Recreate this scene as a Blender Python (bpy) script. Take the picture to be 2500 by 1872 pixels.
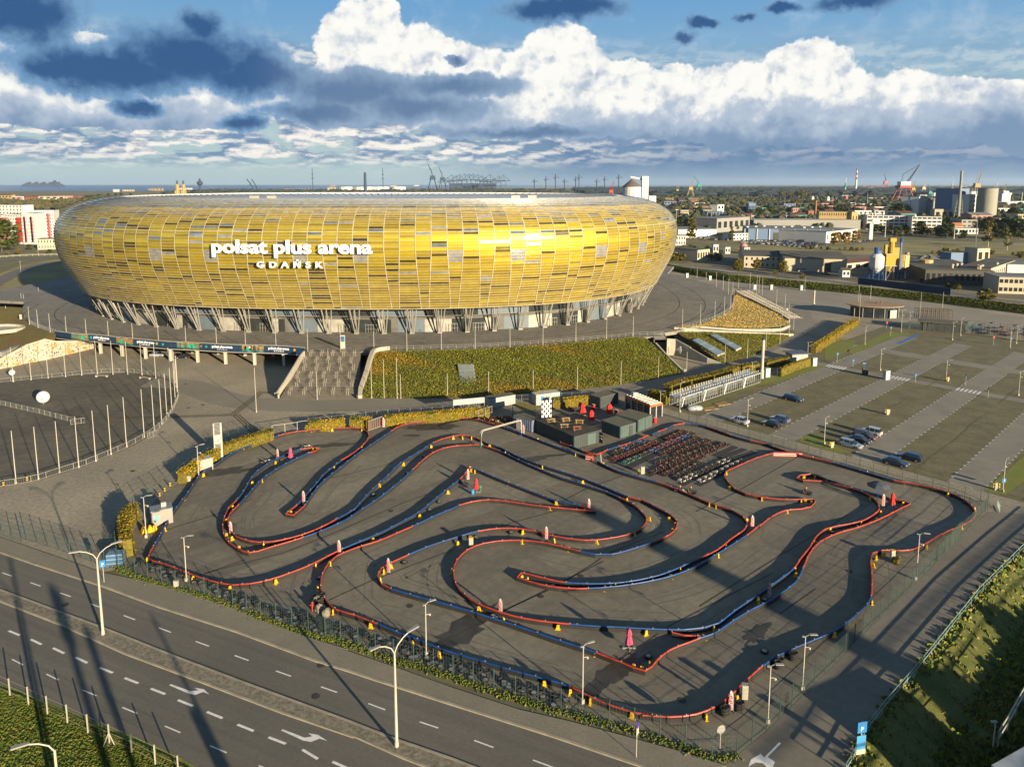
import bpy, bmesh, math, random
from math import sin, cos, pi, radians, sqrt, atan2, hypot
from mathutils import Vector, Matrix
D = bpy.data
for o in list(D.objects): D.objects.remove(o)
SC = bpy.context.scene
COL = SC.collection
# ---------------------------------------------------------------- camera (metres; x right, y forward)
cd = D.cameras.new('camera'); cam = D.objects.new('camera', cd); COL.objects.link(cam)
cam.location = (0, 0, 53); cam.rotation_euler = (radians(90 - 7.834), 0, 0)
cd.sensor_width = 36; cd.lens = 1759/2500*36; cd.shift_y = -0.0982
cd.clip_start = 1; cd.clip_end = 90000
SC.camera = cam
# ---------------------------------------------------------------- light
SUN_EL = radians(11.5); SUN_AZ = radians(180 - 38.5)      # azimuth from +y towards +x, behind the camera on the right
sd = D.lights.new('sun', 'SUN'); sun = D.objects.new('sun', sd); COL.objects.link(sun)
sd.energy = 5.0; sd.angle = radians(0.5); sd.color = (1.0, 0.84, 0.58)
_d = Vector((sin(SUN_AZ)*cos(SUN_EL), cos(SUN_AZ)*cos(SUN_EL), sin(SUN_EL)))
sun.rotation_euler = (-_d).to_track_quat('-Z', 'Y').to_euler()
SC.view_settings.view_transform = 'Standard'; SC.view_settings.look = 'None'
SC.view_settings.exposure = 1.5; SC.view_settings.gamma = 1
world = D.worlds.new('World'); SC.world = world; world.use_nodes = True
world.cycles.sampling_method = 'NONE'; SC.cycles.max_bounces = 4; SC.cycles.diffuse_bounces = 2; SC.cycles.caustics_reflective = False; SC.cycles.caustics_refractive = False
WT = world.node_tree; WT.nodes.clear()

def Q_(s, n=2):
    v = [float(q) for q in s.split()]; return [tuple(v[i:i+n]) for i in range(0, len(v), n)]
class NG:
    """tiny helper to write node maths"""
    def __init__(s, t): s.t = t
    def new(s, k, **kw):
        n = s.t.nodes.new(k)
        for a, b in kw.items(): setattr(n, a, b)
        return n
    def put(s, sock, v):
        if isinstance(v, bpy.types.NodeSocket): s.t.links.new(v, sock)
        elif v is not None: sock.default_value = v
    def m(s, op, a, b=None, c=None, clamp=False):
        n = s.new('ShaderNodeMath', operation=op, use_clamp=clamp)
        s.put(n.inputs[0], a)
        if b is not None: s.put(n.inputs[1], b)
        if c is not None: s.put(n.inputs[2], c)
        return n.outputs[0]
    def add(s, a, b): return s.m('ADD', a, b)
    def mul(s, a, b): return s.m('MULTIPLY', a, b)
    def step(s, v, lo, hi, a=0., b=1.):
        n = s.new('ShaderNodeMapRange', interpolation_type='SMOOTHSTEP')
        for i, q in enumerate((v, lo, hi, a, b)): s.put(n.inputs[i], q)
        return n.outputs[0]
    def lin(s, v, lo, hi, a=0., b=1.):
        n = s.new('ShaderNodeMapRange')
        for i, q in enumerate((v, lo, hi, a, b)): s.put(n.inputs[i], q)
        return n.outputs[0]
    def mix(s, f, a, b):
        n = s.new('ShaderNodeMix', data_type='RGBA')
        s.put(n.inputs[0], f)
        s.put(n.inputs[6], a if isinstance(a, bpy.types.NodeSocket) else (*a[:3], 1))
        s.put(n.inputs[7], b if isinstance(b, bpy.types.NodeSocket) else (*b[:3], 1))
        return n.outputs[2]
    def xyz(s, x, y, z):
        n = s.new('ShaderNodeCombineXYZ')
        for i, q in enumerate((x, y, z)): s.put(n.inputs[i], q)
        return n.outputs[0]
    def noise(s, vec, scale, detail=4, rough=.55, dist=0.):
        n = s.new('ShaderNodeTexNoise'); s.put(n.inputs['Vector'], vec)
        n.inputs['Scale'].default_value = scale; n.inputs['Detail'].default_value = detail
        n.inputs['Roughness'].default_value = rough; n.inputs['Distortion'].default_value = dist
        return n.outputs['Fac']
    def vor(s, vec, scale, detail=3, rough=.55, feat='SMOOTH_F1'):
        n = s.new('ShaderNodeTexVoronoi', feature=feat, normalize=True); s.put(n.inputs['Vector'], vec)
        n.inputs['Scale'].default_value = scale; n.inputs['Detail'].default_value = detail
        n.inputs['Roughness'].default_value = rough
        return n.outputs['Distance']

def build_world():
    g = NG(WT)
    tc = g.new('ShaderNodeTexCoord').outputs['Generated']
    sp = g.new('ShaderNodeSeparateXYZ'); g.put(sp.inputs[0], tc)
    x, y, z = sp.outputs
    az = g.m('ARCTAN2', x, y); el = g.m('ARCSINE', z)
    sky = g.new('ShaderNodeTexSky', sky_type='NISHITA', sun_disc=False)
    sky.sun_elevation = SUN_EL; sky.sun_rotation = SUN_AZ; sky.altitude = 50; sky.dust_density = .6; sky.ozone_density = 2.0; sky.air_density = 1.0
    skyc = sky.outputs[0]
    bg_sky = g.new('ShaderNodeBackground'); g.put(bg_sky.inputs[0], skyc); bg_sky.inputs[1].default_value = SKY_STRENGTH
    P = g.xyz(az, el, 0.)
    w1 = g.noise(P, 24, 6, .62); w2 = g.noise(g.xyz(az, g.add(el, 3.7), 1.3), 24, 6, .62)
    ax = g.add(az, g.mul(g.add(w1, -.5), .045)); ex = g.add(el, g.mul(g.add(w2, -.5), .036))
    PW = g.xyz(ax, ex, 0.)
    puff = g.vor(PW, 21, 3, .55)              # cauliflower billows
    puff2 = g.vor(g.xyz(g.add(ax, .007), g.add(ex, -.009), 0.), 21, 2, .55)
    fine = g.noise(P, 60, 6, .62)
    soft = g.noise(P, 13, 7, .6)
    def blobs(lst, kx=.0):
        cur = None
        for (a0, e0, ra, re) in lst:
            u = g.m('DIVIDE', g.add(ax, -a0), ra); v = g.m('DIVIDE', g.add(ex, -e0), re)
            d = g.m('SUBTRACT', 1., g.m('SQRT', g.add(g.mul(u, u), g.mul(v, v))))
            cur = d if cur is None else g.m('SMOOTH_MAX', cur, d, .22)
        return cur
    cumulus = blobs(CUM)
    cum = g.add(g.add(cumulus, g.mul(g.add(puff, -.35), -.85)), g.mul(g.add(fine, -.5), .28))
    cum_mask = g.step(cum, -.04, .07)
    # light on the cumulus: bright billows turned to the sun, blue-grey towards the flat base
    hgt = g.lin(g.add(el, g.mul(g.add(soft, -.5), .11)), .045, .115)
    rel = g.lin(g.m('SUBTRACT', puff2, puff), -.22, .20)
    lit = g.m('MULTIPLY', g.step(hgt, 0., 1.), g.lin(g.add(rel, g.mul(g.add(fine, -.5), .8)), .0, .75, .36, 1.14), clamp=True)
    cum_col = g.mix(g.step(lit, .5, 1.), g.mix(g.step(lit, 0., .55), (.19, .30, .47), (.46, .55, .67)), (1.0, .985, .93))
    dark = blobs(DRK)
    dk = g.add(g.add(dark, g.mul(g.add(soft, -.52), .9)), g.add(g.mul(g.add(puff, -.4), -.35), g.mul(g.add(fine, -.5), .5)))
    dk_mask = g.step(dk, -.04, .26)
    dk_col = g.mix(g.step(g.add(dk, g.mul(g.add(puff, -.4), .7)), .02, .62), (.19, .36, .58), (.035, .11, .27))
    dk_col = g.mix(g.m('MULTIPLY', g.step(az, -.36, -.22), g.step(el, .20, .15)), dk_col, g.mix(g.step(g.add(dk, g.mul(g.add(puff, -.4), .6)), .0, .8), (.30, .42, .58), (.13, .22, .38)))
    # low deck of stratocumulus, flattened towards the horizon
    lg = g.m('LOGARITHM', g.m('MAXIMUM', g.add(el, .035), .004), 2.718)
    dy_ = g.add(g.mul(el, 1.5), g.mul(lg, .12)); DP = g.xyz(ax, dy_, 0.); dn = g.noise(DP, 15., 7, .58); dn2 = g.noise(g.xyz(g.add(ax, .004), g.add(dy_, -.014), 0.), 15., 5, .58)
    dband = g.m('MULTIPLY', g.step(el, .014, .04), g.step(el, .20, .14))
    dleft = g.step(az, .30, -.10)
    deck = g.m('MULTIPLY', g.step(g.add(dn, g.mul(g.add(puff, -.4), -.16)), .405, .51), g.m('MULTIPLY', dband, g.lin(dleft, 0., 1., .25, 1.)))
    dcol = g.mix(g.step(g.add(g.m('SUBTRACT', dn2, dn), g.mul(g.add(fine, -.5), .05)), -.10, .075), (1.0, .95, .86), (.17, .29, .46))
    # blue rain shade under the cumulus bank on the right
    rain = g.m('MULTIPLY', g.m('MULTIPLY', g.step(az, -.16, .1), g.step(el, .13, .07)), g.lin(soft, .3, .6, .75, 1.))
    rain = g.m('MULTIPLY', rain, g.lin(el, 0., .03, .6, 1.))
    base = g.mix(g.step(el, .02, .25), (.47, .62, .62), (.155, .37, .64))
    base = g.mix(g.m('MULTIPLY', g.step(soft, .5, .75), .30), base, (.75, .82, .86))
    c = g.mix(rain, base, (.095, .20, .39))
    c = g.mix(deck, c, dcol)
    c = g.mix(cum_mask, c, cum_col)
    c = g.mix(dk_mask, c, dk_col)
    bg_c = g.new('ShaderNodeBackground'); g.put(bg_c.inputs[0], c); bg_c.inputs[1].default_value = 1/2**SC.view_settings.exposure
    # the band of clouds fades into the plain sky model overhead
    f = g.m('MULTIPLY', g.step(el, .75, .42), g.step(el, -.02, -.004))
    mx = g.new('ShaderNodeMixShader'); g.put(mx.inputs[0], f); g.put(mx.inputs[1], bg_sky.outputs[0]); g.put(mx.inputs[2], bg_c.outputs[0])
    out = g.new('ShaderNodeOutputWorld'); g.put(out.inputs[0], mx.outputs[0])
SKY_STRENGTH = .06
# cloud lumps: azimuth, elevation, half-widths (radians)
CUM = [(-0.1938,0.1712,0.0605,0.0605),(-0.1399,0.1495,0.0764,0.0573),(-0.0972,0.1325,0.0827,0.0573),(-0.2131,0.1243,0.0764,0.0382),(0.0677,0.1624,0.0509,0.0477),(0.0463,0.1210,0.0955,0.0573),(0.1210,0.1083,0.1018,0.0477),(-0.0287,0.1361,0.0573,0.0382),(0.1758,0.1252,0.0382,0.0255),(0.2067,0.0979,0.0764,0.0382),(0.2772,0.1079,0.0764,0.0382),(0.2173,0.1417,0.0191,0.0159),(0.3233,0.0978,0.1018,0.0509),(0.3769,0.1295,0.0573,0.0445),(0.4001,0.0950,0.0700,0.0477),(0.2784,0.0757,0.1400,0.0223),(0.4379,0.0741,0.0764,0.0286),(0.4914,0.0990,0.0573,0.0318),(0.5486,0.0880,0.0700,0.0318),(0.5938,0.0754,0.0700,0.0318),(0.6442,0.0679,0.0764,0.0382),(-0.0038,0.0970,0.1018,0.0318),(0.5132,0.0605,0.1273,0.0191),(-0.5033,0.0797,0.1400,0.0159),(-0.3738,0.1045,0.0955,0.0159),(-0.5808,0.0863,0.0764,0.0191),(-0.5489,0.1567,0.0700,0.0178),(0.7187,0.0777,0.1273,0.0445),(0.8163,0.0665,0.1591,0.0382),(-0.6852,0.0940,0.1273,0.0318),(-0.7871,0.0943,0.1909,0.0382)]
DRK = [(-0.4031,0.1553,0.1209,0.0477),(-0.3960,0.1879,0.0382,0.0286),(-0.4901,0.1334,0.1400,0.0382),(-0.3284,0.1346,0.1018,0.0350),(-0.5510,0.1289,0.0573,0.0191),(-0.5817,0.1850,0.0827,0.0395),(-0.2133,0.1185,0.1209,0.0318),(-0.1285,0.1022,0.1273,0.0255),(-0.2498,0.0911,0.0955,0.0191),(0.0640,0.2255,0.1082,0.0191),(0.2265,0.1881,0.0216,0.0095),(0.2516,0.2037,0.0255,0.0102),(0.2994,0.2064,0.0165,0.0076),(0.3444,0.2141,0.0293,0.0095),(0.4295,0.2137,0.0573,0.0140),(-0.0720,0.1623,0.0178,0.0076),(-0.0786,0.1298,0.1082,0.0191),(-0.3533,0.0767,0.0382,0.0140),(-0.4684,0.0893,0.0382,0.0127),(0.0277,0.0694,0.1591,0.0102)]
build_world()

# ---------------------------------------------------------------- helpers
R = random.Random(7)
def rgb(h):
    """sRGB hex to linear"""
    v = [int(h[i:i+2], 16)/255 for i in (0, 2, 4)]
    return tuple(c/12.92 if c <= .04045 else ((c+.055)/1.055)**2.4 for c in v)
MATS = {}
def mat(name, col, rough=.8, metal=0., var=.18, scale=.6, col2=None, bump=0., bscale=8., spec=.4, coat=0., fine=None, emit=None, thr=None, lanes=None, streak=None):
    """principled material whose colour wanders between col and col2 by noise; fine=(scale,amount) adds a small grain"""
    if name in MATS: return MATS[name]
    col = tuple(c*.8 for c in col)
    if col2: col2 = tuple(c*.8 for c in col2)
    m = D.materials.new(name); m.use_nodes = True; t = m.node_tree; g = NG(t)
    b = t.nodes['Principled BSDF']
    b.inputs['Roughness'].default_value = rough; b.inputs['Metallic'].default_value = metal
    b.inputs['Specular IOR Level'].default_value = spec
    if coat: b.inputs['Coat Weight'].default_value = coat; b.inputs['Coat Roughness'].default_value = .08
    tc = g.new('ShaderNodeTexCoord').outputs['Object']
    c2 = col2 or tuple(min(1, c*(1-var)) for c in col)
    c1 = col if col2 else tuple(min(1, c*(1+var)) for c in col)
    n = g.noise(tc, scale, 5, .6)
    lo, hi = thr or (.35, .65)
    c = g.mix(g.lin(n, lo, hi), c1, c2)
    def sc_(c, k):
        vm = g.new('ShaderNodeVectorMath', operation='SCALE'); g.put(vm.inputs[0], c); g.put(vm.inputs[3], k); return vm.outputs[0]
    def rot_(a, sx, sy):
        mp = g.new('ShaderNodeMapping'); mp.inputs['Rotation'].default_value = (0, 0, -a); g.put(mp.inputs[0], tc)
        m2 = g.new('ShaderNodeVectorMath', operation='MULTIPLY'); g.put(m2.inputs[0], mp.outputs[0]); m2.inputs[1].default_value = (sx, sy, 1); return m2.outputs[0]
    if lanes:
        bk = g.new('ShaderNodeTexBrick'); g.put(bk.inputs['Vector'], rot_(lanes[0], 1, 1)); bk.inputs['Scale'].default_value = 1; bk.inputs['Brick Width'].default_value = lanes[1]*5.3; bk.inputs['Row Height'].default_value = lanes[1]
        bk.inputs['Color1'].default_value = (.86,)*3+(1,); bk.inputs['Color2'].default_value = (1.13,)*3+(1,); bk.inputs['Mortar'].default_value = (.7,)*3+(1,); bk.inputs['Mortar Size'].default_value = .05; bk.inputs['Mortar Smooth'].default_value = .6
        sp_ = g.new('ShaderNodeSeparateColor'); g.put(sp_.inputs[0], bk.outputs[0]); c = sc_(c, sp_.outputs[0])
    if streak: c = sc_(c, g.lin(g.noise(rot_(streak[0], .02, streak[1]), 1, 4, .6), .3, .7, 1-streak[2], 1+streak[2]))
    if fine:
        fn = g.noise(tc, fine[0], 3, .6)
        k = g.lin(fn, .3, .7, 1-fine[1], 1+fine[1])
        vm = g.new('ShaderNodeVectorMath', operation='SCALE'); g.put(vm.inputs[0], c); g.put(vm.inputs[3], k); c = vm.outputs[0]
    g.put(b.inputs['Base Color'], c)
    if bump:
        bn = g.new('ShaderNodeBump'); bn.inputs['Strength'].default_value = bump; bn.inputs['Distance'].default_value = .05
        g.put(bn.inputs['Height'], g.noise(tc, bscale, 4, .6)); g.put(b.inputs['Normal'], bn.outputs[0])
    if emit: b.inputs['Emission Color'].default_value = (*emit, 1); b.inputs['Emission Strength'].default_value = 1
    MATS[name] = m
    return m

class MB:
    """collects boxes, prisms, tubes, lathes; build() links them as ONE mesh object"""
    def __init__(s): s.v = []; s.f = []; s.mi = []; s.k = 0
    def mt(s, k): s.k = k; return s
    def add(s, vs, fs):
        n = len(s.v); s.v += [tuple(p) for p in vs]
        for f in fs: s.f.append(tuple(i+n for i in f)); s.mi.append(s.k)
        return s
    def box(s, x, y, z, sx, sy, sz, rz=0., tilt=0.):
        """centre x,y; bottom z; sizes; rotated about z"""
        c, q = cos(rz), sin(rz); vs = []
        for dz in (0, sz):
            for dx, dy in ((-1, -1), (1, -1), (1, 1), (-1, 1)):
                a, b = dx*sx/2, dy*sy/2
                vs.append((x+a*c-b*q, y+a*q+b*c, z+dz+tilt*dx))
        return s.add(vs, [(3, 2, 1, 0), (4, 5, 6, 7), (0, 1, 5, 4), (1, 2, 6, 5), (2, 3, 7, 6), (3, 0, 4, 7)])
    def prism(s, poly, z0, z1, cap=True, bottom=True):
        """poly ccw or cw list of xy; z0,z1 numbers or lists"""
        n = len(poly)
        A = sum(poly[i][0]*poly[(i+1) % n][1]-poly[(i+1) % n][0]*poly[i][1] for i in range(n))
        if A < 0:
            poly = poly[::-1]
            if isinstance(z0, (list, tuple)): z0 = z0[::-1]
            if isinstance(z1, (list, tuple)): z1 = z1[::-1]
        Z0 = z0 if isinstance(z0, (list, tuple)) else [z0]*n
        Z1 = z1 if isinstance(z1, (list, tuple)) else [z1]*n
        vs = [(p[0], p[1], Z0[i]) for i, p in enumerate(poly)]+[(p[0], p[1], Z1[i]) for i, p in enumerate(poly)]
        fs = [(i, (i+1) % n, n+(i+1) % n, n+i) for i in range(n)]
        if cap: fs.append(tuple(range(n, 2*n)))
        if bottom: fs.append(tuple(range(n-1, -1, -1)))
        return s.add(vs, fs)
    def sheet(s, poly, z):
        n = len(poly)
        A = sum(poly[i][0]*poly[(i+1) % n][1]-poly[(i+1) % n][0]*poly[i][1] for i in range(n))
        if A < 0: poly = poly[::-1]
        return s.add([(p[0], p[1], z) for p in poly], [tuple(range(n))])
    def ribbon(s, pts, w, z=0., thick=0.):
        """flat strip of width w along pts"""
        L = offs(pts, w/2); Rr = offs(pts, -w/2); n = len(pts)
        for i in range(n-1):
            q = [L[i], Rr[i], Rr[i+1], L[i+1]]
            if thick: s.prism(q, z, z+thick, bottom=False)
            else: s.add([(a[0], a[1], z) for a in q], [(0, 1, 2, 3)])
        return s
    def wall(s, pts, w, z0, z1):
        """wall along pts of thickness w; z0,z1 may be lists"""
        n = len(pts); L = offs(pts, w/2); Rr = offs(pts, -w/2)
        Z0 = z0 if isinstance(z0, (list, tuple)) else [z0]*n
        Z1 = z1 if isinstance(z1, (list, tuple)) else [z1]*n
        vs = []
        for i in range(n): vs += [(*L[i], Z0[i]), (*Rr[i], Z0[i]), (*Rr[i], Z1[i]), (*L[i], Z1[i])]
        fs = [(0, 1, 2, 3), (4*n-1, 4*n-2, 4*n-3, 4*n-4)]
        for i in range(n-1):
            a = 4*i; b = a+4
            for k in range(4):
                k2 = (k+1) % 4
                fs.append((a+k2, a+k, b+k, b+k2))
        return s.add(vs, fs)
    def tube(s, path, r, n=6, r2=None, cap=True):
        path = [Vector(p) for p in path]; m = len(path); vs = []; up = Vector((0, 0, 1))
        for i, p in enumerate(path):
            d = (path[min(i+1, m-1)]-path[max(i-1, 0)]).normalized()
            u = d.cross(up)
            if u.length < .05: u = d.cross(Vector((1, 0, 0)))
            u.normalize(); w = u.cross(d)
            rr = r if r2 is None else r+(r2-r)*i/(m-1)
            for k in range(n):
                a = 2*pi*k/n; vs.append(p+u*cos(a)*rr+w*sin(a)*rr)
        fs = [(i*n+k, i*n+(k+1) % n, (i+1)*n+(k+1) % n, (i+1)*n+k) for i in range(m-1) for k in range(n)]
        if cap: fs += [tuple(range(n-1, -1, -1)), tuple(range((m-1)*n, m*n))]
        return s.add(vs, fs)
    def cyl(s, x, y, z0, z1, r, n=8, r2=None): return s.tube([(x, y, z0), (x, y, z1)], r, n, r2)
    def lathe(s, x, y, prof, n=12):
        """prof = [(r,z)...]"""
        vs = [(x+r*cos(2*pi*k/n), y+r*sin(2*pi*k/n), z) for r, z in prof for k in range(n)]
        m = len(prof)
        fs = [(i*n+k, i*n+(k+1) % n, (i+1)*n+(k+1) % n, (i+1)*n+k) for i in range(m-1) for k in range(n)]
        if prof[0][0] > .001: fs.append(tuple(range(n-1, -1, -1)))
        if prof[-1][0] > .001: fs.append(tuple(range((m-1)*n, m*n)))
        return s.add(vs, fs)
    def ball(s, x, y, z, r, n=12, m=8, sz=1.):
        return s.lathe(x, y, [(r*sin(pi*i/m)+1e-4, z-r*cos(pi*i/m)*sz) for i in range(m+1)], n)
    def quad(s, a, b, c, d): return s.add([a, b, c, d], [(0, 1, 2, 3)])
    def tf(s, M, start=0):
        s.v[start:] = [tuple(M @ Vector(p)) for p in s.v[start:]]; return s
    def build(s, name, mats, parent=None, smooth=False):
        me = D.meshes.new(name); me.from_pydata(s.v, [], s.f)
        mats = mats if isinstance(mats, (list, tuple)) else [mats]
        for m in mats: me.materials.append(m)
        if len(mats) > 1: me.polygons.foreach_set('material_index', s.mi)
        if smooth: me.polygons.foreach_set('use_smooth', [True]*len(me.polygons))
        me.validate(); me.update()
        o = D.objects.new(name, me); COL.objects.link(o)
        if parent: o.parent = parent
        return o
def offs(pts, d):
    out = []; n = len(pts)
    closed = n > 2 and hypot(pts[0][0]-pts[-1][0], pts[0][1]-pts[-1][1]) < 1e-6
    for i in range(n):
        a = pts[i-1] if i else (pts[-2] if closed else pts[0]); b = pts[i]; c = pts[i+1] if i < n-1 else (pts[1] if closed else pts[-1])
        d1 = (b[0]-a[0], b[1]-a[1]); d2 = (c[0]-b[0], c[1]-b[1])
        l1 = hypot(*d1) or 1e-9; l2 = hypot(*d2) or 1e-9
        if hypot(*d1) < 1e-9: d1, l1 = d2, l2
        if hypot(*d2) < 1e-9: d2, l2 = d1, l1
        n1 = (-d1[1]/l1, d1[0]/l1); n2 = (-d2[1]/l2, d2[0]/l2)
        m = (n1[0]+n2[0], n1[1]+n2[1]); L = hypot(*m) or 1e-9; m = (m[0]/L, m[1]/L)
        k = max(.35, m[0]*n1[0]+m[1]*n1[1])
        out.append((b[0]+m[0]*d/k, b[1]+m[1]*d/k))
    return out
def spline(pts, step=1.0, closed=False):
    """catmull-rom through pts, resampled"""
    n = len(pts); out = []
    for i in range(n if closed else n-1):
        p = [pts[(i+k) % n] if closed else pts[min(max(i+k, 0), n-1)] for k in (-1, 0, 1, 2)]
        L = hypot(p[2][0]-p[1][0], p[2][1]-p[1][1]); m = max(1, int(L/step))
        for j in range(m):
            t = j/m; out.append(tuple(.5*(2*p[1][c]+(p[2][c]-p[0][c])*t+(2*p[0][c]-5*p[1][c]+4*p[2][c]-p[3][c])*t*t+(3*p[1][c]-p[0][c]-3*p[2][c]+p[3][c])*t**3) for c in range(len(p[1]))))
    out.append(pts[0] if closed else pts[-1])
    return out
def resample(pts, step):
    """points every step metres along a polyline, with headings"""
    out = []; acc = 0.
    for i in range(len(pts)-1):
        a, b = pts[i], pts[i+1]; L = hypot(b[0]-a[0], b[1]-a[1]); h = atan2(b[1]-a[1], b[0]-a[0])
        while acc <= L:
            t = acc/L if L else 0; out.append((a[0]+(b[0]-a[0])*t, a[1]+(b[1]-a[1])*t, h)); acc += step
        acc -= L
    return out
_o1 = 'first second third fourth fifth sixth seventh eighth ninth tenth eleventh twelfth thirteenth fourteenth fifteenth sixteenth seventeenth eighteenth nineteenth'.split(); _o2 = 'twenty thirty forty fifty sixty seventy eighty ninety'.split()
def ORD(i):
    n = i+1
    if n < 20: return _o1[n-1]
    a, b = divmod(n, 10); a = min(a, 9); return _o2[a-2]+'-'+_o1[b-1] if b else _o2[a-2][:-1]+'ieth'
def plen(p): return sum(hypot(p[i+1][0]-p[i][0], p[i+1][1]-p[i][1]) for i in range(len(p)-1))
def tag(o, label=None, cat=None, group=None, kind=None):
    if label: o['label'] = label
    if cat: o['category'] = cat
    if group: o['group'] = group
    if kind: o['kind'] = kind
    return o
def thing(name, label, cat, loc=(0, 0, 0), rz=0., group=None):
    o = D.objects.new(name, None); COL.objects.link(o); o.empty_display_size = .3
    o.location = loc if len(loc) == 3 else (*loc, 0); o.rotation_euler = (0, 0, rz)
    return tag(o, label, cat, group)
KIDS = {}
def copy_tree(src, loc=None, rz=None, label=None, group=None, scale=None, swap=None):
    """copy a thing with its parts and their parts; swap = {material name: material} recolours shared meshes per object"""
    def rec(o, parent):
        c = o.copy(); COL.objects.link(c)
        if parent: c.parent = parent
        if swap and o.type == 'MESH':
            for i, sl in enumerate(c.material_slots):
                if sl.material and sl.material.name in swap:
                    sl.link = 'OBJECT'; sl.material = swap[sl.material.name]
        for ch in [q for q in o.children]: rec(ch, c)
        return c
    r = rec(src, None)
    if loc is not None: r.location = loc if len(loc) == 3 else (*loc, 0)
    if rz is not None: r.rotation_euler = (0, 0, rz)
    if scale: r.scale = scale
    if label: r['label'] = label
    if group: r['group'] = group
    return r
def scatter(proto, spots, label=None):
    """first spot moves the prototype, the rest are copies"""
    out = []
    for i, s in enumerate(spots):
        loc = (s[0], s[1], s[3] if len(s) > 3 else 0); rz = s[2] if len(s) > 2 else 0.
        if i == 0: proto.location = loc; proto.rotation_euler = (0, 0, rz); o = proto
        else: o = copy_tree(proto, loc, rz)
        out.append(o)
    return out
def struct(name, mb, m, z=None):
    return tag(mb.build(name, m), kind='structure')

M_red = mat('red_plastic', (.36, .040, .018), .5, var=.25, scale=.9)
M_blue = mat('blue_plastic', (.008, .055, .20), .5, var=.25, scale=.9)
M_rub = mat('black_rubber', (.018, .017, .016), .8)
M_yel = mat('yellow_plastic', (.70, .40, .01), .5, var=.1)
M_blk = mat('black_steel', (.025, .025, .025), .6)
M_galv = mat('galvanised', (.30, .29, .26), .5, .2, var=.08)
M_pole = mat('pole_white', (.42, .39, .32), .5, var=.06)
M_green = mat('green_fence', (.035, .085, .065), .5)

# ---------------------------------------------------------------- materials of the setting
_a, _b = Q_("-54.35 89.19 -22.07 74.1"); STREET = atan2(_b[1]-_a[1], _b[0]-_a[0])
M_ground = mat('open_ground', (.10, .10, .04), .95, var=.3, scale=.006, col2=(.22, .17, .07), fine=(.15, .35))
M_asph = mat('track_asphalt', (0.207, 0.179, 0.129), .85, scale=.035, col2=(0.140, 0.121, 0.090), fine=(.8, .16), bump=.25, bscale=3, lanes=(radians(43.5), 5.2), streak=(radians(43.5), .35, .12))
M_road = mat('road_asphalt', (0.145, 0.130, 0.103), .85, streak=(STREET, 1.1, .13), scale=.05, col2=(0.114, 0.103, 0.083), fine=(2.5, .10))
M_walk = mat('pavement_slabs', (0.227, 0.196, 0.142), .9, scale=.2, col2=(0.193, 0.168, 0.123), fine=(6, .18))
M_cobble = mat('cobble', (0.268, 0.230, 0.162), .9, scale=2.2, col2=(0.134, 0.115, 0.081), fine=(7, .35))
M_kerb = mat('kerb_stone', (.30, .26, .19), .85)
M_paint = mat('road_paint', (.72, .70, .66), .7, var=.12, scale=3)
M_grass = mat('grass', (.065, .085, .012), .95, scale=.5, col2=(.13, .12, .025), fine=(5, .35), bump=.6, bscale=6)
M_grassb = mat('bright_grass', (.13, .18, .016), .95, scale=.4, col2=(.19, .17, .03), fine=(4, .35), bump=.6, bscale=5)
M_dry = mat('dry_grass', (.22, .16, .055), .95, scale=.35, col2=(.09, .085, .02), fine=(4, .4), bump=.8, bscale=4)
M_field = mat('field_grass', (.30, .23, .08), .95, scale=.03, col2=(.16, .15, .045), fine=(.8, .3))
M_park = mat('turf_grid_paving', (0.169, 0.146, 0.071), .95, scale=.25, col2=(0.113, 0.099, 0.050), fine=(1.5, .2))
M_aisle = mat('block_paving', (0.246, 0.218, 0.173), .9, scale=.15, col2=(0.195, 0.174, 0.140), fine=(3, .16))
M_plaza = mat('plaza_setts', (0.329, 0.280, 0.198), .9, scale=.05, col2=(0.227, 0.196, 0.142), fine=(1.6, .25))
M_plaza2 = mat('plaza_smooth', (0.234, 0.207, 0.163), .85, scale=.08, col2=(0.195, 0.174, 0.140), fine=(3, .08))
M_podium = mat('podium_paving', (0.224, 0.202, 0.163), .8, scale=.08, col2=(0.162, 0.146, 0.123), fine=(.9, .25))
M_conc = mat('concrete', (.40, .36, .30), .85, scale=.8, var=.12)
M_darkc = mat('brown_strip', (.07, .055, .03), .9)
M_water = mat('sea_water', (.02, .07, .16), .25, var=.1, scale=.002)
M_oval = mat('oval_asphalt', (0.128, 0.110, 0.078), .85, scale=.06, col2=(0.084, 0.073, 0.054), fine=(.6, .25))
M_dirt = mat('yard_dirt', (.20, .16, .10), .95, scale=.03, col2=(.09, .08, .05), fine=(.5, .35))

def subdiv_region(poly, z):  # plain sheet
    mb = MB(); mb.sheet(poly, z); return mb
# ground to the horizon (one sheet), the sea beyond it on the left
up_ = spline(Q_("29.2 56.68 31.66 60.17 34.41 63.35 37.86 66.57 44.91 72.77 60.67 87.16 75.78 99.66 95.82 115.97"), 2.0)
dit_out = offs(up_, -16)
from mathutils.geometry import tessellate_polygon
outer = [(-30000, -1500), (30000, -1500), (30000, 30000), (-30000, 30000)]; hole = up_ + dit_out[::-1]
tri = tessellate_polygon([[Vector((*p, 0)) for p in outer], [Vector((*p, 0)) for p in hole]])
allp = [(*p, 0) for p in outer+hole]
g0 = MB(); g0.add(allp, [tuple(t) for t in tri])
struct('ground', g0, M_ground)
sea = MB(); sea.sheet([(-9000, 5200), (-1450, 5000), (-700, 6500), (-300, 7800), (900, 9000), (6000, 20000), (9000, 30000), (-30000, 30000), (-30000, 5200)], .6)
struct('sea', sea, M_water)
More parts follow.
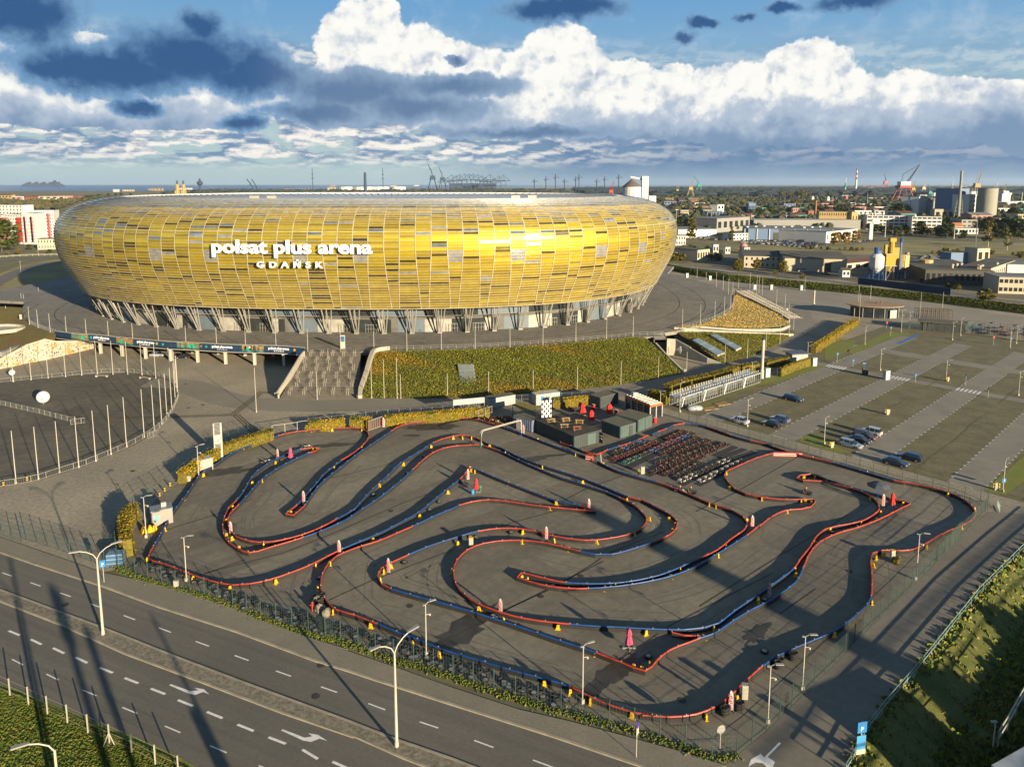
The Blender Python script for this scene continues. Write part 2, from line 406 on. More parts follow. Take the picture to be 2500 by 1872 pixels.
# general paved plaza around everything
plaza_out = [(-400, 110), (-400, 235), (-260, 262), (-150, 285), (-60, 430), (120, 460), (200, 352), (330, 250), (300, 215), (180, 120), (60, 62), (0, 68), (-60, 92), (-130, 118)]
fr = Q_("-77.44 102.71 -56.33 92.7")
P_kart = Q_("-55.62 94.98 -51.15 91.9 -49.04 91.11 -44.54 89.19 -40 87.34 -34.96 84.87 -30.08 82.2 -25.6 80.14 -20.92 78.03") + Q_("-23.31 79.37 -18.65 77.33 -13.91 74.86 -9.3 73.24 -4.64 70.95 .06 68.66 4.77 66.73 9.45 65.01 11.77 64.02") + Q_("14.12 63.11 16.36 61.95 18.61 60.72 19.77 60.06 21.07 60.94 22.91 62.41 24.77 63.82 26.53 65.42 30.25 68.71 34.05 72.16 37.77 75.45 43.48 80.82 47.08 83.88 52.72 88.89 60.29 95.98 68.24 103.32") + Q_("56.5 92.4 60.2 95.7 63.9 99 67.7 102.6 71.3 105.7 75.2 109.4 77.9 111.9 80.5 115.8 77.2 115.2 74 119 70.8 122.7 67.5 126.5 64.2 130.3 60.7 133.8") + Q_("60.8 134.1 55.7 139.6 50.3 144.9 44.9 149.7 41.5 153.6 38.1 158 35.7 160.7") + Q_("33.4 163.4 23.3 178.3 7.7 178.3 -7.4 166.5 -14.2 161.1") + Q_("-36 152 -43.8 149.6 -51 147.8") + Q_("-50.6 145.7 -57.2 136.5 -59.8 122.9 -60.5 116.2 -59.6 109.6 -57.9 103.2 -56.2 98.3")
P_side = [fr[0], fr[1]]
struct('plaza', subdiv_region([(-420, 118)] + Q_("-77.62 102.96 -67.45 98.25 -56.44 92.9 -54.94 93.72") + Q_("-27.15 80.35 -9.26 72.96 4.74 66.26") + Q_("16.25 61.5 19.71 59.85 21.28 59.42") + [p for p in up_] + [(420, 200), (420, 330), (300, 400), (160, 470), (-60, 500), (-260, 420), (-280, 262), (-420, 240)], .008), M_plaza)
struct('kart_lot', subdiv_region(P_kart, .016), M_asph)
# smooth band of paving through the plaza
band = MB(); band.ribbon(spline(Q_("-98.1 188.3 -87.3 186.5 -67.9 171.6 -47.7 167.9 -28 170.1 -7.8 173.2 18.3 181.3"), 4), 9, .020)
struct('paved_path', band, M_plaza2)
st = MB()
for k in (-.9, 0, .9):
    a = Q_("-89.7 158.9 -75.3 159.9 -64.7 161.1 -64.3 179.2 -61.8 178.8"); st.ribbon(offs(a, k*.7), .32, .026)
    b = Q_("-63.9 161.1 -55.5 149.6 -50.4 142.9"); st.ribbon(offs(b, k*.7), .32, .030)
struct('paving_strips', st, M_darkc)
# dark oval of the left plaza
oval_edge = Q_("-103.4 116.5 -90.5 121.2 -85.2 124.2 -81.2 130.9 -77.9 139.7 -77 146 -78.8 159 -82.9 172.6 -88.2 183.3 -96.2 193.4 -102.9 197.7 -110.2 198.4 -123.8 195.5 -139.3 190.6 -155 178.4")
struct('oval_yard', subdiv_region(spline(oval_edge, 3), .012), M_oval)
# ---- street
kerb_top = Q_("-99.42 108.92 -74.14 98.03 -67.57 94.98 -54.35 89.19 -44.77 84.53 -32.88 79.38 -22.07 74.1 -17.95 72.39") + Q_("-15.32 71.21 -6.01 67.2 3.99 62.95 11.46 59.53 19.47 55.74")
med_top = Q_("-90.87 98.93 -67.27 88.26 -49.26 80.14 -38.3 74.91 -27.66 70.03 -16.27 64.94") + Q_("-11.4 62.63 -5.43 60.11 4.99 55.23")
med_bot = Q_("-89.34 97.14 -65.74 86.09 -54.47 80.93 -44 75.6 -32.99 70.76 -23.15 66.34 -15.88 63.19") + Q_("-17.19 64.02 -10.14 60.6 -7.52 59.41 2.1 54.57")
road_low = Q_("-72.49 77.45 -54.77 70.51 -51.44 69.31 -45.87 67.01 -39.51 64.21 -35.69 62.79 -31.84 61.05 -27.96 58.85 -16.28 52.75")
struct('road', subdiv_region(kerb_top + med_top[::-1], .012), M_road)
struct('road', subdiv_region(med_bot + road_low[::-1], .016), M_road)
med = MB(); med.prism(med_top + med_bot[::-1], 0, .12); struct('median', med, M_cobble)
kb = MB(); kb.ribbon(offs(kerb_top, .15), .3, 0, .14); kb.ribbon(offs(med_top, .12), .25, .0, .145); kb.ribbon(offs(med_bot, -.12), .25, 0, .142);
struct('kerb', kb, M_kerb)
walk_top = Q_("-104.32 114.65 -77.44 102.71 -56.33 92.7 -50.65 90.91 -42.73 87.96 -34.64 84.02 -29.75 81.24 -23.14 78.03 -18.8 76.16") + Q_("-20.21 76.57 -13.14 73.24 -6.21 69.79 .82 66.61 5.77 65.01 10.48 63.26") + Q_("16.23 61.05 19.62 59.53")
sw = MB(); sw.prism(offs(kerb_top, .3) + Q_("15.75 56.29 18.03 58.69 19.6 59.49") + walk_top[::-1], 0, .11)
struct('sidewalk', sw, M_walk)
gl = MB(); gl.sheet([(-300, 60)] + road_low + [(60, 20), (60, -60), (-300, -60)], .02)
struct('grass_verge', gl, M_grassb)
mk = MB()
def dashes(pts, L, w, path):
    for (x, y) in pts:
        # heading from the nearest piece of the kerb line
        best = min(range(len(path)-1), key=lambda i: (path[i][0]+path[i+1][0]-2*x)**2+(path[i][1]+path[i+1][1]-2*y)**2)
        h = atan2(path[best+1][1]-path[best][1], path[best+1][0]-path[best][0])
        mk.box(x, y, .022, L, w, .004, h)
pts1 = Q_("-69.17 92.34 -63.67 89.87 -58.15 87.41 -52.76 84.94 -47.2 82.43 -41.64 79.93 -36.04 77.33 -30.52 74.8 -24.99 72.19 -19.37 69.67") + Q_("-13.85 67.16 -8.22 64.65 -2.7 62.21 2.89 59.82")
pts2 = Q_("-59.31 79.35 -55.61 77.68 -51.98 76.08 -48.37 74.42 -44.66 72.73 -41 71.06 -37.33 69.4 -33.67 67.68 -29.96 65.99 -26.22 64.27 -22.59 62.63 -18.95 60.95 -15.68 59.61 -62.96 80.93 -66.54 82.53")
pts3 = Q_("-55.36 74.1 -49.89 71.63 -44.43 69.17 -38.87 66.63 -33.31 64.07 -27.81 61.56 -60.57 76.3 -22.35 59.21")
dashes(pts1, 2.1, .15, [(a[0], a[1]) for a in med_top]); dashes(pts2, 2.1, .26, med_bot); dashes(pts3, 2.1, .13, med_bot)
ar = Q_("-36.61 70.34 -36.49 70.51 -33.92 69.43 -33.11 69.55 -33.72 69.93 -32.67 69.74 -31.72 68.93 -32.51 69.31 -33.2 68.84 -33.99 69.07")
mk.add([(p[0], p[1], .026) for p in ar], [(0, 1, 9), (1, 2, 9), (2, 8, 9), (2, 3, 8), (3, 7, 8), (3, 4, 5), (3, 5, 7), (5, 6, 7)][:8])
ar = Q_("-22.62 63.92 -22.48 64.07 -20.05 62.99 -19.33 63.15 -19.85 63.56 -18.85 63.35 -17.74 62.57 -18.57 62.87 -19.28 62.44 -20.1 62.63")
mk.add([(p[0], p[1], .026) for p in ar], [(0, 1, 9), (1, 2, 9), (2, 8, 9), (2, 3, 8), (3, 7, 8), (3, 4, 5), (3, 5, 7), (5, 6, 7)])
struct('road_markings', mk, M_paint)
# ---- access road on the right, with its painted arrow
acc = Q_("19.68 59.74 24.73 63.7 30.19 68.57 37.7 75.28 43.39 80.64 52.72 88.89 68.06 103.03") + Q_("75.1 109.2 77.8 111.5 84.5 110.2 85.5 98.2") + Q_("86.67 104.2 74.91 99.12 60.43 87.16 44.7 72.77 37.67 66.57 34.23 63.35 31.49 60.17 28.34 54.79 20.54 48.23 11.9 54.79")
struct('access_road', subdiv_region(acc, .020), mat('access_asphalt', (.20, .175, .135), .85, scale=.1, col2=(.155, .135, .105), fine=(1.2, .12)))
am = MB(); a_ = Q_("25.61 62.41 25.72 62.27 23.87 60.61 24.33 60.04 23.64 58.98 23.14 59.89 22.52 59.96 21.68 59.49 22.23 60.34 23.35 61 23.51 60.56")
am.add([(p[0], p[1], .030) for p in a_], [(0, 1, 2, 10), (2, 3, 4, 5), (2, 5, 10), (5, 6, 10), (6, 9, 10), (6, 7, 8), (6, 8, 9)])
struct('road_arrow', am, M_paint)
# ---- car park: turf-grid bays, block-paved aisles, cross path, zebra crossings
u0 = Q_("43.8 160.7")[0]; u1 = Q_("78.5 124.2")[0]; u2 = Q_("107.2 150.5")[0]
E1 = Vector((u1[0]-u0[0], u1[1]-u0[1])).normalized(); E2 = Vector((-E1.y, E1.x))
def lot(a, b): return (u0[0]+E1.x*a+E2.x*b, u0[1]+E1.y*a+E2.y*b)
def lotuv(p):
    d = Vector((p[0]-u0[0], p[1]-u0[1])); return d.dot(E1), d.dot(E2)
park = MB(); park.sheet([lot(-10, -1), lot(130, -1), lot(130, 150), lot(-10, 150)], .024)
struct('parking_bays', park, M_park)
ais = MB()
PITCH = 16.9
for k in range(0, 7):
    a = k*PITCH; w = 5.6
    ais.sheet([lot(a, -.9), lot(a+w, -.9), lot(a+w, 128), lot(a, 128)], .028)
CU = [lotuv(p)[1] for p in Q_("92.8 204.7 104.2 192.1 115.4 179.8")]; cpb = sum(CU)/3
ais.sheet([lot(-9, cpb-.1), lot(128, cpb-.1), lot(128, cpb+3.6), lot(-9, cpb+3.6)], .032)
ais.sheet([lot(-9, 96), lot(128, 96), lot(128, 102), lot(-9, 102)], .032)
struct('parking_aisles', ais, M_aisle)
pm = MB()
for k in range(0, 6):
    a = k*PITCH
    for b in range(0, 38):
        v = 2.4+b*2.5
        if abs(v-cpb-1.8) < 3.0 or v > 94: continue
        for q in (a, a+5.6): pm.box(*lot(q, v), .036, .34, .34, .004, atan2(E1.y, E1.x))
    for i in range(6): pm.box(*lot(a+.5+i*.95, cpb+1.75), .038, .48, 3.2, .004, atan2(E1.y, E1.x))
    pm.box(*lot(a+2.2, -.8), .038, 3.6, .18, .004, atan2(E1.y, E1.x))
struct('parking_markings', pm, M_paint)
bl = MB(); q = Q_("127.6 235.5 142.7 250.1 144.5 249.8 129.5 235.5"); bl.sheet(q, .040); struct('blue_bay_paint', bl, mat('blue_paint', (.06, .14, .32), .8))
# patches of grass and bare earth in the bays
gp = MB()
for t_ in (Q_("102.4 230.9 113.2 242.4 117.6 240.9 106.2 222.9 94.8 213.1"), Q_("107.1 225.5 129.2 248.5 137.4 256.7 143.2 251.7 128 242.4 117.8 230.9 106.5 220.4"), Q_("59.7 144 62.8 148.1 66.2 147.2 66.3 140.2 67.9 136.6 63.6 138.2")):
    gp.sheet(t_, .042)
gp.sheet(Q_("43.2 167 49.3 171.4 58.4 180.2 71.9 194.6 82.7 205.9 92.5 205.9 73.7 190.4 65 185.4 54.1 175.3 44.4 165.6"), .043)
gp.sheet(Q_("82.6 120.1 86.2 123 101.1 136.2 111.5 142.7 104.3 133.1 84.7 117.7"), .044)
struct('grass_patches', gp, M_grassb)
ew = MB()
for k in (1, 2, 3, 4):
    ew.ribbon([lot(k*PITCH-5.6+R.uniform(-.3, .3), b) for b in (0, 12, 25, 40, 50)], .5, .046)
    ew.ribbon([lot(k*PITCH-5.6+R.uniform(-.3, .3), b) for b in (60, 72, 85, 94)], .45, .046)
struct('worn_earth', ew, mat('worn_earth', (.17, .13, .07), .95, scale=1.2, col2=(.08, .08, .03), thr=(.45, .6)))
# upper right plaza tone
up = MB(); up.sheet(Q_("107.9 383.5 129.2 390.9 131.4 362.8 149.1 353.3 162.8 332.9") + Q_("204.1 282.6 204.8 250.6") + Q_("193.4 256.7 166.7 269 140.4 288.8 121.6 280.5 95.8 242.4 82.4 222.9 85.4 242.4") + Q_("109.1 273.7 121 309.8 107.3 347.2"), .034)
struct('upper_plaza', up, mat('upper_paving', (.29, .25, .195), .9, scale=.05, col2=(.23, .20, .155), fine=(1.2, .12)))
# service road along the embankment
sr = MB(); sr.ribbon(spline(Q_("-54.5 168.1 -28.4 168.1 -4.3 169.7 16.5 175.7 34.8 183.9 57 200.9 80.6 228.3") + Q_("106.4 261.6 117.2 288.9 125 314.3"), 4), 8.5, .038)
struct('service_road', sr, M_plaza2)
# fields and roads beyond the railway bank
fl = MB(); fl.sheet(Q_("182.1 629 220.9 624.2 253.5 605.8 302.4 643.8") + Q_("314.3 640.7 364.2 678.8 462.6 649.9 500.8 623.2 421.2 523 354.4 523 293.6 523 259.9 541.7") + Q_("241 541.7 185.1 541.7"), .02)
struct('field', fl, M_field)
yd = MB(); yd.sheet(Q_("105.6 467.3 173.4 549 262 541.7") + Q_("378.7 523 401.4 483.9 263.1 314.6 212.8 341 185.7 384.9 182.9 398.5") + Q_("159 402.5 130 446.8"), .024)
struct('yard', yd, M_dirt)
fr_ = MB(); fr_.ribbon(spline(Q_("124.6 428 145.2 423.5 160.6 406.5 174.8 390.9 183.6 376.3") + Q_("210.1 372.2 216.8 341 229.8 319.1"), 6), 6, .03)
fr_.ribbon(spline(Q_("242 602.5 293.6 630.2 347.2 671.4 391.8 645.1 429.3 602.5"), 8), 7, .03)
fr_.ribbon(spline(Q_("278.8 718.3 365.3 744.3 389.6 718.3 426.6 688.3 466.5 655.4"), 8), 11, .034)
struct('back_road', fr_, M_road)
lr = MB(); lr.ribbon(spline(Q_("-354.7 447.2 -352.4 493.2 -343.5 508.6 -327.2 518.3 -282 542.3"), 8), 14, .02); lr.ribbon(spline(Q_("-249.2 317.3 -280.5 391.2 -301.8 440 -309.7 490.3 -271.2 508.6"), 8), 9, .026)
struct('back_road', lr, M_road)
lg = MB(); lg.sheet(Q_("-259.3 325 -303.6 423.9 -323.6 473.2 -321.1 508.6 -304.1 508.6 -208.3 338.7 -213.2 331.7 -220.8 322.4 -207.8 300.7 -202 279.6 -223.9 279.6"), .016)
struct('field', lg, M_field)
# ---- ditch with rough grass, bottom right
dt = MB(); n = len(up_); rows = [(up_, .012), (offs(up_, -1.2), -.15), (offs(up_, -5), -2.3), (offs(up_, -9), -2.8), (offs(up_, -12.5), -1.0), (dit_out, .012)]
Rg = random.Random(3); vs = []
for pl_, z in rows:
    for p in pl_: vs.append((p[0], p[1], z+Rg.uniform(-.08, .08)*(z < 0)))
dt.add(vs, [(i*n+j, i*n+j+1, (i+1)*n+j+1, (i+1)*n+j) for i in range(len(rows)-1) for j in range(n-1)])
tag(dt.build('ditch_bank', M_grass, None, True), kind='structure')

# ---------------------------------------------------------------- podium and stadium
XC, YC, TH, SA, SB, SN = -55.9, 322.3, -.034, 113.3, 93.8, 2.5
def oval(t, off=0., inset=0.):
    c, s_ = cos(t), sin(t)
    x = math.copysign(abs(c)**(2/SN), c)*SA; y = math.copysign(abs(s_)**(2/SN), s_)*SB
    nx = math.copysign(abs(x/SA)**(SN-1)/SA, x); ny = math.copysign(abs(y/SB)**(SN-1)/SB, y); l = hypot(nx, ny)
    x += off*nx/l; y += off*ny/l
    k = 1-inset/hypot(x, y); x *= k; y *= k
    return XC+x*cos(TH)-y*sin(TH), YC+x*sin(TH)+y*cos(TH)
# equal spacing along the oval, starting behind
_ts = [2*pi*i/4000+pi/2 for i in range(4001)]
_pp = [oval(t) for t in _ts]; _cum = [0.]
for i in range(4000): _cum.append(_cum[-1]+hypot(_pp[i+1][0]-_pp[i][0], _pp[i+1][1]-_pp[i][1]))
def tpar(s_):
    s_ = (s_ % 1.)*_cum[-1]; lo, hi = 0, 4000
    while hi-lo > 1:
        m = (lo+hi)//2
        if _cum[m] <= s_: lo = m
        else: hi = m
    f = (s_-_cum[lo])/max(1e-9, _cum[lo+1]-_cum[lo]); return _ts[lo]+f*(_ts[lo+1]-_ts[lo])
PZ = 5.0
edge_front = Q_("-35.9 203.5 -11 206.3 9.2 211.6 23.2 216.9 38.1 222.9 48.3 224.2") + Q_("46.1 227.3 54.9 233.2 64.7 244 72.5 253.6 78.7 263.2 83.7 272.3 88.4 283.7 94.2 303.6") + Q_("96.8 314.4 95.9 340.8 92.6 359.2 83.8 385.6")
edge_left = Q_("-189.2 274.3 -176.7 256.8 -166.1 243.8 -158.9 237.4 -150.5 230.6 -146.3 226.9")
edge_deck = Q_("-129.5 221.1 -120.8 217.5 -112 214.5 -102.9 211.6 -94.1 209.9") + Q_("-84.9 207.8 -75.9 206.7 -66.9 205.6")
corner = Q_("-59.8 203.2")[0]
deck_line = spline([edge_left[-1], ((edge_left[-1][0]+edge_deck[0][0])/2-1, (edge_left[-1][1]+edge_deck[0][1])/2-.3)] + edge_deck + [corner], 2)
stair_top = Q_("-59.8 203.2 -43.8 203.2")
wall_r_top = Q_("-43.8 203.2 -41.5 205 -36.4 208.6")
podium_poly = edge_left + deck_line[1:] + stair_top[1:] + edge_front + [(95, 420), (40, 450), (-150, 450), (-230, 380), (-235, 300)] + Q_("-200 292")
pod = MB(); pod.prism(podium_poly, 3.9, PZ); struct('podium_deck', pod, M_podium)
# solid earth body under the deck behind the undercroft
body = MB(); body.prism([oval(tpar(k/60), 3) for k in range(60)], 0, 3.88); struct('podium_base', body, M_conc)
# curved paving lines on the deck
pl = MB()
for off in (14, 24): pl.ribbon([oval(tpar(k/160), off) for k in range(48, 152)], .35, 5.006)
struct('deck_lines', pl, mat('dark_joint', (.05, .045, .04), .9))

ROOF = thing('stadium', 'huge oval football stadium clad in gold scales with white lettering', 'stadium', (0, 0, 0))
PROF = [(4.8, 14.0), (7.5, 19.3), (10.3, 24.8), (11.6, 29.5), (12, 34), (11.4, 38), (9.3, 41.5), (5.6, 44.2), (.6, 46.2), (-5, 47.3), (-10, 47.9)]
prof = spline(PROF, .35)
_l = [0.]
for i in range(len(prof)-1): _l.append(_l[-1]+hypot(prof[i+1][0]-prof[i][0], prof[i+1][1]-prof[i][1]))
NR = 54; NS = 152
def pp(f):
    s_ = f*_l[-1]
    for i in range(len(prof)-1):
        if _l[i+1] >= s_ or i == len(prof)-2:
            k = (s_-_l[i])/max(1e-9, _l[i+1]-_l[i]); a, b = prof[i], prof[i+1]
            return a[0]+(b[0]-a[0])*k, a[1]+(b[1]-a[1])*k
def rib_s(i, z):
    """position of rib i on the oval; ribs close up in pairs towards the rim"""
    k = min(1., max(0., (33-z)/(33-13.7)))
    pair = i//2; side = i % 2
    a = (pair+.25+.5*side); b = (pair+.5+(.13 if side else -.13))
    return (a*(1-k)+b*k)/(NS/2)
_sc = {}
def surf(i, row, out=0.):
    o, z = pp(row/NR); t = tpar(rib_s(i, z)+(1. if i >= NS else 0.))
    o += out
    return (*oval(t, max(o, 0), max(-o, 0)), z)
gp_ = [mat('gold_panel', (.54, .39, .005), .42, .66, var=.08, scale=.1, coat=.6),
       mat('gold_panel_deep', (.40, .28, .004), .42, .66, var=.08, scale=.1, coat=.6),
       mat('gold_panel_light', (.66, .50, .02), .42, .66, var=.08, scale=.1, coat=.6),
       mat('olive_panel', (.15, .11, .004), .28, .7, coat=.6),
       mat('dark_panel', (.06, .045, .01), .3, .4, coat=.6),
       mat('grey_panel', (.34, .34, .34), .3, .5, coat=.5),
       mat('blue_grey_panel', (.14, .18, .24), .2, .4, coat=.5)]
Rs = random.Random(11)
P_ = [[surf(i, r) for r in range(NR+1)] for i in range(NS)]
fac = MB()
def lerp3(a, b, k): return tuple(a[c]+(b[c]-a[c])*k for c in range(3))
for i in range(NS):
    a, b = P_[i], P_[(i+1) % NS]
    r = 0
    while r < NR:
        f = r/NR
        u = Rs.random(); k = 0
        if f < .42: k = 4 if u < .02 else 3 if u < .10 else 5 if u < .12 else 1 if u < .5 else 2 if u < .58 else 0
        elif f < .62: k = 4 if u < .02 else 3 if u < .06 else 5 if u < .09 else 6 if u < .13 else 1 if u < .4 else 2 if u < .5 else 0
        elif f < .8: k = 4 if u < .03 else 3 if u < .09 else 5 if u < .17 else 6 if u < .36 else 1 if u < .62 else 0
        else: k = 3 if u < .10 else 5 if u < .38 else 6 if u < .88 else 1  # blue-grey upper panels put the sky's reflection into the colour
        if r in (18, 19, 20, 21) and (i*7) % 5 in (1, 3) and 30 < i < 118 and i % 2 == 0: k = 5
        q = [lerp3(a[r], b[r], .0), lerp3(a[r], b[r], 1), a[r+1], b[r+1]]
        fac.mt(k).quad(a[r], b[r], b[r+1], a[r+1]); r += 1
facade = fac.build('facade', gp_, ROOF)
M_white = mat('white_steel', (.30, .28, .24), .45, .1, var=.05)
rb = MB()
for i in range(NS):
    pts = [surf(i, r, .16) for r in range(0, NR+1, 2)]
    w = .13
    for j in range(len(pts)-1):
        (x0, y0, z0), (x1, y1, z1) = pts[j], pts[j+1]
        o, z = pp(2*j/NR); t = tpar(rib_s(i, z)); e = oval(t+.002, max(o, 0), max(-o, 0)); e0 = oval(t, max(o, 0), max(-o, 0))
        d = Vector((e[0]-e0[0], e[1]-e0[1])).normalized()*w
        rb.quad((x0-d.x, y0-d.y, z0), (x0+d.x, y0+d.y, z0), (x1+d.x, y1+d.y, z1), (x1-d.x, y1-d.y, z1))
rb.build('facade_ribs', mat('rib_steel', (.42, .37, .25), .5), ROOF)
gt = MB()
for r in list(range(0, 40))+list(range(40, NR+1, 2)):
    big = r in (0, 28, 42, NR)
    h = (.055 if r < 34 else .045) if not big else .15
    o, z = pp(r/NR); o2, z2 = pp(min(1, r/NR+.004)); dx, dz = o2-o, z2-z; L = hypot(dx, dz) or 1
    if r == NR: dx, dz, L = -1, .1, 1
    tx, tz = dx/L*h, dz/L*h; nx, nz = dz/L*.24, -dx/L*.24
    ring = []
    for i in range(NS):
        t = tpar(rib_s(i, z))
        for (oo, zz) in ((o-tx, z-tz), (o-tx+nx, z-tz+nz), (o+tx+nx, z+tz+nz), (o+tx, z+tz)):
            ring.append((*oval(t, max(oo, 0), max(-oo, 0)), zz))
    if r == 40: gt.build('facade_gutters', mat('gutter_steel', (.36, .31, .20), .5), ROOF); gt = MB()
    gt.add(ring, [(4*i+k, 4*((i+1) % NS)+k, 4*((i+1) % NS)+k+1, 4*i+k+1) for i in range(NS) for k in range(3)])
gt.build('facade_gutters', mat('gutter_silver', (.30, .31, .32), .4, .3), ROOF)
# crest gutter and the inward falling roof
rf = MB(); rp = [(-10, 47.9), (-10.5, 48.15), (-12.0, 48.15), (-12.5, 47.6), (-30, 45.9), (-52, 43.0), (-52.5, 40)]
for i in range(NS):
    t0, t1 = tpar(rib_s(i, 48)), tpar(rib_s((i+1) % NS, 48))
    for j in range(len(rp)-1):
        (o0, z0), (o1, z1) = rp[j], rp[j+1]
        k = 1 if j in (0, 1, 2) else 0
        rf.mt(k).quad((*oval(t0, 0, -o0), z0), (*oval(t1, 0, -o0), z0), (*oval(t1, 0, -o1), z1), (*oval(t0, 0, -o1), z1))
rf.build('roof', [mat('roof_sheet', (.42, .44, .46), .35, .2, scale=.05, var=.08), mat('white_gutter', (.8, .78, .74), .5)], ROOF)
rr = MB()
for i in range(NS):
    t0 = tpar(rib_s(i, 48)); rr.tube([(*oval(t0, 0, 12.5), 47.75), (*oval(t0, 0, 51), 43.3)], .16, 4)
rr.build('roof_ribs', mat('dark_rib', (.10, .11, .12), .6), ROOF)
# gutter line boxes on the crest
for s_ in (.455, .465, .60, .61):
    cb = MB(); x, y = oval(tpar(s_), 0, 11); cb.box(x, y, 48.1, 3, .8, .9, .2); cb.build('roof_plant', M_white, ROOF)
# ground floor: wall bays, doors, ring beam, fanned columns
W_blue = mat('blue_panel', (.11, .14, .165), .6, var=.08); W_dark = mat('dark_glass', (.03, .035, .035), .15, spec=.6)
W_conc = mat('bay_concrete', (.12, .112, .10), .8); W_grille = mat('pale_grille', (.33, .31, .26), .6)  # grille bays in one even pale colour
wl = MB(); NB = NS//2
for p in range(NB):
    for sub in range(4):
        s0, s1 = (p+.5+sub/4)/NB, (p+.5+(sub+1)/4)/NB
        a, b = oval(tpar(s0), 0, 2.2), oval(tpar(s1), 0, 2.2)
        kind = p % 4
        k = [0, 3, 1, 2][kind]
        for (z0, z1, kk) in ((5, 9.2, k if not (kind == 0 and False) else 0), (9.2, 10.1, 2), (10.1, 14.2, 1 if kind in (1, 2) else 0)):
            if kind == 3 and z0 == 5: kk = (1, 3, 1, 2)[sub]
            wl.mt(kk).quad((*a, z0), (*b, z0), (*b, z1), (*a, z1))
wl.build('ground_floor_wall', [W_blue, W_dark, W_conc, W_grille], ROOF)
so = MB(); ring = []
for i in range(NB*2):
    t = tpar(i/(NB*2)); ring += [(*oval(t, 4.8), 13.9), (*oval(t, 0, 2.3), 14.3)]
m = NB*2; so.add(ring, [(2*i, 2*((i+1) % m), 2*((i+1) % m)+1, 2*i+1) for i in range(m)]); so.build('soffit', W_conc, ROOF)
for p in range(NB):
    s_ = (p+.0)/NB; x0, y0 = oval(tpar(s_), 0, 0)
    if y0 > 335: continue
    cm = MB(); t = tpar(s_)
    def on(ds, o): 
        return oval(tpar(s_+ds/_cum[-1]), max(o, 0), max(-o, 0))
    for k, (ds, dt, z1, o1) in enumerate(((-.55, -1.0, 13.9, 4.4), (-.2, -.4, 13.9, 1.6), (.2, .5, 13.9, 4.4), (.55, 1.7, 13.9, 2.8), (-.55, -1.7, 13.9, 2.8))):
        cm.tube([(*on(ds, .0), 5.25), (*on(dt, o1), z1)], .17, 5)
    cm.tube([(*on(-1.6, 1.1), 10.6), (*on(1.6, 1.1), 10.6)], .1, 4)
    cm.box(*on(0, 0), 5.0, 1.5, .9, .35, atan2(on(1, 0)[1]-on(-1, 0)[1], on(1, 0)[0]-on(-1, 0)[0]))
    cm.build('column', M_white, ROOF)
rg = MB(); rg.tube([(*oval(tpar(i/200), 1.4), 10.9) for i in range(201)], .09, 4, cap=False); rg.build('ring_beam', M_white, ROOF)
for p in range(14, NB-8):
    if p % 4 in (2, 3):
        s_ = (p+1.0)/NB if False else (p+.5+.5)/NB
        x, y = oval(tpar((p+1.0-.0)/NB+.5/NB*0+.5/NB), 0, 2.0)
        if y > 300: continue
        a = oval(tpar((p+1.0)/NB-.002), 0, 2.05); b = oval(tpar((p+1.0)/NB+.002), 0, 2.05)
        c = oval(tpar((p+1.0)/NB), 0, 1.95); h = atan2(b[1]-a[1], b[0]-a[0])
        # door centred in the bay between two column groups
        c = oval(tpar((p+.5)/NB), 0, 1.98); a = oval(tpar((p+.48)/NB), 0, 2); b = oval(tpar((p+.52)/NB), 0, 2); h = atan2(b[1]-a[1], b[0]-a[0])
        dm = MB()
        for k in range(-2, 3): dm.box(c[0]+cos(h)*k*.9, c[1]+sin(h)*k*.9, 5, .10, .12, 2.6, h)
        dm.box(c[0], c[1], 7.55, 3.8, .13, .12, h); dm.box(c[0], c[1], 6.1, 3.8, .11, .06, h)
        dm.build('door_frame', M_white, ROOF)
LETX = (-91.0, -41.8); LETZ = 32.3; GDX = (-77.0, -56.8); GDZ = 28.0
# ---- lettering
def text_mesh(s_, size, bold=0., ext=.1, space=1.):
    cu = D.curves.new('t', 'FONT'); cu.body = s_; cu.size = size; cu.offset = bold; cu.extrude = ext; cu.space_character = space; cu.align_x = 'CENTER'; cu.resolution_u = 3
    o = D.objects.new('t', cu); COL.objects.link(o); dg = bpy.context.evaluated_depsgraph_get(); dg.update()
    me = D.meshes.new_from_object(o.evaluated_get(dg)); D.objects.remove(o); D.curves.remove(cu)
    return me
def place_text(name, s_, mtl, parent, cx, cy, z, head, height, width=None, bold=0., ext=.1, space=1., fn=None):
    """upright writing; baseline starts at z; faces the side of -normal (readable from the right of heading)"""
    me = text_mesh(s_, 1., bold, ext/height if height else ext, space)
    xs_ = [v.co.x for v in me.vertices]; w0 = max(xs_)-min(xs_); xm = (max(xs_)+min(xs_))/2
    kx = width/w0 if width else height
    for v in me.vertices:
        a = (v.co.x-xm)*kx; u = v.co.y*height; d = v.co.z*height
        if fn: v.co = fn(a, u, d)
        else: v.co = (cx+cos(head)*a+sin(head)*d, cy+sin(head)*a-cos(head)*d, z+u)
    me.name = name; me.materials.clear(); me.materials.append(mtl)
    o = D.objects.new(name, me); COL.objects.link(o)
    if parent: o.parent = parent
    return o
M_let = mat('letter_white', (.85, .84, .80), .5, var=.02)
XL = [oval(tpar(k/2000), 12.4) for k in range(2000)]
def face_y(x, off):  # front of the oval at abscissa x
    c = [p for p in XL if p[1] < YC]; j = min(range(len(c)), key=lambda i: abs(c[i][0]-x)); return c[j][1]-(off)
def fn_big(cx, z0):
    return lambda a, u, d: (cx+a, face_y(cx+a, .9)-d, z0+u)
LX0, LX1 = LETX
place_text('lettering', 'polsat plus arena', M_let, ROOF, 0, 0, 0, 0, 5.6, LX1-LX0, bold=.028, ext=.35, space=1.0, fn=fn_big((LX0+LX1)/2, LETZ))
GX0, GX1 = GDX
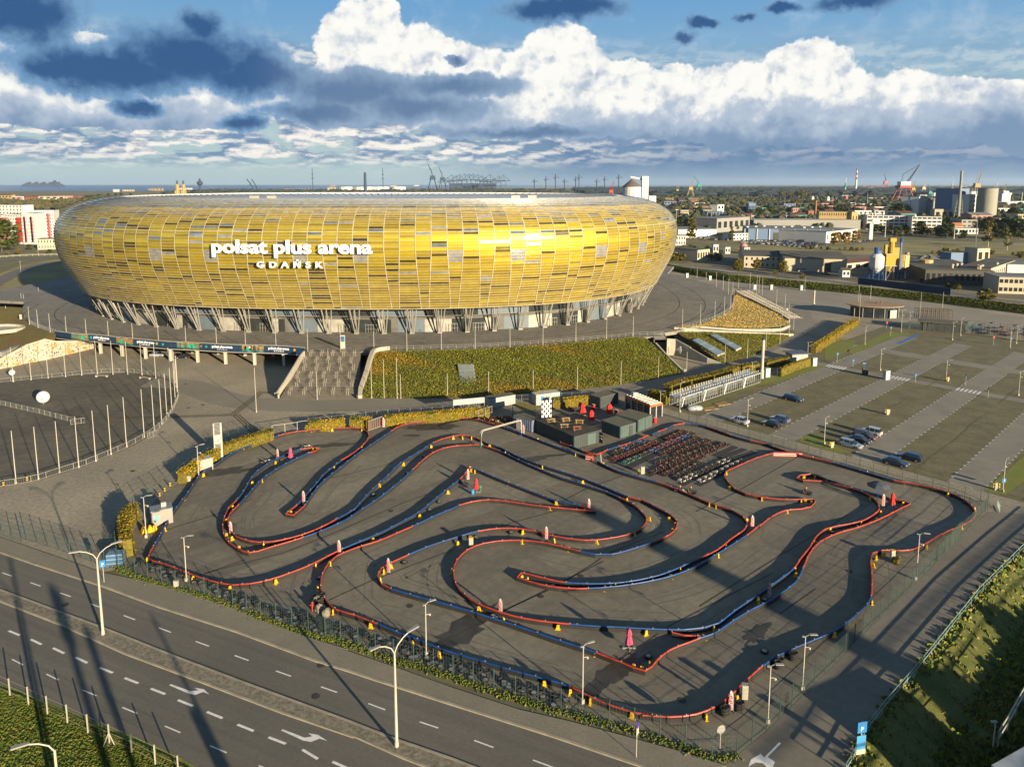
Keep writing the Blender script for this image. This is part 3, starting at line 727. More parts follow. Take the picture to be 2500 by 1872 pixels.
place_text('lettering', 'GDA\u0143SK', M_let, ROOF, 0, 0, 0, 0, 2.5, GX1-GX0, bold=.03, ext=.3, space=1.9, fn=fn_big((GX0+GX1)/2, GDZ))
fr2 = MB()
for z_ in (LETZ-.3, LETZ+3.4): fr2.tube([(x, face_y(x, .35), z_) for x in (LX0+(LX1-LX0)*k/24 for k in range(25))], .07, 4)
fr2.build('letter_frame', M_white, ROOF)

# ---------------------------------------------------------------- foliage helpers
def leafcard(mb, p, s, rnd):
    a = rnd.uniform(0, 6.28); b = rnd.uniform(-1.1, 1.1)
    u = Vector((cos(a), sin(a), 0))*s; w = Vector((-sin(a)*cos(b), cos(a)*cos(b), sin(b)))*s*rnd.uniform(.5, .9)
    P = Vector(p); k = mb.k
    mb.add([P-u-w, P+u-w*.6, P+u*.8+w, P-u*.7+w], [(0, 1, 2, 3)])
def leafmats(tag_, cols, rough=.75):
    return [mat('leaves_%s_%d' % (tag_, i), rgb(c) if isinstance(c, str) else c, rough, var=.25, scale=2.5, spec=.2) for i, c in enumerate(cols)]
LV_hedge = leafmats('autumn_hedge', [(.42, .27, .012), (.30, .22, .012), (.50, .30, .012), (.12, .13, .012)])
LV_hgreen = leafmats('green_hedge', [(.22, .16, .012), (.14, .13, .012), (.30, .18, .012), (.06, .08, .01)])
M_dim = mat('hedge_heart', (.20, .15, .012), .95, scale=3, col2=(.07, .06, .01))
rl = random.Random(9)
def hedge(label, path, w, h, mats_, dens=55, group='clipped hedges', cat='hedge'):
    t = thing('hedge', label, cat, (*path[0], 0), group=group)
    ox, oy = path[0]; pth = [(a-ox, b-oy) for a, b in path]
    m = MB(); m.wall(pth, w*.72, 0, h*.9); m.build('stems', M_dim, t)
    m = MB()
    L = plen(pth)
    for (x, y, hd) in resample(pth, 1/dens*1.0 if False else L/max(2, int(L*dens*1.7))):
        q = rl.random()
        side = rl.uniform(-w/2, w/2); z = rl.uniform(.05, h)
        if q < .45: z = h*rl.uniform(.9, 1.06)
        elif q < .9: side = (w/2)*rl.choice((-1, 1))*rl.uniform(.85, 1.15)
        # patches of one tone run together
        kk = int((sin(x*1.3+y*.7)+sin(y*2.1-z*2)+2)/4*3.99+rl.uniform(-.8, .8)); kk = min(3, max(0, kk))
        m.mt(kk); leafcard(m, (x-sin(hd)*side, y+cos(hd)*side, z), rl.uniform(.08, .15), rl)
    m.build('foliage', mats_, t); return t
def bank(name, label, top, bot, cols, nu=120, nv=22, zj=.18, tufts=9000, ts=.28, cat='bank', z_top=None):
    """planted slope between two polylines (x,y,z)"""
    def rs(pl, n):
        L = [0.]
        for i in range(len(pl)-1): L.append(L[-1]+sqrt(sum((pl[i+1][c]-pl[i][c])**2 for c in (0, 1))))
        out = []
        for k in range(n):
            s_ = L[-1]*k/(n-1); i = 0
            while i < len(pl)-2 and L[i+1] < s_: i += 1
            f = (s_-L[i])/max(1e-6, L[i+1]-L[i]); out.append(tuple(pl[i][c]+(pl[i+1][c]-pl[i][c])*f for c in (0, 1, 2)))
        return out
    A, B = rs(top, nu), rs(bot, nu); rnd = random.Random(len(label)); m = MB(); vs = []
    for i in range(nu):
        for j in range(nv):
            f = j/(nv-1); z = A[i][2]+(B[i][2]-A[i][2])*f + (rnd.uniform(-zj, zj)+.25*sin(pi*f) if 0 < j < nv-1 and 0 < i < nu-1 else 0)
            vs.append((A[i][0]+(B[i][0]-A[i][0])*f, A[i][1]+(B[i][1]-A[i][1])*f, max(z, .01)))
    m.add(vs, [(i*nv+j, (i+1)*nv+j, (i+1)*nv+j+1, i*nv+j+1) for i in range(nu-1) for j in range(nv-1)])
    o = tag(m.build(name, cols[0]), kind='structure')
    if tufts:
        m = MB(); mats_ = cols[1]
        for k in range(tufts):
            u, f = rnd.random()*(nu-1), rnd.random(); i = int(u); g_ = u-i
            a = tuple(A[i][c]+(A[min(i+1, nu-1)][c]-A[i][c])*g_ for c in range(3)); b = tuple(B[i][c]+(B[min(i+1, nu-1)][c]-B[i][c])*g_ for c in range(3))
            p = tuple(a[c]+(b[c]-a[c])*f for c in range(3))
            kk = int((sin(p[0]*.07+1.3*sin(p[1]*.12))+sin(p[0]*.31+p[1]*.5)*.5+1.5)/3.2*len(mats_)+rnd.uniform(-.9, .9)-max(0, min(2.5, (p[0]-2)*.09))); m.mt(min(len(mats_)-1, max(0, kk)))
            leafcard(m, (p[0], p[1], p[2]+.25*sin(pi*f)+rnd.uniform(.05, .35)), rnd.uniform(.5, 1.)*ts, rnd)
        tag(m.build('ground_cover', mats_), kind='stuff')
    return o
def W3(p2, z): return [(a, b, z) for a, b in p2]
ivy = leafmats('ivy', [(.19, .20, .018), (.12, .14, .014), (.25, .21, .018), (.31, .20, .016), (.33, .165, .014)])
ivyg = leafmats('ivy_green', [(.18, .175, .02), (.11, .12, .015), (.23, .20, .023), (.13, .145, .016)])
strw = leafmats('straw', [(.54, .38, .12), (.40, .29, .08), (.26, .22, .05), (.60, .44, .16)])
M_soil = mat('planted_soil', (.13, .085, .02), .95, scale=.12, col2=(.09, .085, .015), fine=(2, .4))
# main front bank
bank('planted_bank', 'a', W3(Q_("-39.2 202.9 -35.9 203.5 -11 206.3 9.2 211.6 23.2 216.9 38.1 222.9 41.9 222.4"), 4.9), W3(Q_("-37.7 174.2 -28.1 173.8 -16.1 174.2 -6.1 175.7 5.3 178.6 17.1 181.6 29 186.3 39.9 192.1 48.1 197.7"), .03), (M_soil, ivy), 260, 30, .16, 60000, .17)
# right triangle bank under the ramp and the straw coloured one above it
bank('planted_bank', 'bb', [(x, y, z) for (x, y), z in zip(Q_("54.4 233.5 65.7 237.7 73.6 239.2 87.8 244.1 99 249.3"), (4.4, 3.6, 2.9, 1.5, .4))], W3(Q_("62.5 207.7 72.1 215.7 81 225.6 89.7 236.4 96.8 247 102.6 257.5"), .03), (M_soil, ivyg), 120, 24, .14, 24000, .16)
bank('straw_bank', 'ccc', W3(Q_("55.5 235.1 64.7 244 72.5 253.6 78.7 263.2 83.7 272.3 88.4 283.7 94 301.6"), 4.9), [(x, y, z) for (x, y), z in zip(Q_("60.6 247.8 76.4 248.8 88.2 252.8 98.7 259.8 104.8 267.9 106.9 274.1 107.7 284 101.8 302.2 99.3 314.2"), (4.2, 2.9, 1.8, 1.0, .5, .6, 1.2, 3.4, 4.7))], (M_dry, strw), 120, 26, .2, 16000, .18)
# ramp path and its white walls
M_wall = mat('pale_concrete', (.38, .34, .27), .85, scale=.5, var=.10, fine=(3, .06))
rp_ = Q_("52.6 240.7 57.2 242.2 67 242.6 74.9 243.6 86 246.5 95.3 250.4 101.6 256.6"); rz = [5.0, 4.5, 3.6, 2.8, 1.6, .8, .15]
m = MB(); Lr = offs(rp_, 1.6); Rr_ = offs(rp_, -1.6); m.add([(*Lr[i], rz[i]) for i in range(7)]+[(*Rr_[i], rz[i]) for i in range(7)], [(i, i+1, 8+i, 7+i) for i in range(6)]); struct('ramp_path', m, M_podium)
def wallthing(name, label, cat, pts, w, z0, z1, mt_): 
    m = MB(); m.wall(pts, w, z0, z1); o = m.build(name, mt_); tag(o, label, cat); return o
wallthing('retaining_wall', 'long pale wall on the lower side of the ramp path above the two skylights', 'wall', Q_("54 235.9 65.6 237.7 73.6 239.3 84.7 242.6 93.5 245.8 99.1 249.1"), .4, 0, [5.7, 4.4, 3.6, 2.4, 1.4, .6], M_wall)
wallthing('retaining_wall', 'curved pale wall between the ramp path and the straw grass slope', 'wall', Q_("59.5 244.6 67.6 245.1 75.5 245.9 87 249.4 97.2 255.6 103.7 264.2"), .35, 0, [4.9, 4.0, 3.2, 2.2, 1.3, .8], M_wall)
wallthing('retaining_wall', 'pale sloping stair wall behind the straw grass triangle', 'wall', Q_("97.7 315.2 101.8 302 106.6 281.2 106.9 273"), .4, 0, [5.8, 4.6, 2.0, 1.2], M_wall)
# stairs behind that wall
s0, s1 = Q_("100.9 323.8 109.1 280.6"); stm = MB(); d = Vector((s1[0]-s0[0], s1[1]-s0[1])); nrm = Vector((-d.y, d.x)).normalized()
if nrm.y < 0: nrm = -nrm
h = atan2(d.y, d.x)
for k in range(24):
    f = (k+.5)/24; stm.box(s0[0]+d.x*f+nrm.x*3.5, s0[1]+d.y*f+nrm.y*3.5, 0, d.length/24, 6.5, 5*(1-f), h)
t = tag(stm.build('staircase', M_wall), 'wide pale stair flight rising behind the straw grass triangle', 'stairs')
for q in (1, 3.5, 6.5):
    m = MB(); m.tube([(s0[0]+nrm.x*q, s0[1]+nrm.y*q, 6.0), (s1[0]+nrm.x*q, s1[1]+nrm.y*q, 1.0)], .09, 5)
    for k in range(12):
        f = k/11; m.cyl(s0[0]+d.x*f+nrm.x*q, s0[1]+d.y*f+nrm.y*q, 5*(1-f), 6-5*f, .05, 4)
    m.build('handrail', M_pole, t)
# gate 4: portal, wing walls, number
gw = Q_("48.3 220 49.4 220 51 219.8 53 217.3 54.6 215.4 58.3 209.9 62.6 207.4"); gz = [5.1, 5.05, 4.9, 4.0, 3.3, 1.6, .35]
wallthing('gate_wing_wall', 'concrete wing wall painted with a white 4 at the embankment gate', 'wall', gw, .35, 0, gz, M_wall)
gl_ = Q_("43.4 219.8 44.7 219.3 46 211.3 48.6 198"); wallthing('gate_parapet', 'sloping pale parapet on the left of gate 4', 'wall', gl_[1:], .5, 0, [4.1, 2.7, .6], M_wall)
mrec = MB(); q = Q_("44.3 219.8 48.3 220"); q2 = [(q[1][0]+1, q[1][1]+9), (q[0][0]+1, q[0][1]+9)]
mrec.mt(0).wall([q[0], q2[1], q2[0], q[1]], .3, 0, 4.9)
mrec.mt(1).add([(*q[0], 4.9), (*q[1], 4.9), (*q2[0], 4.9), (*q2[1], 4.9)], [(0, 1, 2, 3)])
o = mrec.build('gate_recess', [mat('dark_concrete', (.12, .11, .10), .9), M_conc]); tag(o, 'dark recessed gateway cut into the bank beside the number 4', 'gateway')
m = MB(); hh = atan2(q[1][1]-q[0][1], q[1][0]-q[0][0]); cx_, cy_ = (q[0][0]+q[1][0])/2, (q[0][1]+q[1][1])/2
m.box(cx_+.5, cy_+4.5, 0, 8, .3, 3.0, hh); m.build('gate_leaf', mat('teal_glass', (.08, .12, .13), .3), o)
g4 = Q_("50.9 217.3 51.9 216.4"); place_text('gate_number', '4', M_let, D.objects['gate_wing_wall'], *[v-.28*k for v, k in zip(Q_("51.4 216.9")[0], (0, 1))], 1.6, atan2(gw[4][1]-gw[2][1], gw[4][0]-gw[2][0]), 2.8, 1.8, bold=.03, ext=.05)
m = MB(); p_ = Q_("48.3 220 51 219.8 54.6 215.4"); m.wall([(a, b+.0) for a, b in p_], .38, [4.8, 4.7, 3.1], [5.25, 5.1, 3.5]); m.build('wall_coping', M_wall, D.objects['gate_wing_wall'])
# skylights on the banks
M_glassb = mat('skylight_glass', (.16, .21, .23), .15, spec=.7)
for name, lab, pts in (('a', 'lone dark glass skylight in the middle of the long orange bank', (Q_("-13.5 184.7 .5 -9.4 185.5 .4",3), Q_("-14.9 192.6 -10.6 193"), .7, 3.6)), ('b', 'lower skylight strip on the green bank beside gate 4', (Q_("63.5 217.8 .1 66.8 221.2 .1",3), Q_("57.2 223.9 59.8 226.1"), .9, 3.7)), ('c', 'upper skylight strip on the green bank under the ramp wall', (Q_("71.5 225.3 .1 74.5 229 .1",3), Q_("65 231.4 67.5 232.8"), 1.2, 3.6))):
    lo, hi, zl, zh = pts; a, b = lo[0][:2], lo[1][:2]
    a, b = {'a': Q_("-13.3 182.3 -9.3 182.8"), 'b': Q_("62.3 213.5 65.5 216.8"), 'c': Q_("69.8 219.6 72.6 223.1")}[name]; zl = {'a': .9, 'b': 1.1, 'c': 1.4}[name]
    c, d_ = hi[1], hi[0]
    t = thing('skylight', lab, 'skylight', (*a, zl)); ox, oy = a
    Q4 = [Vector((a[0]-ox, a[1]-oy, .35)), Vector((b[0]-ox, b[1]-oy, .35)), Vector((c[0]-ox, c[1]-oy, zh-zl+.35)), Vector((d_[0]-ox, d_[1]-oy, zh-zl+.35))]
    m = MB(); m.add([tuple(v) for v in Q4]+[(v.x, v.y, v.z-.5) for v in Q4], [(0, 1, 2, 3), (4, 5, 1, 0), (5, 6, 2, 1), (6, 7, 3, 2), (7, 4, 0, 3)]); m.build('kerb_frame', M_wall, t)
    for k in range(3):
        f0, f1 = k/3+.015, (k+1)/3-.015; e0, e1 = Q4[0].lerp(Q4[3], f0), Q4[1].lerp(Q4[2], f0); e2, e3 = Q4[1].lerp(Q4[2], f1), Q4[0].lerp(Q4[3], f1)
        up1 = Vector((0, 0, .06)); s = .04
        m = MB(); m.add([tuple(v+up1) for v in (e0.lerp(e1, s), e0.lerp(e1, 1-s), e3.lerp(e2, 1-s), e3.lerp(e2, s))], [(0, 1, 2, 3)]); m.build('glass_pane', M_glassb, t)
# ---------------------------------------------------------------- stairs from the plaza up to the deck
(sa, sb), (sc, sd_) = Q_("-57.7 173.8 -38.1 173.8"), Q_("-59.8 203 -43.6 203")
n = 34; sm = MB()
A0, B0, A1, B1 = Vector(sa), Vector(sb), Vector(sc), Vector(sd_)
for k in range(n):
    f0, f1 = k/n, (k+1)/n
    if k in (11, 22): f1 = (k+1)/n
    a, b = A0.lerp(A1, f0), B0.lerp(B1, f0); c, e = A0.lerp(A1, 1), B0.lerp(B1, 1)
    z0, z1 = 5*k/n, 5*(k+1)/n
    a2, b2 = A0.lerp(A1, f1), B0.lerp(B1, f1)
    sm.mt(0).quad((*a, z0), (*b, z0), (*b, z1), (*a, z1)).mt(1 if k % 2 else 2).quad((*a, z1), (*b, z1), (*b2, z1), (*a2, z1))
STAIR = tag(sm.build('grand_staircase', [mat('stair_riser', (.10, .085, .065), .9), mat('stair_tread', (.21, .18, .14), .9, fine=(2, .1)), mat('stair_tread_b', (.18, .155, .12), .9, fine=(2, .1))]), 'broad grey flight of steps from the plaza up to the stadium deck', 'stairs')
rr_ = MB()
for r in range(6):
    for c in range(5):
        u = (c+.5+.25*(r % 2))/5.3; f = .06+r*.165
        p = A0.lerp(B0, u).lerp(A1.lerp(B1, u), f); q = A0.lerp(B0, u).lerp(A1.lerp(B1, u), f+.085); z0, z1 = 5*f, 5*(f+.085)
        m = MB()
        for off in (-.25, .25):
            m.tube([(p.x+off, p.y, z0), (p.x+off, p.y, z0+1), (q.x+off, q.y, z1+1), (q.x+off, q.y, z1)], .045, 5)
        m.build('handrail', M_pole, STAIR)
# side walls of the stair
wl_ = spline([(*a, z) for a, z in zip(Q_("-58.2 174.1 -58.7 175.1 -60.4 187.4 -62.8 201.9 -65.2 217.6 -66.3 225.7")[:1]+Q_("-58.9 175")+Q_("-58.6 180.1")+Q_("-58.4 187.7")+Q_("-58.9 196")+Q_("-58.7 199"), (.9, 1.2, 2.6, 4.6, 5.8, 6.2))], 1.5)
M_ban = mat('banner_navy', (.012, .035, .075), .55, var=.1); M_bgold = mat('banner_gold', (.45, .27, .05), .6); M_bteal = mat('banner_green', (.02, .30, .20), .6)
m = MB(); m.wall([(p[0], p[1]) for p in wl_], .35, 0, [p[2] for p in wl_]); lw = tag(m.build('stair_side_wall', M_wall), 'sloping wall with banner strips on the left of the grand staircase', 'wall')
wr = [(*a, z) for a, z in zip(Q_("-37.8 173.9")+Q_("-38.5 177.7")+Q_("-38.8 186.2")+Q_("-39.5 196.3")+Q_("-39.4 202.7")+Q_("-35.9 205.9"), (.8, 1.7, 3.6, 5.4, 6.1, 6.1))]
wr = spline(wr, 1.5)
m = MB(); m.wall([(p[0], p[1]) for p in wr], 1.0, 0, [p[2] for p in wr]); tag(m.build('stair_side_wall', M_wall), 'broad pale curved wall between the grand staircase and the orange bank', 'wall')
for (x, y), lab in zip(Q_("-59.4 175.5 -58.5 174.3 -38.6 173.9 -39.5 181.3"), ('white bin at the foot of the left stair wall', 'black and white bin beside the white one at the left stair foot', 'black bin at the right foot of the grand staircase', '')):
    if not lab: continue
    m = MB(); m.lathe(0, 0, [(.3, 0), (.33, .1), (.33, .9), (.25, 1.05), (.05, 1.1)], 10); o = m.build('litter_bin', M_pole if 'white bin' in lab[:9] else M_blk); o.location = (x, y, 0); tag(o, lab, 'bin')
# ---------------------------------------------------------------- deck parapet banner with its writing
par = deck_line; t = thing('banner_parapet', 'long dark blue banner parapet along the edge of the stadium deck', 'banner', (*par[0], 0)); ox, oy = par[0]
loc_ = [(a-ox, b-oy) for a, b in par]
m = MB(); m.wall(loc_, .3, 3.95, 6.15); m.build('banner', M_ban, t)
m = MB(); m.wall(loc_, .42, 6.15, 6.27); m.build('top_rail', M_wall, t); m = MB(); m.wall(loc_, .5, 3.78, 3.95); m.build('edge_beam', M_wall, t)
dl = [0.]
for i in range(len(loc_)-1): dl.append(dl[-1]+hypot(loc_[i+1][0]-loc_[i][0], loc_[i+1][1]-loc_[i][1]))
def on_ban(s_, out=.17):
    s_ = min(max(s_, 0), dl[-1]-.01); i = 0
    while dl[i+1] < s_: i += 1
    f = (s_-dl[i])/(dl[i+1]-dl[i]); h = atan2(loc_[i+1][1]-loc_[i][1], loc_[i+1][0]-loc_[i][0])
    return loc_[i][0]+(loc_[i+1][0]-loc_[i][0])*f+sin(h)*out, loc_[i][1]+(loc_[i+1][1]-loc_[i][1])*f-cos(h)*out, h
def ban_s(px_x):  # find distance along the banner whose view azimuth equals that of a ground point
    best = 0; bd = 1e9; az = atan2(px_x[0], px_x[1])
    for k in range(400):
        s_ = dl[-1]*k/399; a, b, h = on_ban(s_); d_ = abs(atan2(a+ox, b+oy)-az)
        if d_ < bd: bd, best = d_, s_
    return best
for p in Q_("-127.4 219.3 -111.2 214.1")+Q_("-85.4 207.4 -68 205.6")+Q_("-92.8 210.3")[:0]:
    s_ = ban_s(p)
    f_ = lambda a, u, d, s_=s_: (lambda q: (q[0]+d*sin(q[2]), q[1]-d*cos(q[2]), 5.05+u))(on_ban(s_+a))
    place_text('banner_writing', 'polsat plus arena', M_let, t, 0, 0, 0, 0, 1.05, 6.6, bold=.03, ext=.02, fn=f_)
    f_ = lambda a, u, d, s_=s_: (lambda q: (q[0]+d*sin(q[2]), q[1]-d*cos(q[2]), 4.42+u))(on_ban(s_+a))
    place_text('banner_writing', 'GDA\u0143SK', M_let, t, 0, 0, 0, 0, .42, 3.2, bold=.03, ext=.02, space=1.9, fn=f_)
def disc(s_, z, r, mt_, n=14, dd=.02):
    m = MB(); x, y, h = on_ban(s_, .17+dd); vs = [(x, y, z)]+[(x+cos(h)*r*cos(2*pi*k/n), y+sin(h)*r*cos(2*pi*k/n), z+r*sin(2*pi*k/n)) for k in range(n)]
    m.add(vs, [(0, 1+k, 1+(k+1) % n) for k in range(n)]); m.build('emblem', mt_, t)
for p in Q_("-132.9 220.6 -106.1 210.9 -91.7 207.8")+Q_("-91.8 208 -63.2 205"): disc(ban_s(p), 5.25, .42, M_bgold); disc(ban_s(p), 4.35, .01, M_bgold)
for p in Q_("-131.1 220 -104.1 210.3")+Q_("-89.9 207.4"): disc(ban_s(p), 5.2, .38, M_bteal)
for p, dr in zip(Q_("-136.6 222.7 -118.4 215.3 -96.1 209.1")+Q_("-96.4 208.6 -76.1 206.2"), (0, 1, 0, 0, 1)):
    s0_ = ban_s(p); m = MB()
    for k in range(5):
        vs = []; N_ = 16
        for j in range(N_+1):
            x, y, h = on_ban(s0_-3+j*.42, .19); z = 4.25+k*.38+.16*sin(j*.8)*(1 if dr else .5)
            vs += [(x, y, z), (x, y, z+.19)]
        m.mt(k % 2 if not dr else (0 if k else 1)).add(vs, [(2*j, 2*j+2, 2*j+3, 2*j+1) for j in range(N_)])
    m.build('banner_waves', [M_bgold, M_bteal], t); disc(s0_+(-1 if dr else 1.5), 4.9, .7, M_bteal, dd=.04)
dp = thing('deck_pillar', 'square white pillar holding up the front edge of the stadium deck', 'pillar', group='white pillars under the stadium deck'); m = MB(); m.box(0, 0, 0, .75, .75, 3.78); m.build('shaft', M_pole, dp); m = MB(); m.box(0, 0, 3.5, 1.1, 1.1, .27); m.build('capital', M_pole, dp)
PIL = Q_("-129.5 221.1 -120.8 217.5 -112 214.5 -102.9 211.6 -94.1 209.9")+Q_("-84.9 207.8 -75.9 206.7 -66.9 205.6")
spots = [(a, b+.8) for a, b in PIL]+[(a+2, b+11) for a, b in PIL]+[(a+3, b+21) for a, b in PIL[:7]]
scatter(dp, spots)
for i, o in enumerate([o for o in D.objects if o.name.startswith('deck_pillar')]):
    if i >= len(PIL): o['label'] = 'square white pillar standing in the shade deep under the deck'; o['group'] = 'inner pillars under the deck'
# ---------------------------------------------------------------- grass mound and painted wall on the far left
tw = Q_("-153.6 192.8 -.7 -147.9 202.8 3 -146.1 206 4.3 -144.6 209.9 5.6 -141.6 213.9 6.5 -140.5 216.9 7.2 -138.5 222.7 4.5 -135.7 230.2 .7",3)
mw = MB(); P2 = [(p[0], p[1]) for p in tw]; zz_ = [max(.3, p[2]) for p in tw]; zz_[0] = .3; zz_[-2] = 3.9; zz_[-1] = 3.9; zz_[-3] = 5.2
mw.wall(P2, .4, 0, zz_)
M_mural = mat('mural_paint', (.40, .36, .29), .8, scale=.35, col2=(.42, .22, .04), thr=(.52, .60))
mu = tag(mw.build('mural_wall', M_mural), 'long white and orange painted mural wall below the grass mound', 'wall')
m = MB(); rm = random.Random(4)
L_ = plen(P2)
cum_ = [0.]
for i in range(len(P2)-1): cum_.append(cum_[-1]+hypot(P2[i+1][0]-P2[i][0], P2[i+1][1]-P2[i][1]))
def on_m(s_, out):
    i = 0
    while i < len(cum_)-2 and cum_[i+1] < s_: i += 1
    f = (s_-cum_[i])/(cum_[i+1]-cum_[i]); h = atan2(P2[i+1][1]-P2[i][1], P2[i+1][0]-P2[i][0])
    return P2[i][0]+(P2[i+1][0]-P2[i][0])*f+sin(h)*out, P2[i][1]+(P2[i+1][1]-P2[i][1])*f-cos(h)*out, h, zz_[i]+(zz_[i+1]-zz_[i])*f
for k in range(340):
    s_ = rm.uniform(cum_[1], L_-1); x, y, h, zt = on_m(s_, .215); z = rm.uniform(.4, max(.5, zt-.6)); r = rm.uniform(.10, .3); nn = 7
    if z > zt-.4: continue
    vs = [(x+cos(h)*r*cos(6.283*j/nn)*rm.uniform(.4, 1.5), y+sin(h)*r*cos(6.283*j/nn), z+r*.8*sin(6.283*j/nn)*rm.uniform(.5, 1.3)) for j in range(nn)]
    m.mt(0 if rm.random() < .7 else 1).add(vs, [tuple(range(nn))])
m.build('mural_figures', [mat('mural_ink', (.06, .06, .06), .8), mat('mural_ochre', (.5, .27, .04), .8)], mu)
hill_top = [(*a, 5.0) for a in Q_("-202.2 256.8 -193.5 268.2 -193.8 275.4 -192 278.5 -176.9 256.8 -166.1 243.8 -158.9 237.4 -150.5 230.6 -146.4 226.9")]
M_mound = mat('mound_grass', (.22, .125, .022), .95, scale=.12, col2=(.16, .14, .02), fine=(3, .3))
bank('grass_mound', 'dddd', hill_top, [(tw[0][0], tw[0][1], .3), (tw[1][0], tw[1][1], zz_[1]), (tw[2][0], tw[2][1], zz_[2]), (tw[3][0], tw[3][1], zz_[3]), (tw[4][0], tw[4][1], zz_[4]), (tw[5][0], tw[5][1], 5.1)], (M_mound, None), 60, 30, .06, 0)
pt = Q_("-168.3 235.1")[0]; m = MB(); n = 20
ring = [(pt[0]-3+8.5*cos(2*pi*k/n), pt[1]+6*sin(2*pi*k/n)) for k in range(n)]
m.mt(0).wall(ring+[ring[0]], .5, 4.6, 5.7).mt(1).add([(a, b, 4.9) for a, b in ring], [tuple(range(n))]); o = m.build('sunken_window', [M_conc, M_wall]); tag(o, 'oval sunken concrete opening in the grass mound', 'light well')
m = MB(); m.wall(Q_("-147.7 203 -148.1 215.3"), 1.4, 3.6, 4.9); o = m.build('mound_parapet', M_galv); tag(o, 'pale flat parapet strip at the lower edge of the grass mound', 'parapet')

# ---------------------------------------------------------------- kart track barriers
MARKS = []
def barrier(label, secs, closed=False):
    t = thing('track_barrier', label, 'barrier', (*secs[0][1][0], 0), group='red and blue kart track barriers')
    pts = []; colr = []
    for c, p in secs:
        for q in p:
            if pts and hypot(q[0]-pts[-1][0], q[1]-pts[-1][1]) < .8: continue
            pts.append(q); colr.append(c)
    n = len(pts); runs = []; cur = None
    for i in range(n if closed else n-1):
        p = [pts[(i+k) % n] if closed else pts[min(max(i+k, 0), n-1)] for k in (-1, 0, 1, 2)]
        L = hypot(p[2][0]-p[1][0], p[2][1]-p[1][1]); m = max(1, int(L/1.2)); seg = []
        for j in range(m+1):
            u = j/m; seg.append(tuple(.5*(2*p[1][c]+(p[2][c]-p[0][c])*u+(2*p[0][c]-5*p[1][c]+4*p[2][c]-p[3][c])*u*u+(3*p[1][c]-p[0][c]-3*p[2][c]+p[3][c])*u**3) for c in (0, 1)))
        c = colr[(i+1) % n]
        if cur and cur[0] == c: cur[1].extend(seg[1:])
        else:
            cur = (c, seg); runs.append(cur)
    ox, oy = t.location.x, t.location.y
    for c, seg in runs:
        seg = [(a-ox, b-oy) for a, b in seg]; mb = MB()
        mb.tube([(a, b, .56) for a, b in seg], .105, 6).mt(1).wall(seg, .16, 0.03, .44)
        for (x, y, h) in resample(seg, 3.0): mb.mt(2).box(x, y, .66, .10, .10, .10, h)
        mb.build('barrier_section', [M_red if c == 'r' else M_blue, M_rub, M_galv], t)
    sm_ = [q for _, seg in runs for q in seg]
    for off in (2.3, 2.8, -2.5, 3.6, -3.9):
        MARKS.append([(x-sin(h)*(off+.3*sin(k*.13)), y+cos(h)*(off+.3*sin(k*.13))) for k, (x, y, h) in enumerate(resample(sm_, 3.0))])
    return t
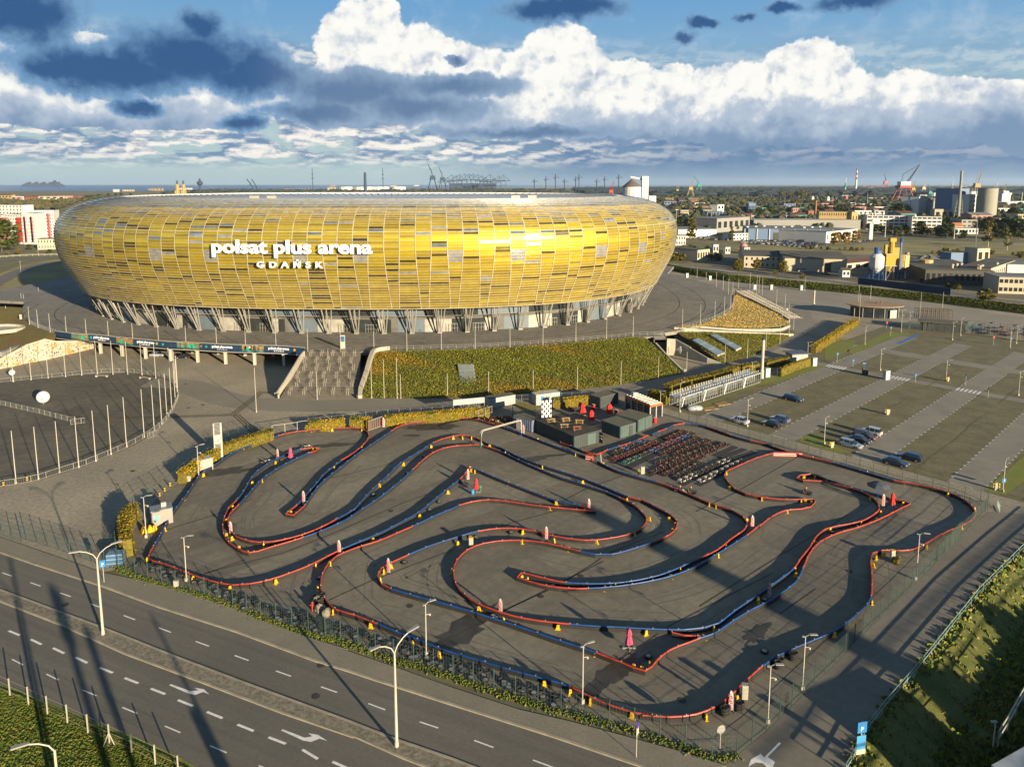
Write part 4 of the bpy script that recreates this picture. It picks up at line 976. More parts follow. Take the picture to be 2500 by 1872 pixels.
barrier('long outer red and blue barrier round the whole kart track edge', [
 ('b', Q_("14.8 133.5 14 134.3 8.5 139.8 2.7 146.3")), ('b', Q_("-2.1 151.4")), ('r', Q_("-5.4 154.3 -8.8 156.7 -13.9 156.9") + Q_("-16.5 155.9 -22 154 -24.6 151.8 -25.8 148.5")),
 ('b', Q_("-26.7 146.1 -28.6 140.4 -30.4 135.2 -32 128.7 -33.1 124.5 -33.9 120.6 -34.1 116.4 -34.1 112.7")), ('r', Q_("-34.5 110.8 -34.9 109 -36.3 109.5 -36 111 -35.5 112.6")),
 ('b', Q_("-35 117.1 -34.6 121.4 -34.3 125.4 -33.5 129 -32.7 132.1")), ('r', Q_("-31.1 136.2 -30.1 141.2 -30 145.3 -31 148.1 -32.8 150.2 -34.9 150.7 -41.1 149.7 -46.2 148.1 -49.1 145.7")),
 ('b', Q_("-52.8 140.5 -55.1 135.7 -55.9 130.4 -56.7 126.2 -56.6 123.6 -55.6 117.6 -55.1 113.3 -54.4 108.5 -53.2 103.2 -52.4 99.1")), ('r', Q_("-52.1 97.4 -51.5 95.8") + Q_("-50.53 94.98 -48.36 94.14 -43.98 91.7 -40.47 89.95 -36.88 88.81") + Q_("-36.7 88.9 -34.7 89.1 -32.4 90.1 -30.3 91.7 -28.2 93.7 -26.2 96.3 -24.6 98.3")),
 ('b', Q_("-22.8 100.2 -20 103.1 -17.6 106.3 -15.2 109.8 -13.3 114.1 -11.4 118.7 -9.4 123.1")), ('r', Q_("-8.5 126 -7.8 128.4")), ('b', Q_("-6.4 127.4 -3.1 124 .9 120.2 7.1 114.6 11.1 112.5")), ('r', Q_("13.4 110.5 13.7 109.9 11.7 110.8 4.5 112.4 -.4 114 -3.8 114.7 -6.5 114 -8.7 112.6")),
 ('b', Q_("-9.9 111.2 -11.8 109.4 -15.4 105.2")), ('r', Q_("-16.6 104") + Q_("-19.62 100.84 -22.62 98.64 -24.96 96.29 -25.64 94.26 -25.73 91.47 -25.21 88.63 -24.28 86.32 -22.91 84.3 -21.82 83.23 -19.52 82.19 -16.2 80.35")),
 ('b', Q_("-12.78 78.26 -10.68 77.18 -7.61 75.38 -3.74 73.66 -.03 72.01 3.54 70.56 6.12 69.41")), ('r', Q_("8.23 67.8 10.13 66.61 12.04 65.69 14.28 65.17") + Q_("12.99 65.3 15.71 65.05 18.38 65.42 20.74 66.57 22.73 68.17 24.69 70.11 27.42 72.61")),
 ('b', Q_("29.25 74.01 31.66 75.45 35.16 77.28 38.6 79.19 42.92 82.71 45.03 84.68 46.09 86.11")), ('r', Q_("48.6 91 50.3 94.8 51.8 97.1 53.5 97.9 57.4 97.9 60.8 99.8 65.3 103 69.5 105.4 72.3 107.3 74.3 109.4 75.5 112 75.8 114.8 74.8 117.7 71.6 120.8 68.2 122.7")),
 ('b', Q_("65.1 126.3 61 130.9")), ('r', Q_("58.5 133.1 55 136") + Q_("52.5 139.6")), ('b', Q_("51.8 140.9")), ('r', Q_("49.2 142.7")), ('b', Q_("46 146")), ('r', Q_("44.8 148") + Q_("42.5 151.3")), ('b', Q_("41 152.7 38.1 153.5")), ('r', Q_("35.4 152.2")), ('b', Q_("33.3 150")), ('r', Q_("31.3 148.2")), ('b', Q_("29.6 146.6"))])
barrier('inner red and blue barrier looping through every hairpin of the track', [
 ('b', Q_("-40 135.9")), ('r', Q_("-39.1 137 -38.5 138.2 -40.1 138.9 -42.2 137.9")), ('b', Q_("-44.3 134.8 -46 130.9 -47 126.6 -46.8 122 -46.3 118.2 -46.1 114.4")), ('r', Q_("-46.3 111.7 -45.6 108 -44.5 104.6 -42.7 101.3 -40.9 99.4 -37.8 97.2 -35.3 98.7 -31.3 101.7")),
 ('b', Q_("-29.1 103.8 -26.3 107.2 -24.6 110.8 -22.6 115.1 -20 122 -18.4 127.5")), ('r', Q_("-17.1 132.2 -15.1 136.9 -12.2 139.4 -8.3 140.3") + Q_("-9.4 140.1 -6.5 140.3 -2.5 137")), ('b', Q_("2.4 130.9 7.7 125 12.7 120.8 16.2 117.8 18.1 115.4")),
 ('r', Q_("20 112.9 20.9 110.2 21.3 107.7 20.3 105.2 18.6 103.3 15.9 101.9 12.2 100.9 9.6 101.1 6.4 102.1 3.3 103.8 .8 104.5 -1.7 104.6 -5.1 103.7")), ('b', Q_("-9 101.3 -12.6 98.7 -14.8 96.6")),
 ('r', Q_("-16.7 94.7 -18 93 -18.2 91 -17.3 89.1 -15.8 87.9")), ('b', Q_("-12.8 86.4") + Q_("-11.79 85.95 -7.35 83.94 -3.1 81.85 .96 79.69 4.82 77.48 8.51 75.53 9.58 74.94")), ('r', Q_("11.98 73.38 14.48 71.88") + Q_("16.14 73.69 17.97 75.45 20.4 76.77 21.88 77.55")),
 ('b', Q_("23.87 78.49 27.1 81.19 30.12 83.49 33.14 85.49 36.64 88.45 38.31 90.23 40.27 93.26")), ('r', Q_("42.5 96.8 45.5 100.3 49.3 103 53.7 105.1 58.7 108.1 62.4 110.7 64.7 112.3 65.9 113.1 65.3 114.2 63.6 115.4")),
 ('b', Q_("62 117.1 59.2 119.8 56.3 123.3")), ('r', Q_("55.5 124.6 54.5 125.4 52.4 125 51.2 123.6 52 122.7 55.3 122.3 57.5 120.8 60 118.3 60.8 115.7 60.6 113.1 59.8 111.2 58.1 109.4 55.1 107.1 51.8 105.8 48.5 104.6 45.8 102.1 43.2 98.5 40.8 95.6 38.8 92.9")),
 ('b', Q_("36.16 90.46 31.91 86.74 27.69 83.1 24.87 80.46 22.84 79.55 20.54 79.19 16.6 79.3 12.25 79.73") + Q_("10.94 79.76 6.99 80.28")), ('r', Q_("3 81.01 -.04 82.02 -3.17 83.76 -5.36 85.57 -6.77 87.46 -7.75 90.23 -8.02 93.6 -7.19 96.75 -5.41 99.12 -2.51 100.49 1.19 100.84 4.88 100.1 8.43 98.4 9.81 97.59")),
 ('b', Q_("11.88 96.75 14.26 96.75 16.83 97.92") + Q_("20.9 100.3")), ('r', Q_("23.6 102.4 25.2 104.5 25.9 106.7 25.3 109.2 23.5 112.1 21.7 114.6 19.7 115.8")), ('b', Q_("15.3 120.8 11.7 124.4 5.7 129.5 1 134.3 -2.5 139 -5.3 141.5")),
 ('r', Q_("-7.6 144.5 -9.8 145.9") + Q_("-11.4 145.9 -13.9 144.2 -16.1 141.6")), ('b', Q_("-18.4 136.5 -21.3 130.3 -22.4 125.4 -23.6 121.4 -24.8 116.1 -25.7 111.2 -27.8 107.6")), ('r', Q_("-29.4 105 -31.5 102.7 -34.1 101 -36.4 100.3 -38.8 100.6 -41.5 102.1 -43 103.8 -44.3 106.3 -45.3 109.4 -45.1 112.7")),
 ('b', Q_("-45 117.1 -44.9 122.5 -44.1 126.6 -42.6 130.9"))], closed=True)
barrier('barrier between the parked karts and the long central hairpin', [
 ('b', Q_("16.3 131.7 18.8 127.7 22.4 124.4 25.7 121.9")), ('r', Q_("28 119.6 30.4 116.6 32.8 113.5 35.7 110.8 36.7 108.7 36.8 106.7 35.6 104.2 32.9 101.5 29.7 98 26.3 95.5")), ('b', Q_("23 93.1 19.7 91.1 15.5 89.6 11.5 89.1 7.2 89.4")),
 ('r', Q_("4.7 90.3 1.3 91.8 .7 90.7 2.1 89.8 4.6 88.6 7.5 88 10 88")), ('b', Q_("13.4 88.4 17.4 89.4 21.3 90.9 25.3 93.3 29.4 96.9 35.4 102.4")), ('r', Q_("38.9 106.2") + Q_("38.4 105.4 41.1 108.3 44.3 110.7 47 111.2 49 112 50.4 113.7 50.7 114.8 50.4 115.4 45.9 114.8 42.4 115.7 39.9 117.1 38.7 118.9 38.4 122 38.5 124.6 39.4 126.6 41.7 128.7 47 133.1 50.7 135.4 53 136.2"))])
barrier('short barrier from the dark container corner to the kart lanes', [
 ('r', Q_("9.9 141.7 11.9 139.7")), ('b', Q_("13.9 137.2")), ('r', Q_("16.5 135.1") + Q_("19 137.6")), ('b', Q_("21.7 139.6")), ('r', Q_("24.2 141.5")), ('b', Q_("26.2 143.4")), ('r', Q_("28.7 145.9"))])
barrier('short curved red barrier piece beside the blue double lane', [('r', Q_("18.89 78.66 20.28 78.07 22.1 77.96"))])
tm = MB()
for i, p in enumerate(MARKS):
    k = 0
    while k < len(p)-6:
        n_ = R.randint(5, 16); q = [a for j, a in enumerate(p[k:k+n_]) if j == 0 or hypot(a[0]-p[k+j-1][0], a[1]-p[k+j-1][1]) < 5]
        if len(q) > 2 and R.random() < .55: tm.ribbon(spline(q, 1.5), R.uniform(.14, .3), .0166+.00003*i)
        k += n_
struct('tyre_marks', tm, mat('rubbered_asphalt', (.115, .103, .080), .75, scale=.4, col2=(.15, .135, .105)))
# yellow braces
def brace():
    t = thing('barrier_brace', 'yellow plastic brace standing against the track barrier', 'brace', group='yellow braces along the track barriers')
    m = MB(); m.add([(-.4, -.1, 0), (.4, -.1, 0), (-.30, -.1, .95), (.15, -.1, .9), (-.4, .1, 0), (.4, .1, 0), (-.30, .1, .95), (.15, .1, .9)], [(0, 1, 3, 2), (5, 4, 6, 7), (4, 0, 2, 6), (1, 5, 7, 3), (2, 3, 7, 6), (0, 4, 5, 1)])
    m.build('wedge', M_yel, t)
    m = MB(); m.box(0, 0, .02, 1.1, .5, .08).box(-.1, 0, .55, .5, .4, .1); m.build('foot', M_yel, t); return t
BR = Q_("-30.4 139.4 -33.3 129.1 -34.9 118.7 -35.7 110.4 -45.1 131.5 -46.2 122 -45.9 112.4 -45.1 107.6 -43.2 102.9 -42 101.9 -36.6 99.9 -39.9 99 -38 97.6 -31.7 102.5 -25.7 111.4 -23.4 121.1 -20.6 130.8 -16.3 139.9 -11 118.2 -14.8 109.2 -20.8 101.5 -27.4 94.3 -31.6 90.1 -37.1 88.6 -25.5 94.8 -25.5 88.3 -16.8 93.9 -17.6 92.6 -17.7 90.5 -8 100.4 -6.1 101.9 -8.3 92.7 -4.1 83.7 -22.3 83.3 -44.9 123.2 -39.9 138.3 -39 138.4 -38.9 149.9 -32.5 149.7 -7.6 127.8 -6.9 127.3 -7.8 128.9 -12.3 145 -10.4 145.1") \
 + Q_("-8.5 145 -4.5 140.3 -1.3 136.6 5.7 129.5 12.6 122.4 19.4 115.3 21.8 108.3 18.6 103.2 12.6 100.8 6.3 101.3 1.6 103.8 6.2 112 7.4 113.9 11.7 111 -.6 121.9 5.4 143.9 12.5 135.8 17.3 130.9 29.9 117.5 32.8 113.5 33.6 112.8 37.2 107.8 25 108.2 25.5 106.4 24.6 104.4 31.3 99.5 29.5 97 23.2 92.9 21.5 91.2 13.7 89.2 12.2 88.4 2.1 90.7 1.3 91 1.4 100.8 8.3 98.7 17.5 98.5 42.2 115.6 38.1 119.9 39.3 126.4") \
 + Q_("48.4 114.5 49.2 114.6 50 114.1 52.9 124.5 54.9 124.6 56.4 123.2 59.2 119.6 60.7 115.9 59.7 110.5 54.7 106.8 53.5 105.4 48.9 104.6 44.8 100.6 39.1 93.1 38.6 91.7 31.5 85.9 65 113.7 57.7 107.9 69.6 122 74.7 117.3 75.7 111.9 69.6 105.4 60.8 99.4 53.4 97.2 51.8 96.2 50.4 94.2 45.8 85.3 65.4 126.8 58.4 134 29.4 97.1 44.6 110.8") \
 + Q_("-16.99 80.28 -11.47 76.87 -8.22 75 3.48 70.17 6.17 68.9 8.03 67.56 12.02 65.46 5.49 80.02 15.86 78.89 9.56 75.09 13.39 72.96 14.27 72.5 -1.01 81.44 -9.75 85.28 -4.11 83.76") + Q_("19.4 65.42 23.32 68.03 29.29 73.38 38.03 78.56 24.13 79.66 22.56 78.07 15.23 73.23 31.44 85.49") + Q_("-51.67 95.7 -44.23 91.3 -43.04 90.91 -37.04 88.44 -31.56 90.06") + Q_("-55.4 115.5 -53.5 104.8 -56.4 125.6")
br0 = brace()
for i, (x, y) in enumerate(BR):
    o = br0 if i == 0 else copy_tree(br0); o.location = (x, y, 0); o.rotation_euler = (0, 0, R.uniform(0, 6.3)); o.scale = (.62, .62, .68)
    u = x/y; zz = ('at the left end of the track' if u < -.42 else 'in the left half of the track' if u < -.15 else 'at the middle of the track' if u < .1 else 'in the right half of the track' if u < .35 else 'at the right end of the track')+(', near side' if y < 85 else ', middle depth' if y < 125 else ', far side')
    o['label'] = 'yellow plastic brace against the barrier '+zz; o['group'] = 'yellow braces '+zz
# tyres
def tyre_mesh(m, z=0):
    n = 14; k = 8; vs = []
    for i in range(n):
        a = 2*pi*i/n
        for j in range(k):
            b = 2*pi*j/k; r = .27+.09*cos(b); vs.append((r*cos(a), r*sin(a), z+.11+.10*sin(b)))
    m.add(vs, [(i*k+j, ((i+1) % n)*k+j, ((i+1) % n)*k+(j+1) % k, i*k+(j+1) % k) for i in range(n) for j in range(k)])
def tyre(label, group, white=False):
    t = thing('tyre', label, 'tyre', group=group); m = MB(); tyre_mesh(m); m.build('tread', M_rub, t, True)
    r = MB(); r.cyl(0, 0, .05, .2, .14 if not white else .22, 10); r.build('rim', M_galv if white else M_blk, t); return t
TY = Q_("-30.6 134.8 -33.6 122.4 -34.8 116 -34.7 113.9 -17.2 135.2 -19.3 127 -23 123.1 -23.8 117.6 -12.2 114.7 -13.5 111.9 -20.9 121.4 -15.1 95.2 -13.8 107.8 -16.1 88.7 -26.1 91.3 -5.4 102.5 -8.8 123.2 -45.4 108.7 -42.6 102.3 -44.5 133.2 -34.5 100 -25 96.5") + Q_("-.1 104 -5.4 102.5 5.4 89.3 12.2 111 20.4 114 27.8 95.7") + Q_("51.8 104.9 45.4 100.7 44 99.2 32.4 86.1 61.4 115.7 49.1 104.2 75.9 114.5") + Q_("15.4 74.9 32.46 86.11 28.83 75.77") + Q_("-16.3 88.63 -2.3 82.54 -1.98 82.12 -15.2 95.29")
ty = tyre('black kart tyre lying between the track barriers', 'tyres lying between the track barriers', True); ty.scale = (1.3,)*3
scatter(ty, [(x, y, R.uniform(0, 6)) for x, y in TY])
tb = thing('tyre_stack', 'stack of black tyres beside the track end by the fence', 'tyres', group='black tyre stacks near the lower corner')
for z in (0, .24, .48):
    m = MB(); tyre_mesh(m, z); m.build('tyre_ring', M_rub, tb, True)
scatter(tb, [(x, y) for x, y in Q_("21.33 66.01 21.63 66.19 23 66.7 23.27 66.84 29.8 73.54 29.32 73.07 31.5 74.48 31.77 74.64") + Q_("-24.63 85.21 -25.25 85.95 -24.45 85.76 -24.38 86.32")])
for o in D.objects:
    if o.name.startswith('tyre_stack'): o.scale = (1.25,)*3
# the belt of old tyres between fence and barrier on the street side
TB = Q_("-51.98 94.35 -50.35 93.72 -48.95 93.11 -47.67 92.7 -46.22 91.9 -44.69 90.91 -42.23 90.14 -40.73 89.57 -39.45 89 -37.76 87.89 -36.51 86.8 -35.49 86.27 -34.49 85.74 -33.49 85.22 -32.79 84.36 -31.91 84.7 -30.58 83.68 -29.62 83.19 -28.39 82.36 -27.41 81.72 -26.69 81.24 -25.78 80.77 -24.74 80.46 -23.75 80.3 -22.64 79.68 -21.59 79.23 -20.39 78.93") + Q_("-26.9 82.19 -25.68 81.51 -24.23 80.68 -23.2 79.86 -22.53 80.35 -20.89 79.37 -19.82 79.05 -18.3 78.42 -17.65 78.1 -16.13 77.33 -15.22 76.57 -14.39 76.27 -13.41 76.12 -12.6 75.82 -11.61 75.53 -10.77 74.94 -10.17 74.66 -8.97 73.94 -8.35 73.38 -7.05 73.24 -6.25 72.55 -5.5 72.28 -4.58 72.01 -3.83 71.61 -3.1 71.48 -2.19 71.21 -1.1 70.43 -.39 69.91 .32 69.41 1.37 69.03 2.24 68.78 3.09 68.41 3.77 68.17 4.92 67.2")
t2 = tyre('old grey tyre in the belt along the street fence', 'old tyres lying along the street fence', True); t2.scale = (1.25, 1.25, 1.2)
spots = []
for x, y in TB:
    for k in range(2): spots.append((x+R.uniform(-1.0, 1.0), y+R.uniform(-.6, .6)+.3, 0, 0))
scatter(t2, spots)
tb3 = thing('tyre_stack', 'low black tyre pile in the belt along the street fence', 'tyres', group='tyre piles along the street fence')
for z in (0, .24):
    m = MB(); tyre_mesh(m, z); m.build('tyre_ring', M_rub, tb3, True)
scatter(tb3, [(x+R.uniform(-.6, .6), y+.6+R.uniform(-.3, .4)) for x, y in TB])
# boulders and red post near the left bottom corner
M_rock = mat('boulder', (.22, .19, .14), .9, scale=3)
for (x, y), lab in zip(Q_("-24.94 85.57 -24.14 83.76 -23.01 82.88"), ('dark boulder behind the red post', 'pale boulder in the middle beside the red post', 'largest pale boulder nearest the fence')):
    b = MB(); b.ball(0, 0, .35, .6, 9, 6); b.v = [tuple(Vector(p)*(1+R.uniform(-.18, .18))) for p in b.v]
    o = b.build('boulder', M_rock, None, True); o.location = (x, y, 0); tag(o, lab, 'boulder')
x, y = Q_("-24.99 83.83")[0]; t = thing('hydrant', 'small red hydrant post beside the boulders', 'hydrant', (x, y, 0)); m = MB(); m.cyl(0, 0, 0, 1.1, .13, 10); m.build('body', M_red, t); m = MB(); m.tube([(-.3, 0, .8), (.3, 0, .8)], .09, 8).lathe(0, 0, [(.17, 1.1), (.15, 1.2), (.02, 1.28)], 10); m.build('cap', M_red, t)
# feather flags
M_flag = mat('flag_cloth', (.44, .40, .39), .8); M_flagp = mat('flag_print', (.45, .04, .06), .8)
def flag():
    t = thing('feather_flag', 'white feather flag with red print on a thin pole', 'flag', group='white and red feather flags')
    m = MB(); m.tube([(0, 0, 0), (0, 0, 2.1), (-.12, 0, 2.75), (-.4, 0, 3.0)], .035, 5); m.build('pole', M_galv, t)
    m = MB(); prof = [(.25, .62), (.6, .66), (1.2, .66), (1.9, .62), (2.5, .45), (2.85, .25), (3.0, .1)]; vs = []
    for z, w in prof: lean = -.0 if z < 2.2 else -(z-2.2)*.42; vs += [(lean-.02, .012, z), (lean-w, .012+.06*sin(z*2), z), (lean-.02, -.012, z), (lean-w, -.012+.06*sin(z*2), z)]
    fs = []
    for i in range(len(prof)-1):
        a, b = 4*i, 4*i+4; fs += [(a, a+1, b+1, b), (a+3, a+2, b+2, b+3)]
    m.add(vs, fs); cl = m.build('cloth', M_flag, t)
    m = MB()
    for k in range(9):
        z = .4+k*.25; w = .3+.22*((k*5) % 3)/2; x0 = -.14-.1*(k % 3)
        m.box(x0-w/2, -.0+.06*sin(z*2)*.5, z, w, .14, .14)
    m.build('print', M_flagp, cl)
    m = MB(); m.box(0, 0, 0, .9, .06, .05).box(0, 0, 0, .06, .9, .05); m.build('base', M_blk, t); return t
FL = Q_("-24.9 97.4 2.4 -34.8 114.1 2.4 -42.9 103.6 2.2 -8 123.9 2.2 -17 92.5 2.3 -45.5 133.8 2.2 -28.2 152.2 2.4",3) + Q_("12.5 111.6 2.2 5.1 101.9 2.2 37.1 105.2 2.4 2.4 148.1 2.1",3) + Q_("61.4 113.1 2.3 33.1 86.6 2.3",3) + Q_("-1.48 82.71 2.33",3) + Q_("22.12 66.44 2.36",3)
f0 = flag()
FL.sort(key=lambda p: p[0]/p[1])
for i, (x, y, z) in enumerate(FL):
    o = f0 if i == 0 else copy_tree(f0); o.location = (x+.3, y, 0); k = z/3.0; o.scale = (k*.9, k*.9, k); o.rotation_euler = (0, 0, R.uniform(-.35, .25)); o['label'] = 'white and red feather flag, %s from the left of all the flags' % ORD(i)
# folded parasols on the track
M_rcl = mat('red_canvas', (.50, .02, .015), .8); M_pcl = mat('pink_canvas', (.55, .05, .11), .8)
def parasol(loc, h, m_, label, wide=.32):
    t = thing('folded_parasol', label, 'parasol', loc, group='folded red parasols')
    m = MB(); m.cyl(0, 0, 0, h, .04, 6); m.build('pole', M_galv, t)
    m = MB(); n = 14; pr = [(.5*wide, h*.22), (wide*1.25, h*.27), (wide*.95, h*.5), (wide*.55, h*.66), (wide*.9, h*.7), (wide*.7, h*.85), (.05, h)]; m.lathe(0, 0, pr, n)
    m.v = [(x*(1+.22*((i % n) % 2)), y*(1+.22*((i % n) % 2)), z) for i, (x, y, z) in enumerate(m.v)]; m.build('canopy', m_, t)
    m = MB(); m.box(0, 0, 0, 1.3, .12, .1).box(0, 0, 0, .12, 1.3, .1).box(-.6, 0, 0, .3, .3, .12).box(.6, 0, 0, .3, .3, .12); m.build('base', M_galv, t); return t
(a, b, c, d) = Q_("-6.2 118.8 2.6",3) + Q_("62.7 112.7 2.7",3) + Q_("13.47 76.53 2.42",3) + Q_("-42.8 133.4 2.6",3)
parasol(a[:2]+(0,), a[2], M_rcl, 'folded red parasol beside a blue barrel in the middle of the track')
parasol(b[:2]+(0,), b[2], M_rcl, 'folded red parasol beside the feather flag inside the right hairpin')
parasol(c[:2]+(0,), c[2], M_pcl, 'folded pink parasol nearest the camera on the lower track')
parasol(d[:2]+(0,), d[2], M_pcl, 'folded pink parasol inside the narrow upper left hairpin')
x, y = Q_("-6.8 118.1")[0]; m = MB(); m.lathe(0, 0, [(.25, 0), (.3, .1), (.3, .45), (.28, .5), (.3, .55), (.3, .85), (.1, .9)], 12); o = m.build('barrel', mat('blue_barrel', (.03, .22, .5), .5)); o.location = (x, y, 0); tag(o, 'blue barrel standing by the folded red parasol', 'barrel')
x, y = Q_("-5.7 119.3")[0]; m = MB(); m.box(0, 0, 0, .7, .4, .1).cyl(.25, 0, .1, .9, .05, 6).box(.25, 0, .8, .35, .3, .2); o = m.build('trolley', mat('green_paint', (.05, .3, .15), .5)); o.location = (x, y, 0); tag(o, 'small green trolley behind the folded red parasol', 'trolley')
# grey open parasol near the right hairpin
x, y = Q_("62.1 116.2")[0]; t = thing('open_parasol', 'open dark grey parasol beside the blue barrier', 'parasol', (x, y, 0)); m = MB(); m.cyl(0, 0, 0, 3.0, .05, 6); m.build('pole', M_blue, t)
m = MB(); m.lathe(0, 0, [(1.9, 2.35), (1.2, 2.75), (.05, 3.1)], 8).lathe(0, 0, [(1.88, 2.34), (1.2, 2.73), (.05, 3.07)][::-1], 8); m.build('canopy', mat('grey_canvas', (.06, .07, .09), .8), t)
# red water-filled blocks
for (x, y), L_, h, rz, lab in ((Q_("54.1 135.6")[0], 5.8, .8, -.06, 'long red plastic block with white stripes at the barrier gap'), (Q_("15 133.5")[0], 1.5, 1.1, -.5, 'short red plastic block at the end of the blue pit barrier')):
    t = thing('plastic_block', lab, 'traffic block', (x, y, 0), rz); m = MB(); m.box(0, 0, 0, L_, .6, h*.5).box(0, 0, h*.5, L_*.98, .42, h*.5); m.build('shell', M_red, t)
    m = MB(); m.box(0, -.31, h*.25, L_*.95, .02, .1).box(0, -.215, h*.62, L_*.93, .02, .1); m.build('stripe', M_paint, t)
t = thing('signal_post', 'pale leaning post with a red lamp at the pit barrier', 'post', (*Q_("17.1 132")[0], 0)); m = MB(); m.tube([(0, 0, 0), (-.15, 0, 1.7)], .08, 6); m.build('post', M_pole, t); m = MB(); m.box(-.17, 0, 1.7, .4, .3, .5); m.build('lamp_housing', M_red, t)
# ---------------------------------------------------------------- karts
def kart(label, group, colm, drv=None):
    t = thing('go_kart', label, 'go-kart', group=group)
    m = MB(); m.box(0, 0, .07, 1.35, .62, .06).mt(1).box(.78, 0, .08, .16, .98, .17).box(.45, 0, .28, .34, .26, .17, tilt=-.05).box(-.86, 0, .12, .10, 1.1, .16).box(.0, .52, .08, .72, .16, .16).box(.0, -.52, .08, .72, .16, .16); m.build('body', [M_blk, colm], t)
    m = MB(); m.box(-.22, 0, .12, .42, .42, .08).add([(-.46, -.2, .14), (-.38, -.2, .14), (-.62, -.2, .62), (-.54, -.2, .64), (-.46, .2, .14), (-.38, .2, .14), (-.62, .2, .62), (-.54, .2, .64)], [(0, 1, 3, 2), (5, 4, 6, 7), (4, 0, 2, 6), (1, 5, 7, 3), (2, 3, 7, 6)]); m.build('seat', mat('seat_tan', (.24, .16, .07), .7) if drv is None else M_blk, t)
    m = MB(); m.tube([(.42, 0, .3), (.2, 0, .52)], .02, 5); st_ = m.build('steering_column', M_blk, t)
    m = MB(); n = 10; m.tube([(.2+.05*cos(2*pi*i/n), .16*sin(2*pi*i/n), .52+.12*cos(2*pi*i/n)) for i in range(n+1)], .018, 4); m.build('steering_wheel', M_blk, st_)
    m = MB(); m.box(-.42, .36, .14, .36, .26, .28); m.build('engine', M_blk, t)
    for sx, w in ((.55, .13), (-.62, .19)):
        for sy in (-1, 1):
            m = MB(); m.tube([(sx, sy*.60-w/2, .14), (sx, sy*.60+w/2, .14)], .14, 10); m.build('wheel', M_rub, t)
    if drv: pass
    return t
def cm(n, c): return mat('kart_'+n, c, .4, coat=.4)
KR = {'red': cm('red', (.13, .014, .014)), 'black': cm('black', (.035, .035, .04)), 'white': cm('white', (.38, .37, .35)), 'teal': cm('teal', (.03, .15, .12)), 'pink': cm('pink', (.20, .05, .10)), 'blue': cm('blue', (.06, .12, .35)), 'rust': cm('rust', (.07, .022, .016))}
protos = {}
rows = [(Q_("19.5 136 27.5 143.9"), 'wbwb'.replace('w', 'k'), 'next to the blue and red barrier'), (Q_("19.1 133 29.7 142.9"), 'rrrrr', 'in the long outer row nearest the containers'), (Q_("31.8 144.4 37.5 149.6"), 'rrrr', 'at the far end of the outer row'),
 (Q_("21.3 131.5 28.8 138.9"), 'ttkb', 'in the row with teal bumpers'), (Q_("29.2 139.4 38.8 148.4"), 'ppbk', 'in the row with pink and blue bumpers'), (Q_("29 135.8 39.2 145.6"), 'u', 'in the second inner row'), (Q_("31.4 135.6 40.9 144.1"), 'u', 'in the third inner row'),
 (Q_("27 131.3 44 141.7"), 'u', 'in the long middle row'), (Q_("26.8 128.5 40.5 140.8"), 'u', 'in the fourth inner row'), (Q_("25.4 126.9 40.7 138.5"), 'u', 'in the long row by the marshal cabinet'), (Q_("27.4 125.6 37.5 135.4"), 'u', 'in the front inner row'),
 (Q_("29.3 124.5 36.3 132"), 'k', 'in the black row near the front'), (Q_("30 123 41.9 133.6"), 'wkkw', 'in the white and black row'), (Q_("33.4 123 44.1 132.8"), 'w', 'in the outermost white and pink row')]
CN = {'r': 'red', 'k': 'black', 'w': 'white', 't': 'teal', 'p': 'pink', 'b': 'blue', 'u': 'rust'}
rk = random.Random(5); mats_ = MB()
for ri, (ln, code, where) in enumerate(rows):
    (x0, y0), (x1, y1) = ln; L_ = hypot(x1-x0, y1-y0); n = max(2, int(L_/1.75)); h = atan2(y1-y0, x1-x0)
    for i in range(n):
        c = CN[code[int(i/n*len(code))]]
        if c not in protos: protos[c] = kart('', '', KR[c]); o = protos[c]
        else: o = copy_tree(protos[c])
        f = (i+.5)/n; o.location = (x0+(x1-x0)*f+rk.uniform(-.1, .1), y0+(y1-y0)*f+rk.uniform(-.1, .1), .03); o.rotation_euler = (0, 0, h+pi+rk.uniform(-.12, .12)); o.scale = (1.02, 1.02, 1.15)
        o['label'] = '%s-bumper go-kart, %s %s' % (c, ORD(i), where); o['group'] = 'go-karts parked '+where+' '+c
for ln in (Q_("18.8 132 29.7 141.7"), Q_("21.6 129.5 28.9 137.1"), Q_("24.7 126 37 137.1"), Q_("29.9 121.9 41.4 132"), Q_("32.8 121.8 43.9 131.5"), Q_("39.7 135.4 45.6 140.8"), Q_("40.3 134.1 47 139.4"), Q_("41.9 133.4 48.6 138"), Q_("37.7 141.3 41.2 145.1"), Q_("39.7 140.8 43 143.7"), Q_("40.6 139.4 44.6 142.4"), Q_("30.1 144.1 36.8 150.3")):
    mats_.ribbon(list(ln), 1.5, .022, .02)
tag(mats_.build('lane_mats', mat('rubber_mat', (.03, .029, .027), .9)), kind='structure')
